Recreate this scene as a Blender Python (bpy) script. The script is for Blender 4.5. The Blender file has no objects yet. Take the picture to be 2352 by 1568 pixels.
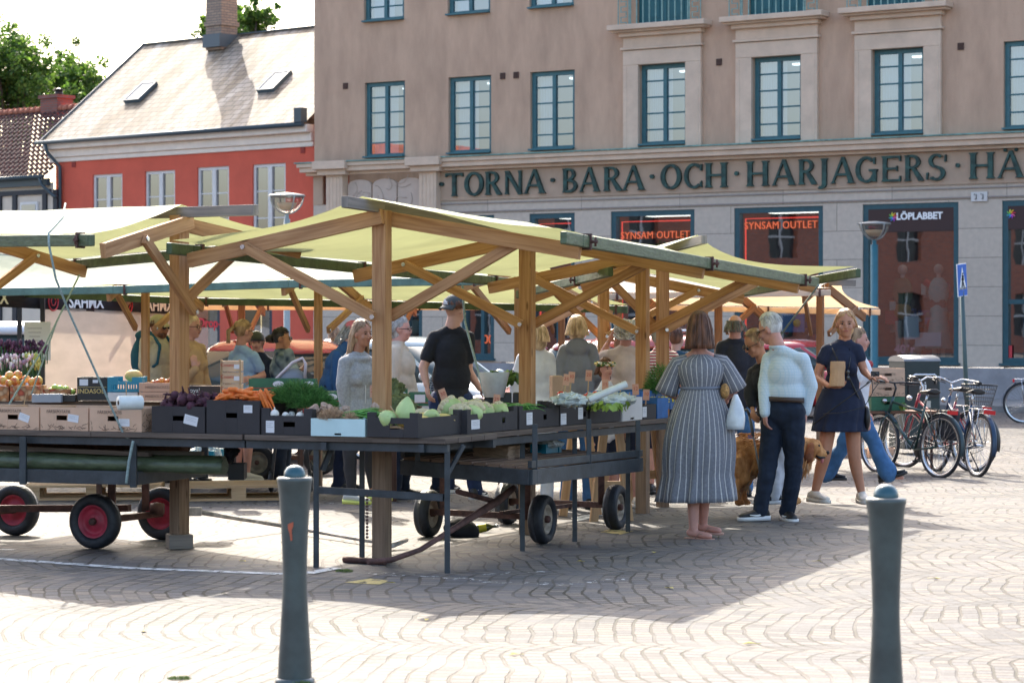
import bpy, bmesh, math, random
from mathutils import Vector, Matrix, noise as mnoise
from math import sin, cos, pi, radians, sqrt, atan2, exp
random.seed(7)
SC = bpy.context.scene
COL = SC.collection
V = Vector

# ---------------------------------------------------------------- camera
FPX, CX, HY, EYE = 5550.0, 1176.0, 738.0, 1.587
cam = bpy.data.cameras.new("camera"); camo = bpy.data.objects.new("camera", cam)
COL.objects.link(camo); SC.camera = camo
camo.location = (0, 0, EYE); camo.rotation_euler = (radians(90), 0, 0)
cam.sensor_width = 36; cam.lens = 36 * FPX / 2352.0
cam.shift_y = -(784 - HY) / 2352.0
cam.clip_end = 2000; cam.clip_start = 0.1
cam.dof.use_dof = True; cam.dof.focus_distance = 19.5; cam.dof.aperture_fstop = 5.6

# ---------------------------------------------------------------- light
SUN_DIR = V((-0.165, 0.75, 0.64)).normalized()        # towards the sun
w = bpy.data.worlds.new("World"); SC.world = w; w.use_nodes = True
nt = w.node_tree; bg = nt.nodes["Background"]
sky = nt.nodes.new("ShaderNodeTexSky"); sky.sky_type = 'NISHITA'; sky.sun_disc = False
sky.sun_elevation = math.asin(SUN_DIR.z); sky.sun_rotation = atan2(SUN_DIR.x, SUN_DIR.y)
sky.air_density = 1.0; sky.dust_density = 4.0; sky.ozone_density = 0.6
nt.links.new(sky.outputs[0], bg.inputs[0]); bg.inputs[1].default_value = 0.15
sl = bpy.data.lights.new("sun", 'SUN'); so = bpy.data.objects.new("sun", sl); COL.objects.link(so)
sl.energy = 2.35; sl.angle = radians(0.5); sl.color = (1.0, 0.92, 0.78)
so.rotation_euler = SUN_DIR.to_track_quat('Z', 'Y').to_euler(); so.location = (0, 0, 30)
SC.view_settings.view_transform = 'Standard'; SC.view_settings.look = 'None'
SC.view_settings.exposure = 1.76; SC.view_settings.gamma = 1.0
SC.render.engine = 'CYCLES'
SC.cycles.max_bounces = 7; SC.cycles.transparent_max_bounces = 12; SC.cycles.caustics_reflective = False; SC.cycles.caustics_refractive = False
SC.cycles.sample_clamp_indirect = 6

# ---------------------------------------------------------------- helpers
def smooth(t): t = max(0, min(1, t)); return t*t*(3-2*t)
def G(y, x=0): return -0.16 * smooth((y - 15.0) / 11.0)
def W(px, py, d): return V(((px-CX)/FPX*d, d, EYE + (HY-py)/FPX*d))
def Wx(px, d, z): return V(((px-CX)/FPX*d, d, z))
def Wg(px, py):
    d = 15.0
    for _ in range(30): d = (EYE - G(d)) * FPX / max(8, (py-HY))
    return V(((px-CX)/FPX*d, d, G(d)))
def along(P, D, px):
    k = (px-CX)/FPX
    return (P[0] - k*P[1]) / (k*D[1] - D[0])

_m = {}
def M(name, col, rough=.65, metal=0., var=0., vs=6., bump=0., bs=60., stretch=(1,1,1), spec=.5, col2=None, emit=None, uv=False, detail=4., coat=0.):
    if name in _m: return _m[name]
    m = bpy.data.materials.new(name); m.use_nodes = True; n = m.node_tree.nodes; L = m.node_tree.links
    b = n["Principled BSDF"]; b.inputs["Roughness"].default_value = rough; b.inputs["Metallic"].default_value = metal
    b.inputs["Specular IOR Level"].default_value = spec
    b.inputs["Coat Weight"].default_value = coat
    b.inputs["Base Color"].default_value = (*col, 1)
    if var or bump or col2:
        tc = n.new("ShaderNodeTexCoord"); mp = n.new("ShaderNodeMapping"); mp.inputs[3].default_value = stretch
        L.new(tc.outputs['UV' if uv else 'Object'], mp.inputs[0])
        if var or col2:
            nz = n.new("ShaderNodeTexNoise"); nz.inputs['Scale'].default_value = vs; nz.inputs['Detail'].default_value = detail; nz.inputs['Roughness'].default_value = .62
            L.new(mp.outputs[0], nz.inputs[0])
            r = n.new("ShaderNodeValToRGB"); r.color_ramp.elements[0].position = .33; r.color_ramp.elements[1].position = .68
            c2 = col2 or tuple(min(1, c*(1+var)) for c in col); c1 = tuple(c*(1-var) for c in col)
            r.color_ramp.elements[0].color = (*c1, 1); r.color_ramp.elements[1].color = (*c2, 1)
            L.new(nz.outputs[0], r.inputs[0]); L.new(r.outputs[0], b.inputs["Base Color"])
        if bump:
            nb = n.new("ShaderNodeTexNoise"); nb.inputs['Scale'].default_value = bs; nb.inputs['Detail'].default_value = 5
            L.new(mp.outputs[0], nb.inputs[0])
            bp = n.new("ShaderNodeBump"); bp.inputs['Strength'].default_value = bump; bp.inputs['Distance'].default_value = .01
            L.new(nb.outputs[0], bp.inputs['Height']); L.new(bp.outputs[0], b.inputs['Normal'])
    if emit: b.inputs["Emission Color"].default_value = (*emit[0], 1); b.inputs["Emission Strength"].default_value = emit[1]
    _m[name] = m; return m
def nodes(m): return m.node_tree.nodes, m.node_tree.links, m.node_tree.nodes["Principled BSDF"]

class MB:
    def __init__(s): s.v = []; s.f = []; s.uv = []; s.mi = []; s.m = 0; s.sm = []
    def face(s, idx, uv=None, sm=False):
        s.f.append(idx); s.uv.append(uv); s.mi.append(s.m); s.sm.append(sm)
    def pts(s, ps):
        a = len(s.v); s.v += [tuple(p) for p in ps]; return a
    def quad(s, a, b, c, d, uv=((0,0),(1,0),(1,1),(0,1))):
        i = s.pts((a, b, c, d)); s.face((i, i+1, i+2, i+3), uv)
    def box(s, c, sz, R=None):
        hx, hy, hz = sz[0]/2, sz[1]/2, sz[2]/2; c = V(c)
        ps = [V((x, y, z)) for z in (-hz, hz) for (x, y) in ((-hx,-hy),(hx,-hy),(hx,hy),(-hx,hy))]
        if R is not None: ps = [R @ p for p in ps]
        i = s.pts([c+p for p in ps]); L = max(sz)
        o = random.random()*7
        for q in ((0,3,2,1),(4,5,6,7),(0,1,5,4),(1,2,6,5),(2,3,7,6),(3,0,4,7)):
            P0, P1, P3 = V(s.v[i+q[0]]), V(s.v[i+q[1]]), V(s.v[i+q[3]])
            a, b = (P1-P0).length, (P3-P0).length
            if a >= b: uv = ((o,0),(o+a,0),(o+a,b),(o,b))
            else: uv = ((o,0),(o,a),(o+b,a),(o+b,0))
            s.face(tuple(i+k for k in q), uv)
    def beam(s, p0, p1, w=.05, h=.1, up=(0,0,1)):
        p0, p1 = V(p0), V(p1); x = (p1-p0); L = x.length; x.normalize(); up = V(up)
        y = up.cross(x)
        if y.length < 1e-4: y = V((1,0,0)).cross(x)
        y.normalize(); z = x.cross(y)
        R = Matrix((x, y, z)).transposed()
        s.box((p0+p1)/2, (L, w, h), R)
    def ring(s, c, ax, ay, n, f=None):
        return s.pts([V(c) + V(ax)*cos(2*pi*k/n)*(f(k/n) if f else 1) + V(ay)*sin(2*pi*k/n)*(f(k/n) if f else 1) for k in range(n)])
    def loft(s, rings, n, cap=True, uvs=None):
        for j in range(len(rings)-1):
            a, b = rings[j], rings[j+1]
            for k in range(n):
                k2 = (k+1) % n
                u0, u1 = k/n, (k+1)/n; v0, v1 = (uvs[j], uvs[j+1]) if uvs else (j, j+1)
                s.face((a+k, a+k2, b+k2, b+k), ((u0,v0),(u1,v0),(u1,v1),(u0,v1)), True)
        if cap:
            s.face(tuple(rings[0]+k for k in reversed(range(n)))); s.face(tuple(rings[-1]+k for k in range(n)))
    def tube(s, pts, r, n=8, cap=True):
        pts = [V(p) for p in pts]; rr = []; pv = None; Ls = 0; uvs = []
        for i, p in enumerate(pts):
            t = (pts[min(i+1, len(pts)-1)] - pts[max(i-1, 0)])
            if t.length < 1e-7: t = V((0,0,1))
            t.normalize()
            if pv is None:
                a = t.cross(V((0,0,1)));
                if a.length < .05: a = t.cross(V((1,0,0)))
            else: a = pv - t*pv.dot(t)
            a.normalize(); pv = a; b = t.cross(a)
            ri = r[i] if isinstance(r, (list, tuple)) else r
            rr.append(s.ring(p, a*ri, b*ri, n))
            if i: Ls += (p-pts[i-1]).length
            uvs.append(Ls)
        s.loft(rr, n, cap, uvs)
    def caps(s, p0, p1, r0, r1, n=10):
        p0, p1 = V(p0), V(p1); t = p1-p0
        if t.length < 1e-5: t = V((0,0,.001))
        t = t.normalized(); P = []; R = []
        for a in (85, 55, 28): P.append(p0 - t*r0*sin(radians(a))); R.append(r0*cos(radians(a)))
        P += [p0, p1]; R += [r0, r1]
        for a in (28, 55, 85): P.append(p1 + t*r1*sin(radians(a))); R.append(r1*cos(radians(a)))
        s.tube(P, R, n)
    def chain(s, pts, rs, n=10):
        for i in range(len(pts)-1): s.caps(pts[i], pts[i+1], rs[i], rs[i+1], n)
    def ell(s, c, ax, ay, az, n=14, m=9, f=None):
        c, ax, ay, az = V(c), V(ax), V(ay), V(az); rr = []
        for j in range(m):
            th = pi*(j+.35)/(m-.3); z = -cos(th); q = sin(th)
            rr.append(s.ring(c+az*z, ax*q, ay*q, n, f))
        s.loft(rr, n)
    def sph(s, c, r, n=12, m=8):
        s.ell(c, (r,0,0), (0,r,0), (0,0,r), n, m)
    def lathe(s, prof, c=(0,0,0), ax=(0,0,1), n=24, cap=False):
        ax = V(ax).normalized(); a = ax.cross(V((0,0,1)))
        if a.length < .05: a = ax.cross(V((1,0,0)))
        a.normalize(); b = ax.cross(a)
        rr = [s.ring(V(c)+ax*z, a*r, b*r, n) for r, z in prof]
        s.loft(rr, n, cap)
    def prism(s, poly, T, depth, z0=0):
        """poly in 2D (x,z) -> T maps (x,y,z); front at y=z0-depth"""
        n = len(poly)
        a = s.pts([T(x, z0-depth, z) for x, z in poly]); b = s.pts([T(x, z0, z) for x, z in poly])
        s.face(tuple(range(a, a+n))); s.face(tuple(reversed(range(b, b+n))))
        for k in range(n):
            k2 = (k+1) % n; s.face((b+k, b+k2, a+k2, a+k))
    def build(s, name, mats, parent=None, world=False, bevel=0, flat=False):
        if not isinstance(mats, (list, tuple)): mats = [mats]
        me = bpy.data.meshes.new(name)
        vs = s.v
        if world and parent is not None:
            o = parent.location; inv = Matrix.Rotation(-parent.rotation_euler.z, 3, 'Z')
            vs = [tuple(inv @ (V(p)-o)) for p in s.v]
        me.from_pydata(vs, [], s.f)
        for m in mats: me.materials.append(m)
        me.polygons.foreach_set('material_index', s.mi)
        me.polygons.foreach_set('use_smooth', [False]*len(s.f) if flat else s.sm)
        if any(u for u in s.uv):
            ul = me.uv_layers.new(name='UVMap')
            fl = []
            for p, u in zip(me.polygons, s.uv):
                for k in range(p.loop_total): fl += (u[k] if u and k < len(u) else (0, 0))
            ul.data.foreach_set('uv', fl)
        me.update()
        ob = bpy.data.objects.new(name, me); COL.objects.link(ob)
        if parent is not None: ob.parent = parent
        if bevel:
            bv = ob.modifiers.new('bevel', 'BEVEL'); bv.width = bevel; bv.segments = 2; bv.limit_method = 'ANGLE'
        return ob

def tag(o, label=None, cat=None, group=None, kind=None):
    if label: o['label'] = label
    if cat: o['category'] = cat
    if group: o['group'] = group
    if kind: o['kind'] = kind
    return o
def thing(name, label, cat, loc=(0,0,0), rz=0, group=None):
    o = bpy.data.objects.new(name, None); COL.objects.link(o); o.empty_display_size = .1
    o.location = loc; o.rotation_euler = (0, 0, rz); return tag(o, label, cat, group)
KIDS = {}
def copy_tree(o, label=None, loc=None, rz=None, rot=None):
    def rec(o, par):
        c = o.copy(); COL.objects.link(c)
        if par is not None: c.parent = par
        for ch in list(o.children): rec(ch, c)
        return c
    c = rec(o, None)
    if label: c['label'] = label
    if loc is not None: c.location = loc
    if rz is not None: c.rotation_euler = (0, 0, rz)
    if rot is not None: c.rotation_euler = rot
    return c
def vox(mb, name, mats, parent, size=.011, world=True, disp=0, dscale=.12, sm=4, tex='CLOUDS'):
    ob = mb.build(name, mats, parent, world)
    r = ob.modifiers.new('remesh', 'REMESH'); r.mode = 'VOXEL'; r.voxel_size = size; r.use_smooth_shade = True
    if sm: q = ob.modifiers.new('smooth', 'SMOOTH'); q.factor = .5; q.iterations = sm
    if disp:
        key = 'folds%g' % dscale
        t = bpy.data.textures.get(key) or bpy.data.textures.new(key, tex)
        t.noise_scale = dscale
        d = ob.modifiers.new('folds', 'DISPLACE'); d.texture = t; d.texture_coords = 'GLOBAL'; d.strength = disp; d.mid_level = .5
    return ob
def text(s, size, mat, parent, T, name='lettering', ext=.002, align='CENTER', mirror=False, font=None, space=1., bold=0, sx=1.):
    """T: 4x4 matrix, text lies in its local xy plane"""
    cu = bpy.data.curves.new(name, 'FONT'); cu.body = s; cu.size = size; cu.align_x = align; cu.align_y = 'CENTER'
    cu.extrude = ext; cu.space_character = space; cu.resolution_u = 3; cu.offset = bold
    ob = bpy.data.objects.new('tmp', cu); COL.objects.link(ob)
    me = bpy.data.meshes.new_from_object(ob.evaluated_get(bpy.context.evaluated_depsgraph_get()))
    bpy.data.objects.remove(ob); me.name = name
    me.transform(T @ Matrix.Diagonal(((-sx if mirror else sx), 1, 1, 1)))
    me.materials.clear(); me.materials.append(mat)
    o2 = bpy.data.objects.new(name, me); COL.objects.link(o2)
    if parent is not None: o2.parent = parent
    return o2
def TM(loc, ry=0):   # text standing upright facing local -Y
    return Matrix.Translation(loc) @ Matrix.Rotation(ry, 4, 'Z') @ Matrix.Rotation(pi/2, 4, 'X')

# ---------------------------------------------------------------- materials
def wood_mat(name, c1, c2, rough=.7, sx=2.2, sy=38, knots=True):
    m = M(name, c1, rough, spec=.3); n, L, b = nodes(m)
    tc = n.new("ShaderNodeTexCoord"); mp = n.new("ShaderNodeMapping"); mp.inputs[3].default_value = (sx, sy, 1)
    L.new(tc.outputs['UV'], mp.inputs[0]); nz = n.new("ShaderNodeTexNoise"); nz.inputs['Scale'].default_value = 1.0
    nz.inputs['Detail'].default_value = 6; nz.inputs['Distortion'].default_value = .6; L.new(mp.outputs[0], nz.inputs[0])
    r = n.new("ShaderNodeValToRGB"); r.color_ramp.elements[0].position = .3; r.color_ramp.elements[1].position = .7
    r.color_ramp.elements[0].color = (*c1, 1); r.color_ramp.elements[1].color = (*c2, 1); L.new(nz.outputs[0], r.inputs[0])
    # large weathering
    n2 = n.new("ShaderNodeTexNoise"); n2.inputs['Scale'].default_value = 1.7; n2.inputs['Detail'].default_value = 3
    L.new(tc.outputs['Object'], n2.inputs[0])
    mx = n.new("ShaderNodeMix"); mx.data_type = 'RGBA'; mx.blend_type = 'MULTIPLY'; mx.inputs[0].default_value = .4
    L.new(r.outputs[0], mx.inputs[6]); L.new(n2.outputs[0], mx.inputs[7])
    out = mx.outputs[2]
    if knots:
        mk = n.new("ShaderNodeMapping"); mk.inputs[3].default_value = (3.1, 11, 1); L.new(tc.outputs['UV'], mk.inputs[0])
        vo = n.new("ShaderNodeTexVoronoi"); vo.inputs['Scale'].default_value = 1; L.new(mk.outputs[0], vo.inputs[0])
        rk = n.new("ShaderNodeValToRGB"); rk.color_ramp.elements[0].position = .06; rk.color_ramp.elements[1].position = .14
        rk.color_ramp.elements[0].color = (.25,.2,.15,1); rk.color_ramp.elements[1].color = (1,1,1,1); L.new(vo.outputs[0], rk.inputs[0])
        m2 = n.new("ShaderNodeMix"); m2.data_type = 'RGBA'; m2.blend_type = 'MULTIPLY'; m2.inputs[0].default_value = .8
        L.new(out, m2.inputs[6]); L.new(rk.outputs[0], m2.inputs[7]); out = m2.outputs[2]
    L.new(out, b.inputs['Base Color'])
    bp = n.new("ShaderNodeBump"); bp.inputs['Strength'].default_value = .25; bp.inputs['Distance'].default_value = .004
    L.new(nz.outputs[0], bp.inputs['Height']); L.new(bp.outputs[0], b.inputs['Normal'])
    return m
WOOD = wood_mat('stained pine', (.43,.20,.085), (.69,.385,.185))
WOODL = wood_mat('pale pine', (.50,.28,.14), (.68,.43,.23))
WOODG = wood_mat('grey weathered wood', (.22,.19,.165), (.36,.31,.27), .85)
WOODT = wood_mat('table plank', (.10,.075,.06), (.22,.165,.13), .75)
WOODB = wood_mat('dark brown pole', (.06,.028,.018), (.13,.065,.04), .7)
PALLET = wood_mat('pallet wood', (.55,.34,.17), (.78,.55,.32), .8)
STEEL = M('painted steel', (.035,.042,.048), .5, var=.35, vs=9, bump=.15)
RUST = M('rusty steel', (.10,.045,.035), .75, var=.5, vs=14, bump=.3)
BLKM = M('black metal', (.02,.02,.022), .4)
CHROME = M('brushed metal', (.62,.63,.65), .25, metal=1)
RUBBER = M('tyre rubber', (.018,.02,.026), .55, var=.3, vs=18, bump=.5, bs=45)
def canvas_mat(name, dif, tr, rough=.8, mixf=.45):
    m = M(name, dif, rough); n, L, b = nodes(m); out = n["Material Output"]
    tc = n.new("ShaderNodeTexCoord"); nz = n.new("ShaderNodeTexNoise"); nz.inputs['Scale'].default_value = 2.2; nz.inputs['Detail'].default_value = 5
    mp = n.new("ShaderNodeMapping"); mp.inputs[3].default_value = (1, 1, 3); L.new(tc.outputs['Object'], mp.inputs[0]); L.new(mp.outputs[0], nz.inputs[0])
    def ramp(c):
        r = n.new("ShaderNodeValToRGB"); r.color_ramp.elements[0].position = .3; r.color_ramp.elements[1].position = .7
        r.color_ramp.elements[0].color = (*[k*.82 for k in c], 1); r.color_ramp.elements[1].color = (*c, 1); L.new(nz.outputs[0], r.inputs[0]); return r
    L.new(ramp(dif).outputs[0], b.inputs['Base Color'])
    t = n.new("ShaderNodeBsdfTranslucent"); L.new(ramp(tr).outputs[0], t.inputs[0])
    mx = n.new("ShaderNodeMixShader"); mx.inputs[0].default_value = mixf
    L.new(b.outputs[0], mx.inputs[1]); L.new(t.outputs[0], mx.inputs[2]); L.new(mx.outputs[0], out.inputs[0])
    nb = n.new("ShaderNodeTexNoise"); nb.inputs['Scale'].default_value = 5; L.new(tc.outputs['Object'], nb.inputs[0])
    bp = n.new("ShaderNodeBump"); bp.inputs['Strength'].default_value = .5; bp.inputs['Distance'].default_value = .02
    L.new(nb.outputs[0], bp.inputs['Height']); L.new(bp.outputs[0], b.inputs['Normal'])
    return m
CANVAS = canvas_mat('green canvas', (.47,.50,.35), (.56,.58,.27), .75, .28)
CREAM = canvas_mat('cream canvas', (.80,.72,.60), (.85,.62,.38), .8, .4)
HEM = M('green tarpaulin hem', (.095,.125,.065), .5, var=.3, vs=10, bump=.5, bs=18, stretch=(1,1,3))
HEMD = M('dark green tarpaulin hem', (.055,.085,.035), .5, var=.35, vs=10, bump=.5, bs=18)
# ---------------------------------------------------------------- ground
def cobble():
    m = M('granite setts', (.3,.27,.25), .72, spec=.4); n, L, b = nodes(m)
    def nd(t, **k):
        x = n.new(t)
        for a, v in k.items(): setattr(x, a, v)
        return x
    def mt(op, a, c=None, d=None):
        x = nd("ShaderNodeMath", operation=op)
        for i, q in enumerate((a, c, d)):
            if q is None: continue
            if isinstance(q, (int, float)): x.inputs[i].default_value = q
            else: L.new(q, x.inputs[i])
        return x.outputs[0]
    tc = nd("ShaderNodeTexCoord"); rot = nd("ShaderNodeMapping"); rot.inputs[2].default_value = (0, 0, radians(4)); L.new(tc.outputs['Object'], rot.inputs[0])
    wn = nd("ShaderNodeTexNoise"); wn.inputs['Scale'].default_value = 2.3; wn.inputs['Detail'].default_value = 2; L.new(rot.outputs[0], wn.inputs[0])
    wsub = nd("ShaderNodeVectorMath", operation='SUBTRACT'); L.new(wn.outputs['Color'], wsub.inputs[0]); wsub.inputs[1].default_value = (.5,.5,.5)
    wsc = nd("ShaderNodeVectorMath", operation='SCALE'); L.new(wsub.outputs[0], wsc.inputs[0]); wsc.inputs['Scale'].default_value = .09
    wad = nd("ShaderNodeVectorMath", operation='ADD'); L.new(rot.outputs[0], wad.inputs[0]); L.new(wsc.outputs[0], wad.inputs[1])
    w3 = nd("ShaderNodeTexNoise"); w3.inputs['Scale'].default_value = .4; L.new(rot.outputs[0], w3.inputs[0]); s3 = nd("ShaderNodeVectorMath", operation='SCALE'); L.new(w3.outputs['Color'], s3.inputs[0]); s3.inputs['Scale'].default_value = .9; a3 = nd("ShaderNodeVectorMath", operation='ADD'); L.new(wad.outputs[0], a3.inputs[0]); L.new(s3.outputs[0], a3.inputs[1]); sx = nd("ShaderNodeSeparateXYZ"); L.new(a3.outputs[0], sx.inputs[0]); X, Y = sx.outputs[0], sx.outputs[1]
    fr = mt('FRACT', mt('DIVIDE', Y, 1.75)); q = mt('SUBTRACT', mt('MULTIPLY', fr, 2.0), 1.0)
    arc = mt('MULTIPLY', mt('SQRT', mt('MAXIMUM', mt('SUBTRACT', 1.0, mt('MULTIPLY', mt('MULTIPLY', q, q), .93)), 0.0)), .25)
    xa = mt('ADD', X, arc)
    cb = nd("ShaderNodeCombineXYZ"); L.new(Y, cb.inputs[0]); L.new(xa, cb.inputs[1])
    br = nd("ShaderNodeTexBrick"); L.new(cb.outputs[0], br.inputs[0]); br.inputs['Scale'].default_value = 1
    br.inputs['Brick Width'].default_value = .105; br.inputs['Row Height'].default_value = .105; br.inputs['Mortar Size'].default_value = .0105
    br.inputs['Mortar Smooth'].default_value = .35; br.inputs['Bias'].default_value = 0
    br.inputs['Color1'].default_value = (0,0,0,1); br.inputs['Color2'].default_value = (1,1,1,1); br.inputs['Mortar'].default_value = (.5,.5,.5,1)
    rp = nd("ShaderNodeValToRGB"); e = rp.color_ramp.elements; e[0].color = (.09,.087,.088,1); e[1].color = (.215,.19,.165,1)
    x = e.new(.35); x.color = (.135,.135,.142,1); x = e.new(.7); x.color = (.17,.152,.135,1); L.new(br.outputs['Color'], rp.inputs[0])
    big = nd("ShaderNodeTexNoise"); big.inputs['Scale'].default_value = .55; big.inputs['Detail'].default_value = 6; L.new(tc.outputs['Object'], big.inputs[0])
    rb = nd("ShaderNodeValToRGB"); rb.color_ramp.elements[0].position = .3; rb.color_ramp.elements[1].position = .72
    rb.color_ramp.elements[0].color = (.72,.74,.76,1); rb.color_ramp.elements[1].color = (1.1,1.06,1.02,1); L.new(big.outputs[0], rb.inputs[0])
    fi = nd("ShaderNodeTexNoise"); fi.inputs['Scale'].default_value = 42; fi.inputs['Detail'].default_value = 4; L.new(tc.outputs['Object'], fi.inputs[0])
    rf = nd("ShaderNodeValToRGB"); rf.color_ramp.elements[0].position = .25; rf.color_ramp.elements[1].position = .75
    rf.color_ramp.elements[0].color = (.75,.75,.75,1); rf.color_ramp.elements[1].color = (1.12,1.12,1.12,1); L.new(fi.outputs[0], rf.inputs[0])
    def mul(a, c):
        x = nd("ShaderNodeMix", data_type='RGBA', blend_type='MULTIPLY'); x.inputs[0].default_value = 1; L.new(a, x.inputs[6]); L.new(c, x.inputs[7]); return x.outputs[2]
    c = mul(mul(rp.outputs[0], rb.outputs[0]), rf.outputs[0])
    # patchy joints: sand filled in places, dark moss in others
    jn = nd("ShaderNodeTexNoise"); jn.inputs['Scale'].default_value = 1.9; jn.inputs['Detail'].default_value = 5; L.new(tc.outputs['Object'], jn.inputs[0])
    rj = nd("ShaderNodeValToRGB"); rj.color_ramp.elements[0].position = .42; rj.color_ramp.elements[1].position = .6
    rj.color_ramp.elements[0].color = (.022,.02,.012,1); rj.color_ramp.elements[1].color = (.055,.045,.036,1); L.new(jn.outputs[0], rj.inputs[0])
    mx = nd("ShaderNodeMix", data_type='RGBA'); L.new(br.outputs['Fac'], mx.inputs[0]); L.new(c, mx.inputs[6]); L.new(rj.outputs[0], mx.inputs[7])
    jf = nd("ShaderNodeMapRange"); jf.inputs[1].default_value = .38; jf.inputs[2].default_value = .56; jf.inputs[3].default_value = .25; L.new(wn.outputs[0], jf.inputs[0]); JN = mt('MULTIPLY', br.outputs['Fac'], jf.outputs[0]); L.new(JN, mx.inputs[0])
    L.new(mx.outputs[2], b.inputs['Base Color'])
    h = mt('ADD', mt('MULTIPLY', mt('SUBTRACT', 1.0, JN), 1.0), mt('MULTIPLY', fi.outputs[0], .35))
    h = mt('ADD', h, mt('MULTIPLY', br.outputs['Color'], .25))
    bp = nd("ShaderNodeBump"); bp.inputs['Strength'].default_value = .8; bp.inputs['Distance'].default_value = .014
    L.new(h, bp.inputs['Height']); L.new(bp.outputs[0], b.inputs['Normal'])
    return m
COB = cobble()
gm = MB(); ys = [-400, -120, -40, -10, 0, 6, 9, 11, 13, 14, 15, 15.5] + [16+.4*i for i in range(27)] + [27.5, 30, 40, 60, 100, 200, 600]
xs = [-600, -100, -30, -12, -5, 0, 5, 12, 30, 100, 600]
ids = gm.pts([(x, y, G(y)) for y in ys for x in xs])
for j in range(len(ys)-1):
    for i in range(len(xs)-1):
        a = j*len(xs)+i; gm.face((a, a+1, a+1+len(xs), a+len(xs)), None, True)
tag(gm.build('ground', COB), kind='structure')
# painted lines and pavers on the ground
PAINT = M('worn road paint', (.62,.62,.60), .7, var=.25, vs=25, detail=6)
OCHRE = M('ochre floor paint', (.50,.38,.14), .8, var=.3, vs=30)
def worn(m, thr, sc):
    n, L, b = nodes(m); out = n["Material Output"]; tc = n.new("ShaderNodeTexCoord"); nz = n.new("ShaderNodeTexNoise"); nz.inputs['Scale'].default_value = sc; nz.inputs['Detail'].default_value = 6
    L.new(tc.outputs['Object'], nz.inputs[0]); mm = n.new("ShaderNodeMath"); mm.operation = 'GREATER_THAN'; mm.inputs[1].default_value = thr; L.new(nz.outputs[0], mm.inputs[0])
    t = n.new("ShaderNodeBsdfTransparent"); mx = n.new("ShaderNodeMixShader"); L.new(mm.outputs[0], mx.inputs[0]); L.new(t.outputs[0], mx.inputs[1]); L.new(b.outputs[0], mx.inputs[2]); L.new(mx.outputs[0], out.inputs[0])
worn(PAINT, .43, 16); worn(OCHRE, .40, 14)
PAINT2 = M('nearly gone road paint', (.62,.62,.60), .7); worn(PAINT2, .60, 18)
def gpoly(pts, name, mat, lab=None, cat=None, lift=.004):
    mb = MB(); P = [Wg(*p) for p in pts]; i = mb.pts([(p.x, p.y, p.z+lift) for p in P]); mb.face(tuple(range(i, i+len(P))))
    o = mb.build(name, mat); tag(o, kind='structure'); return o
def gline(pts, wd, name, mat):
    mb = MB(); P = [Wg(*p) for p in pts]
    for i in range(len(P)-1):
        N = max(1, int((P[i+1]-P[i]).length/.3))
        for k in range(N):
            a = P[i].lerp(P[i+1], k/N); c = P[i].lerp(P[i+1], (k+1)/N)
            t = (c-a).normalized(); s = V((-t.y, t.x, 0))*wd/2
            mb.quad(*[(q.x, q.y, G(q.y)+.004) for q in (a-s, c-s, c+s, a+s)])
    return tag(mb.build(name, mat), kind='structure')
gline([(-40,1281),(300,1305),(640,1318),(705,1317),(775,1304)], .10, 'road_marking', PAINT)
gline([(-30,1261),(32,1263)], .08, 'road_marking', PAINT)
gline([(850,1316),(1060,1330),(1170,1340),(1300,1342),(1440,1330)], .12, 'road_marking', PAINT2)
gline([(1100,1322),(1170,1316),(1290,1312)], .08, 'road_marking', PAINT2)
gpoly([(790,1338),(850,1329),(892,1334),(872,1343)], 'paver', OCHRE)
gpoly([(1378,1222),(1400,1216),(1455,1220),(1425,1228)], 'paver', OCHRE)
gpoly([(1310,1189),(1365,1180),(1385,1183),(1325,1198)], 'road_marking', PAINT)
gline([(560,1160),(700,1156),(860,1158)], .07, 'road_marking', PAINT2)
# far pavement in front of the facades
FA = atan2(-.533, .846)                      # facade direction of the large building
Q0 = V((9.50, 51.5)); UD = V((.846, -.533))  # a point on its facade line, and direction to the right
t0 = along(Q0, UD, 722); O1 = Q0 + UD*t0; NO = V((-.533, -.846))
PAV = M('pavement slabs', (.24,.235,.23), .8, var=.15, vs=3, bump=.3)
KERB = M('kerb stone', (.20,.19,.18), .8, var=.2, vs=6)
mb = MB(); zg = G(60)
pv = [O1 + UD*-30, O1+UD*40, O1+UD*40+NO*4.2, O1+UD*-30+NO*4.2]
i = mb.pts([(p.x, p.y, zg+.12) for p in pv]); mb.face((i+3, i+2, i+1, i)); 
j = mb.pts([(pv[2].x, pv[2].y, zg), (pv[3].x, pv[3].y, zg)]); mb.face((i+2, i+3, j+1, j))
tag(mb.build('pavement', PAV), kind='structure')
mb = MB(); a = O1+UD*-30+NO*4.30; c = O1+UD*40+NO*4.30
mb.beam((a.x, a.y, zg+.05), (c.x, c.y, zg+.05), .19, .145); tag(mb.build('kerb', KERB), kind='structure')

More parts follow.
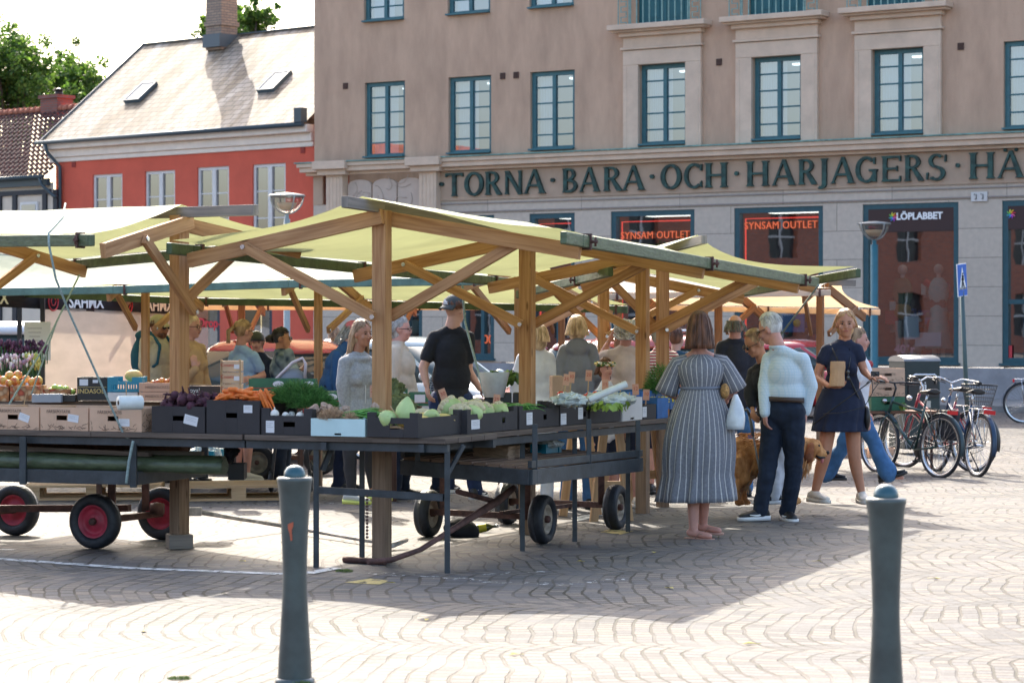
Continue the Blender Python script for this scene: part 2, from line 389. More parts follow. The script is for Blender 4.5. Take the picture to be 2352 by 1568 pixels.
# ---------------------------------------------------------------- buildings
def F1(px, py=None):
    u = along(O1, UD, px); d = O1.y + UD.y*u
    return u if py is None else (u, EYE + (HY-py)/FPX*d)
def wallgrid(mb, u0, u1, z0, z1, holes, y=0., uvs=1.):
    us = sorted(set([u0, u1] + [h[0] for h in holes] + [h[1] for h in holes])); us = [u for u in us if u0 <= u <= u1]
    zs = sorted(set([z0, z1] + [h[2] for h in holes] + [h[3] for h in holes])); zs = [z for z in zs if z0 <= z <= z1]
    for i in range(len(us)-1):
        for j in range(len(zs)-1):
            cu, cz = (us[i]+us[i+1])/2, (zs[j]+zs[j+1])/2
            if any(h[0] < cu < h[1] and h[2] < cz < h[3] for h in holes): continue
            a, b_, c, d = us[i], us[i+1], zs[j], zs[j+1]
            mb.quad((a,y,c), (b_,y,c), (b_,y,d), (a,y,d), ((a,c),(b_,c),(b_,d),(a,d)))
def reveals(mb, h, y0, y1):
    a, b_, c, d = h
    mb.quad((a,y0,c),(a,y0,d),(a,y1,d),(a,y1,c)); mb.quad((b_,y0,d),(b_,y0,c),(b_,y1,c),(b_,y1,d))
    mb.quad((a,y0,d),(b_,y0,d),(b_,y1,d),(a,y1,d)); mb.quad((b_,y0,c),(a,y0,c),(a,y1,c),(b_,y1,c))
def glass_mat(name, f, tint=(1,1,1)):
    m = M(name, (1,1,1)); n, L, b = nodes(m); out = n["Material Output"]
    g = n.new("ShaderNodeBsdfGlossy"); g.inputs['Roughness'].default_value = .012; g.inputs[0].default_value = (.95,.97,1,1)
    t = n.new("ShaderNodeBsdfTransparent"); t.inputs[0].default_value = (*tint, 1)
    tc = n.new("ShaderNodeTexCoord"); nz = n.new("ShaderNodeTexNoise"); nz.inputs['Scale'].default_value = 1.1; L.new(tc.outputs['Object'], nz.inputs[0])
    bp = n.new("ShaderNodeBump"); bp.inputs['Strength'].default_value = .05; bp.inputs['Distance'].default_value = .02; L.new(nz.outputs[0], bp.inputs['Height']); L.new(bp.outputs[0], g.inputs['Normal'])
    mx = n.new("ShaderNodeMixShader"); mx.inputs[0].default_value = f
    L.new(t.outputs[0], mx.inputs[1]); L.new(g.outputs[0], mx.inputs[2]); L.new(mx.outputs[0], out.inputs[0]); return m
GLASS = glass_mat('window glass', .36, (.55,.62,.66)); GLASSU = glass_mat('upper window glass', .32, (.58,.74,.84))
PLASTER = M('brown roughcast plaster', (.52,.35,.245), .9, stretch=(2,2,.6), var=.15, vs=1.0, bump=.9, bs=38, detail=8)
STONE = M('warm sandstone', (.64,.49,.37), .8, var=.1, vs=2.2, bump=.15, bs=50)
BANDM = M('stone lettering band', (.45,.325,.235), .85, var=.08, vs=2, bump=.2)
def ashlar(name, c, rw, rh):
    m = M(name, c, .8); n, L, b = nodes(m); tc = n.new("ShaderNodeTexCoord")
    br = n.new("ShaderNodeTexBrick"); br.inputs['Scale'].default_value = 1; br.inputs['Brick Width'].default_value = rw; br.inputs['Row Height'].default_value = rh
    br.inputs['Mortar Size'].default_value = .008; br.inputs['Color1'].default_value = (*c, 1); br.inputs['Color2'].default_value = (*[k*.9 for k in c], 1); br.inputs['Mortar'].default_value = (*[k*.5 for k in c], 1)
    L.new(tc.outputs['UV'], br.inputs[0]); nz = n.new("ShaderNodeTexNoise"); nz.inputs['Scale'].default_value = 9; nz.inputs['Detail'].default_value = 6; L.new(tc.outputs['UV'], nz.inputs[0])
    mx = n.new("ShaderNodeMix"); mx.data_type = 'RGBA'; mx.blend_type = 'MULTIPLY'; mx.inputs[0].default_value = .3; L.new(br.outputs[0], mx.inputs[6]); L.new(nz.outputs[0], mx.inputs[7]); L.new(mx.outputs[2], b.inputs['Base Color'])
    bp = n.new("ShaderNodeBump"); bp.inputs['Strength'].default_value = .5; bp.inputs['Distance'].default_value = .01; bp.invert = True; L.new(br.outputs['Fac'], bp.inputs['Height']); L.new(bp.outputs[0], b.inputs['Normal'])
    return m
ASH = ashlar('grey ashlar stone', (.66,.555,.455), 2.6, .62)
PLINTH = M('plinth stone', (.30,.29,.30), .85, var=.15, vs=3, bump=.4)
TEAL = M('teal painted frame', (.018,.078,.10), .45, var=.15, vs=8)
VERD = M('verdigris copper', (.16,.30,.27), .7, var=.3, vs=10)
DARKIN = M('dark interior', (.03,.03,.035), .9); ROOMU = M('office interior', (.20,.30,.38), .9)
CURT = M('white curtain', (.50,.56,.62), .9, var=.06, vs=10, stretch=(8,1,.2))
ceil_l = M('lit ceiling lamp', (.9,.9,.9), emit=((1,.97,.9), .8))
B1 = thing('stone_building', 'large brown plastered corner building with stone ground floor and raised letters along its front', 'building', (O1.x, O1.y, zg), FA)
ZB = -zg
def zz(z): return z + ZB       # absolute height -> local height
UW = [(838,930),(1030,1128),(1218,1320),(1470,1578),(1730,1843),(2005,2124),(2305,2420)]
hu = [(F1(a), F1(b_), zz(5.62), zz(7.48)) for a, b_ in UW]
h3 = [(F1(a-2), F1(b_-2), zz(8.97), zz(10.85)) for a, b_ in UW[:3]]
DR = [(1462,1585),(1718,1850),(1990,2122)]
h4 = [(F1(a), F1(b_), zz(8.3), zz(10.85)) for a, b_ in DR]
SH = [(880,972),(1062,1137),(1218,1322),(1405,1597),(1688,1892),(1983,2203),(2303,2520)]
hs = [(F1(a), F1(b_), zz(.70), zz(4.13)) for a, b_ in SH]
mb = MB(); UR = 30
wallgrid(mb, 0, UR, zz(5.25), zz(12.5), hu+h3+h4, 0)
for h in hu+h3+h4: reveals(mb, h, 0, .22)
mb.quad((0,0,0),(0,0,zz(12.5)),(0,9,zz(12.5)),(0,9,0))
mb.quad((0,0,zz(12.5)),(UR,0,zz(12.5)),(UR,9,zz(12.5)),(0,9,zz(12.5)))
mb.build('wall', PLASTER, B1)
mb = MB(); wallgrid(mb, F1(992), UR, zz(.62), zz(4.50), hs, -.04)
for h in hs: reveals(mb, h, -.04, .2)
wallgrid(mb, .0, F1(992), 0, zz(4.5), hs[:1], -.042); mb.build('ground_floor_wall', ASH, B1)
mb = MB(); mb.box((UR/2, -.05, .38), (UR, .10, .76)); mb.build('plinth', PLINTH, B1)
mb = MB(); mb.box((UR/2+F1(992)/2, -.03, zz(4.875)), (UR-F1(992), .10, .75)); mb.box((F1(745)/2, -.02, zz(4.875)), (F1(745)-.02, .08, .75)); mb.build('lettering_band', BANDM, B1)
mb = MB()
for (u0, u1, z0, z1, pr) in ((-.25,UR,5.42,5.52,.42),(-.2,UR,5.30,5.42,.36),(-.12,UR,5.22,5.30,.2)):
    mb.box(((u0+u1)/2, -pr/2, zz((z0+z1)/2)), (u1-u0, pr, z1-z0))
for a in (782, 996):
    u = F1(a); mb.box((u, -.14, zz(3.9)), (.5, .26, 2.65)); mb.box((u, -.18, zz(5.28)), (.85, .44, .14)); mb.box((u,-.25,zz(5.45)),(1.0,.56,.2))
    for k in (-.16,-.05,.06,.17): mb.box((u+k, -.275, zz(3.9)), (.035, .02, 2.5))
mb.build('cornice', STONE, B1, bevel=.02)
mb = MB(); mb.box((UR/2-.15, -.22, zz(5.535)), (UR+.3, .48, .03)); mb.build('cornice_flashing', VERD, B1)
# relief panel left of the lettering
RELM = M('carved pale stone', (.52,.42,.35), .85, bump=1, bs=7, var=.06, vs=4); mb = MB()
ua, ub = F1(802), F1(976); ww = (ub-ua)/3
for k in range(3):
    cx0 = ua+ww*(k+.5); pts = [(cx0-ww*.47, zz(3.6)), (cx0+ww*.47, zz(3.6)), (cx0+ww*.47, zz(4.95))] + [(cx0+ww*.47*cos(q), zz(4.95+.14*sin(q))) for q in [radians(20*i+10) for i in range(8)]] + [(cx0-ww*.47, zz(4.95))]
    mb.prism(pts, lambda x, y, z: V((x, y, z)), .09)
mb.build('relief_panel', RELM, B1)
mb = MB(); mb.m = 0
tw = [(random.uniform(ua, ub), zz(random.uniform(3.7, 5.0))) for _ in range(26)]
for (x, z) in tw:
    p = [(x, z)]; a = random.uniform(0, 6.3)
    for _ in range(7): a += random.uniform(-.5,.9); p.append((p[-1][0]+.07*cos(a), p[-1][1]+.07*sin(a)))
    mb.tube([(q[0], -.095, q[1]) for q in p], .012, 5)
mb.build('carved_ornament', M('ornament stone', (.47,.375,.31), .85), B1)
# string courses below the band
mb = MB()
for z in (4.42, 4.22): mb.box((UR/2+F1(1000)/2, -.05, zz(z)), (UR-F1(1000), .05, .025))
mb.build('string_course', M('dark course stone', (.30,.26,.24), .9), B1)  # thin courses in a darker tone than the ashlar
def bars(mb, u0, u1, z0, z1, nx, nz, y, fr=.07, bw=.035, mid=.09):
    for (a, b_, c, d) in ((u0,u1,z0,z0+fr),(u0,u1,z1-fr,z1)): mb.box(((a+b_)/2, y, (c+d)/2), (b_-a, .07, d-c))
    for (a, b_) in ((u0,u0+fr),(u1-fr,u1)): mb.box(((a+b_)/2, y, (z0+z1)/2), (b_-a, .068, z1-z0-2*fr))
    for k in range(1, nx): u = u0+(u1-u0)*k/nx; mb.box((u, y-.01, (z0+z1)/2), (mid, .064, z1-z0-2*fr))
    for k in range(1, nz): z = z0+(z1-z0)*k/nz; mb.box(((u0+u1)/2, y+.004, z), (u1-u0-2*fr, .03, bw))
def uwin(h, door=False, seed=0):
    rnd = random.Random(seed); u0, u1, z0, z1 = h
    mb = MB(); bars(mb, u0, u1, z0, z1, 2, 5, .12, fr=.10); mb.box(((u0+u1)/2, -.02, z0+.02), (u1-u0, .2, .04)) ; f = mb.build('window', M('upper teal frame', (.04,.14,.165), .45, var=.12, vs=8), B1)
    mb = MB(); mb.quad((u0,.13,z0),(u1,.13,z0),(u1,.13,z1),(u0,.13,z1)); mb.build('pane', GLASSU, f)
    mb = MB(); y1 = 1.6
    mb.quad((u0-.3,y1,z0-.2),(u1+.3,y1,z0-.2),(u1+.3,y1,z1+.2),(u0-.3,y1,z1+.2)); mb.quad((u0-.3,.24,z0-.2),(u0-.3,y1,z0-.2),(u0-.3,y1,z1+.2),(u0-.3,.24,z1+.2))
    mb.quad((u1+.3,y1,z0-.2),(u1+.3,.24,z0-.2),(u1+.3,.24,z1+.2),(u1+.3,y1,z1+.2)); mb.quad((u0-.3,.24,z1+.2),(u0-.3,y1,z1+.2),(u1+.3,y1,z1+.2),(u1+.3,.24,z1+.2))
    mb.build('room', ROOMU, f)
    mb = MB(); n = 12; wc = .32+.12*rnd.random()
    for k in range(n):
        a = u0+.1+(wc)*k/n; mb.quad((a,.3+.03*(k%2),z0),(a+wc/n,.3+.03*((k+1)%2),z0),(a+wc/n,.3+.03*((k+1)%2),z1),(a,.3+.03*(k%2),z1))
    if rnd.random() < .9: mb.quad((u0+.12+wc, .33, z0),(u0+.16+wc*1.5,.33,z0),(u0+.16+wc*1.5,.33,z1),(u0+.12+wc,.33,z1))
    mb.build('curtain', CURT, f)
    mb = MB(); mb.box((u1-.4, .9, z1-.12+.02), (.5, .12, .04)); mb.build('glow_panel', ceil_l, f)
for k, h in enumerate(hu+h3): uwin(h, seed=k)
for k, h in enumerate(h4):
    u0, u1, z0, z1 = h; mb = MB(); mb.box(((u0+u1)/2, .15, (z0+z1)/2), (u1-u0, .06, z1-z0)); mb.box(((u0+u1)/2, .11, (z0+z1)/2), (.08, .03, z1-z0))
    for s in (.27,.73):
        for q in (.25, .75): mb.box((u0+(u1-u0)*s, .115, z0+.1+(z1-z0)*q*.8), (.32, .02, .7))
    f = mb.build('balcony_door', M('teal painted door', (.02,.13,.155), .5), B1)
    mb = MB(); zr = z0-.02; n = 9; a, b_ = u0-.05, u1+.05
    for i in range(n+1): u = a+(b_-a)*i/n; mb.box((u, -.2, zr+.5), (.025, .025, 1.0))
    mb.box(((a+b_)/2, -.2, zr+.02), (b_-a+.7, .05, .04)); mb.box(((a+b_)/2, -.2, zr+1.0), (b_-a+.7, .05, .04))
    for s in (a-.32, b_+.04):          # meander side panels
        for i in range(8):
            z = zr+.06+i*.12; o = .07 if i % 2 else .21
            mb.box((s+.14, -.2, z), (.16, .02, .018)); mb.box((s+o, -.2, z+.06), (.018, .02, .12))
        mb.box((s, -.2, zr+.5), (.02,.02,1)); mb.box((s+.28, -.2, zr+.5), (.02,.02,1))
    mb.build('railing', M('verdigris railing', (.22,.36,.33), .6, var=.2, vs=12), B1)
# stone surrounds around three windows
for k, (wa, wb) in enumerate(UW[3:6]):
    u0, u1 = F1(wa), F1(wb); mb = MB(); zt = zz(7.48); y = -.05
    mb.box((u0-.2, y, (zz(5.55)+zt)/2), (.4, .10, zt-zz(5.55))); mb.box((u1+.2, y, (zz(5.55)+zt)/2), (.4, .10, zt-zz(5.55)))
    mb.box(((u0+u1)/2, y, zt+.17), (u1-u0+.8, .10, .34)); mb.box(((u0+u1)/2, y-.02, zt+.38), (u1-u0+.9, .16, .06))
    mb.box(((u0+u1)/2, y+.005, zt+.58), (u1-u0+.8, .09, .34))
    mb.box(((u0+u1)/2, -.10, zt+.70), (u1-u0+.92, .2, .10)); mb.box(((u0+u1)/2, -.16, zt+.77), (u1-u0+1.2, .32, .05)); mb.box(((u0+u1)/2, -.21, zt+.85), (u1-u0+1.3, .42, .12))
    for s in (u0-.32, u1+.32): mb.box((s, y-.045, (zz(5.55)+zt)/2), (.06, .03, zt-zz(5.6)))
    mb.build('window_surround', STONE, B1, bevel=.012)
# vents
VENT = M('rust brown vent', (.09,.05,.04), .8)
for (px, py) in ((794,198),(1155,175),(1186,173),(1652,143),(2207,107)):
    u, z = F1(px, py); mb = MB(); mb.box((u, -.01, zz(z)), (.14, .03, .15))
    for k in range(4): mb.box((u, -.03, zz(z)-.05+k*.035), (.12, .015, .012))
    mb.build('vent', VENT, B1)
# shop windows
DISP = [M('display red', (.45,.02,.03), .6), M('display teal', (.05,.18,.2), .6), M('display cream', (.5,.45,.35), .7), M('display green', (.05,.12,.05), .7), M('display blue', (.04,.1,.3), .6), M('display mint', (.3,.5,.42), .7), M('display black', (.02,.02,.02), .6), M('display orange', (.6,.25,.03), .6)]
for k, h in enumerate(hs):
    u0, u1, z0, z1 = h; rnd = random.Random(k+50)
    mb = MB(); fr = .12
    mb.box(((u0+u1)/2, .06, z0+fr/2), (u1-u0, .14, fr)); mb.box(((u0+u1)/2, .06, z1-fr/2), (u1-u0, .14, fr)); mb.box((u0+fr/2, .06, (z0+z1)/2), (fr, .139, z1-z0-2*fr)); mb.box((u1-fr/2, .06, (z0+z1)/2), (fr, .139, z1-z0-2*fr))
    mb.box(((u0+u1)/2, -.03, z0-.02), (u1-u0+.08, .2, .05))
    if k in (0,1,2,6): mb.box(((u0+u1)/2, .06, zz(2.0)), (u1-u0-2*fr, .12, .10)); mb.box((u0+(u1-u0)*(.62 if k<6 else .25), .06, (z0+zz(2.0))/2), (.09, .118, zz(2.0)-z0-fr-.05))
    f = mb.build('shop_window', TEAL, B1)
    mb = MB(); mb.quad((u0,.08,z0),(u1,.08,z0),(u1,.08,z1),(u0,.08,z1)); mb.build('pane', GLASS, f)
    mb = MB(); y1 = 2.2
    for q in (((u0-.05,y1,z0-.1),(u1+.05,y1,z0-.1),(u1+.05,y1,z1+.1),(u0-.05,y1,z1+.1)), ((u0-.05,.2,z0-.1),(u0-.05,y1,z0-.1),(u0-.05,y1,z1+.1),(u0-.05,.2,z1+.1)), ((u1+.05,y1,z0-.1),(u1+.05,.2,z0-.1),(u1+.05,.2,z1+.1),(u1+.05,y1,z1+.1)), ((u0-.05,.2,z0-.02),(u1+.05,.2,z0-.02),(u1+.05,y1,z0-.02),(u0-.05,y1,z0-.02)), ((u0-.05,.2,z1+.1),(u0-.05,y1,z1+.1),(u1+.05,y1,z1+.1),(u1+.05,.2,z1+.1))): mb.quad(*q)
    mb.build('shop_interior', DARKIN, f)
    mb = MB()       # goods in the display
    for i in range(46 if k > 2 else 12):
        mb.m = rnd.randrange(8); x = rnd.uniform(u0+.3, u1-.3); z = z0+.1+rnd.random()**1.6*1.5; y = rnd.uniform(.5, 1.6)
        if rnd.random() < .5: mb.box((x, y, z), (rnd.uniform(.1,.4), .12, rnd.uniform(.06,.3)))
        else: mb.ell((x, y, z), (rnd.uniform(.06,.2),0,0), (0,.08,0), (0,0,rnd.uniform(.05,.22)), 8, 6)
    q_ = MB(); q_.box(((u0+u1)/2, 1.2, z1-.06), ((u1-u0)*.7, .35, .05)); q_.build('glow_panel', M('added shop glow', (.9,.9,.9), emit=((1,.93,.82), 1.3)), f)  # glowing panel added to brighten the display; no such lamp is there
    if k == 5:      # mannequins in sports clothes
        for (x, c) in ((u0+.75, 3), (u0+1.0, 7)):
            pass
        for (x, c1, c2) in ((u0+.62, 3, 7), (u1-.75, 5, 5)):
            mb.m = 2; mb.sph((x, .7, z0+2.02), .11); mb.tube([(x,.7,z0+1.8),(x,.7,z0+1.95)], .05); mb.tube([(x-.1,.7,z0),(x-.1,.7,z0+.9)], [.045,.08]); mb.tube([(x+.1,.7,z0),(x+.1,.7,z0+.9)], [.045,.08])
            mb.m = c1; mb.ell((x,.7,z0+1.52), (.24,0,0), (0,.14,0), (0,0,.34)); mb.m = c2; mb.ell((x,.7,z0+1.12), (.2,0,0), (0,.14,0), (0,0,.2))
            if c1 == 5: mb.lathe([(.14,1.2),(.3,.3)], (x,.7,z0))
        mb.m = 0; mb.tube([(u0+1.1,.8,z0+1.75),(u0+1.7,.8,z0+1.45)], .08)
    mb.build('shop_display', DISP, f)
CO = M('neon orange lettering', (.8,.15,.05), emit=((1,.18,.06), .10)); NR = M('red neon tube', (.9,.05,.03), emit=((1,.07,.05), .5)); WHT = M('white lettering', (.85,.85,.85), .5)
for k in (2, 3, 4):
    u0, u1, z0, z1 = hs[k]; par = [o for o in B1.children if o.name.startswith('shop_window')][k]
    mb = MB(); mb.tube([(u0+.2,.14,z0+.3),(u0+.2,.14,z1-.24),(u1-.15,.14,z1-.24)], .02, 6); mb.build('neon_tube', NR, par)
    if k > 2: text('SYNSAM OUTLET', .235, CO, par, TM(((u0+u1)/2+.03, .03, zz(3.56 if k == 3 else 3.72))), 'shop_sign', .01, space=1.08, sx=.93)
for k in (5, 6):
    u0, u1, z0, z1 = hs[k]; par = [o for o in B1.children if o.name.startswith('shop_window')][k]
    mb = MB(); mb.box(((u0+u1)/2, .0, z1-.36), (u1-u0-.24, .02, .5)); mb.build('sign_board', M('maroon sign board', (.035,.012,.012), .5), par)
    text('LÖPLABBET', .205, WHT, par, TM((F1(2112) if k == 5 else F1(2112)+3.47, -.018, zz(3.845))), 'shop_name', .004, bold=.008)
    cx0 = F1(2052) if k == 5 else F1(2323); mb = MB()
    for i in range(8):
        mb.m = i; a = i*pi/4; mb.tube([(cx0+.02*cos(a), -.02, zz(3.845)+.02*sin(a)), (cx0+.06*cos(a+.5), -.02, zz(3.845)+.06*sin(a+.5)), (cx0+.10*cos(a+.2), -.02, zz(3.845)+.10*sin(a+.2))], [.016,.014,.010], 6)
    mb.build('shop_emblem', [M('emblem%d' % i, c, .5) for i, c in enumerate([(.8,.05,.1),(.9,.5,.05),(.8,.8,.1),(.2,.6,.1),(.05,.5,.5),(.1,.3,.8),(.5,.1,.6),(.9,.2,.4)])], par)
par = [o for o in B1.children if o.name.startswith('shop_window')][5]
text('40år', .26, M('pink lettering', (.75,.45,.5), .6), par, TM((F1(2072), .14, zz(.98))), 'offer_lettering', .004, bold=.01)
mb = MB(); mb.box((F1(2085), .2, zz(1.45)), (.34,.02,.5)); mb.box((F1(2120),.3,zz(1.2)),(.6,.05,.3)); mb.build('notice', M('pale notice paper', (.55,.58,.58), .7), par)
par = [o for o in B1.children if o.name.startswith('shop_window')][6]
mb = MB(); mb.box((F1(2316), .03, zz(.95)), (.14,.01,.26)); mb.build('sticker', M('red sticker', (.6,.05,.06), .6), par)
mb = MB(); u, z = F1(2252, 452); mb.box((u, -.07, zz(z)), (.36, .03, .2)); st = mb.build('number_plate', M('white enamel plate', (.62,.6,.58), .5), B1)
mb = MB()
for s in (-.06, .09):
    mb.box((u+s, -.095, zz(z)), (.012, .012, .11)); mb.box((u+s-.02, -.095, zz(z)-.05), (.03,.012,.012)); mb.box((u+s-.04,-.095,zz(z)+.05),(.02,.012,.02))
mb.build('plate_symbol', BLKM, st)
par = [o for o in B1.children if o.name.startswith('shop_window')][4]
mb = MB(); mb.box((F1(1812), .22, zz(1.75)), (.55,.03,.8)); mb.m = 1; mb.box((F1(1812), .19, zz(1.9)), (.4,.03,.3)); mb.m = 2; mb.sph((F1(1812)+.1,.2,zz(1.55)), .09); mb.build('poster', [M('blue poster', (.05,.2,.45), .6), DISP[0], M('yellow spot', (.8,.6,.05), .6)], par)
par = [o for o in B1.children if o.name.startswith('shop_window')][1]
text('00', .3, CO, par, TM((F1(1120), .03, zz(1.15))), 'neon_numerals', .008)

# bronze letters
def arcpoly(cx, cy, rx, ry, a0, a1, wx, wy, n=18):
    o = []; i_ = []
    for k in range(n+1):
        a = radians(a0+(a1-a0)*k/n); o.append((cx+rx*cos(a), cy+ry*sin(a))); i_.append((cx+(rx-wx)*cos(a), cy+(ry-wy)*sin(a)))
    return [[o[k], o[k+1], i_[k+1], i_[k]] for k in range(n)]
def stem(x, w, y0=0., y1=1., s0=1, s1=1):
    f = .85; return [(x-w*(f if s0 else .5), y0), (x+w*(f if s0 else .5), y0), (x+w*.5, y0+.09), (x+w*.5, y1-.09), (x+w*(f if s1 else .5), y1), (x-w*(f if s1 else .5), y1), (x-w*.5, y1-.09), (x-w*.5, y0+.09)]
def dia(p, q, w): return [(p[0]-w/2, p[1]), (q[0]-w/2, q[1]), (q[0]+w/2, q[1]), (p[0]+w/2, p[1])]
SW = .2
def glyph(c):
    """unit width 0..1, height 0..1"""
    if c == 'T': return [stem(.5, SW, 0, .93, 1, 0), [(0,.84),(.02,1),(.98,1),(1,.84),(.95,.84),(.9,.9),(.1,.9),(.05,.84)]]
    if c == 'O': return arcpoly(.5,.5,.5,.52,0,360,.2,.11,28)
    if c == 'C': return arcpoly(.55,.5,.55,.52,50,310,.2,.11,24) + [[(.86,.80),(.93,.97),(.99,.97),(.97,.70),(.9,.72)], [(.86,.2),(.97,.3),(.99,.03),(.93,.05)]]
    if c == 'G': return arcpoly(.5,.5,.5,.52,48,330,.19,.11,24) + [stem(.88, .18, .02, .5, 0, 1), [(.62,.43),(1,.43),(1,.52),(.62,.52)], [(.80,.82),(.86,.97),(.92,.97),(.90,.70),(.84,.72)]]
    if c == 'N': return [stem(.12, .13), stem(.88, .13), [(.03,1),(.25,1),(.97,.0),(.80,-.03)]]
    if c == 'A': return [[(.0,0),(.22,0),(.15,.06),(.53,1),(.45,1.02),(.07,.06)], [(.44,1.03),(.56,1.03),(.93,.06),(1.0,0),(.66,0),(.73,.06)], [(.25,.30),(.75,.30),(.75,.39),(.25,.39)]]
    if c == 'H': return [stem(.16, SW), stem(.84, SW), [(.2,.46),(.8,.46),(.8,.55),(.2,.55)]]
    if c == 'E': return [stem(.2, SW*1.05), [(.2,.91),(.92,.91),(.95,.78),(1,.78),(1,1),(.2,1)], [(.2,0),(1,0),(1,.22),(.95,.22),(.92,.09),(.2,.09)], [(.2,.46),(.78,.46),(.78,.41),(.84,.41),(.84,.61),(.78,.61),(.78,.55),(.2,.55)]]
    if c == 'R': return [stem(.2, SW*1.05)] + arcpoly(.42,.74,.42,.27,-90,90,.19,.09,14) + [[(.2,.92),(.44,.92),(.44,1.01),(.2,1.01)], [(.2,.47),(.46,.47),(.46,.56),(.2,.56)], [(.40,.50),(.60,.50),(1.02,.02),(1.0,-.01),(.76,-.01)]]
    if c == 'B': return [stem(.2, SW*1.05)] + arcpoly(.42,.76,.36,.25,-90,90,.18,.09,14) + arcpoly(.42,.27,.48,.28,-90,90,.2,.1,14) + [[(.2,.92),(.44,.92),(.44,1.01),(.2,1.01)], [(.2,.47),(.44,.47),(.44,.56),(.2,.56)], [(.2,-.01),(.44,-.01),(.44,.09),(.2,.09)]]
    if c == 'J': return [stem(.62, .42, .0, 1, 0, 1)] + arcpoly(.28,0,.55,.2,-120,0,.42,.12,10)
    if c == 'S': 
        P = arcpoly(.5,.745,.37,.275,38,275,.18,.095,16) + arcpoly(.5,.265,.42,.285,-142,92,.20,.10,16)
        return P + [[(.88,.70),(.97,.70),(.97,.97),(.91,.97)], [(.02,.03),(.09,.03),(.12,.30),(.03,.30)]]
    if c == '.': return [[(.5+.5*cos(a), .5+.5*sin(a)) for a in [k*pi/8 for k in range(16)]]]
BRONZE = M('patinated bronze', (.012,.048,.048), .38, metal=.3, var=.5, vs=9, col2=(.03,.10,.09))
LET = [('.',1016,1025),('T',1030,1070),('O',1074,1117),('R',1120,1158),('N',1166,1206),('A',1209,1260),('.',1271,1280),('B',1297,1336),('A',1336,1385),('R',1391,1434),('A',1435,1488),('.',1499,1508),('O',1524,1571),('C',1578,1619),('H',1625,1677),('.',1693,1702),('H',1720,1772),('A',1778,1834),('R',1838,1881),('J',1884,1908),('A',1913,1970),('G',1971,2020),('E',2029,2074),('R',2081,2126),('S',2132,2180),('.',2200,2209),('H',2231,2289),('A',2295,2358)]
sgn = thing('lettering_sign', 'dark bronze raised letters reading TORNA BARA OCH HARJAGERS along the stone band', 'sign', (O1.x, O1.y, zg), FA)
for (c, a, b_) in LET:
    u0, u1 = F1(a), F1(b_); mb = MB(); zb, zt = zz(4.60), zz(5.155)
    if c == '.': zb, zt = zz(4.85), zz(4.95)
    for k, pl in enumerate(glyph(c)):
        # orientation fix
        A_ = sum(pl[i][0]*pl[(i+1)%len(pl)][1]-pl[(i+1)%len(pl)][0]*pl[i][1] for i in range(len(pl)))
        if A_ < 0: pl = pl[::-1]
        mb.prism([(u0+x*(u1-u0), zb+z*(zt-zb)) for x, z in pl], lambda x, y, z: V((x, y, z)), .07+.0015*(k%5), -.085)
    if c == 'A' and a > 2290:
        for s in (.3,.7): mb.ell((u0+s*(u1-u0), -.13, zt+.03), (.045,0,0), (0,.04,0), (0,0,.04))
    mb.build('letter', BRONZE, sgn)

# ---- red house
R0 = V((-4.99, 61.0)); RD = V((.777, -.629)); RA = atan2(-.629, .777); RN = V((-.629, -.777))
def F2(px, py=None, off=0.):
    P = R0 + RN*off; u = along(P, RD, px); d = P.y + RD.y*u
    return u if py is None else (u, EYE+(HY-py)/FPX*d)
B2 = thing('red_house', 'red plastered house with pale slate roof, brick chimney and white windows beside the brown building', 'house', (R0.x, R0.y, zg), RA)
REDP = M('red plaster', (.62,.11,.065), .85, var=.1, vs=1.2, bump=.35, bs=30, detail=7)
WHITEP = M('white painted wood', (.68,.66,.64), .6, var=.05, vs=5); CREAMP = M('cream plaster cornice', (.80,.71,.62), .8, var=.06, vs=4)
uL = F2(128); ez = 6.55
rw = [(213,281,400),(333,402,392),(453,526,383),(580,656,376)]
rh = [(F2(a), F2(b_), zz(3.55), zz(F2((a+b_)/2, t)[1])) for a, b_, t in rw]
rs = [(F2(420), F2(505), zz(.3), zz(3.0)), (F2(545), F2(625), zz(.3), zz(3.0)), (F2(200), F2(330), zz(.3), zz(3.0))]
mb = MB(); wallgrid(mb, uL, 1.2, 0, zz(ez), rh+rs, 0)
for h in rh+rs: reveals(mb, h, 0, .2)
mb.quad((uL,0,0),(uL,0,zz(ez)),(uL,7,zz(ez)),(uL,7,0)); mb.build('wall', REDP, B2)
for h in rh:
    u0, u1, z0, z1 = h; mb = MB(); bars(mb, u0, u1, z0, z1, 2, 3, .08, fr=.08, bw=.03, mid=.14); f = mb.build('window', WHITEP, B2)
    mb = MB(); mb.quad((u0,.09,z0),(u1,.09,z0),(u1,.09,z1),(u0,.09,z1)); mb.build('pane', GLASS, f)
    mb = MB(); mb.quad((u0-.3,.9,z0-.3),(u1+.3,.9,z0-.3),(u1+.3,.9,z1+.3),(u0-.3,.9,z1+.3)); mb.quad((u0-.3,.22,z0-.3),(u0-.3,.9,z0-.3),(u0-.3,.9,z1+.3),(u0-.3,.22,z1+.3)); mb.build('room', M('dim room', (.12,.115,.11), .9), f)
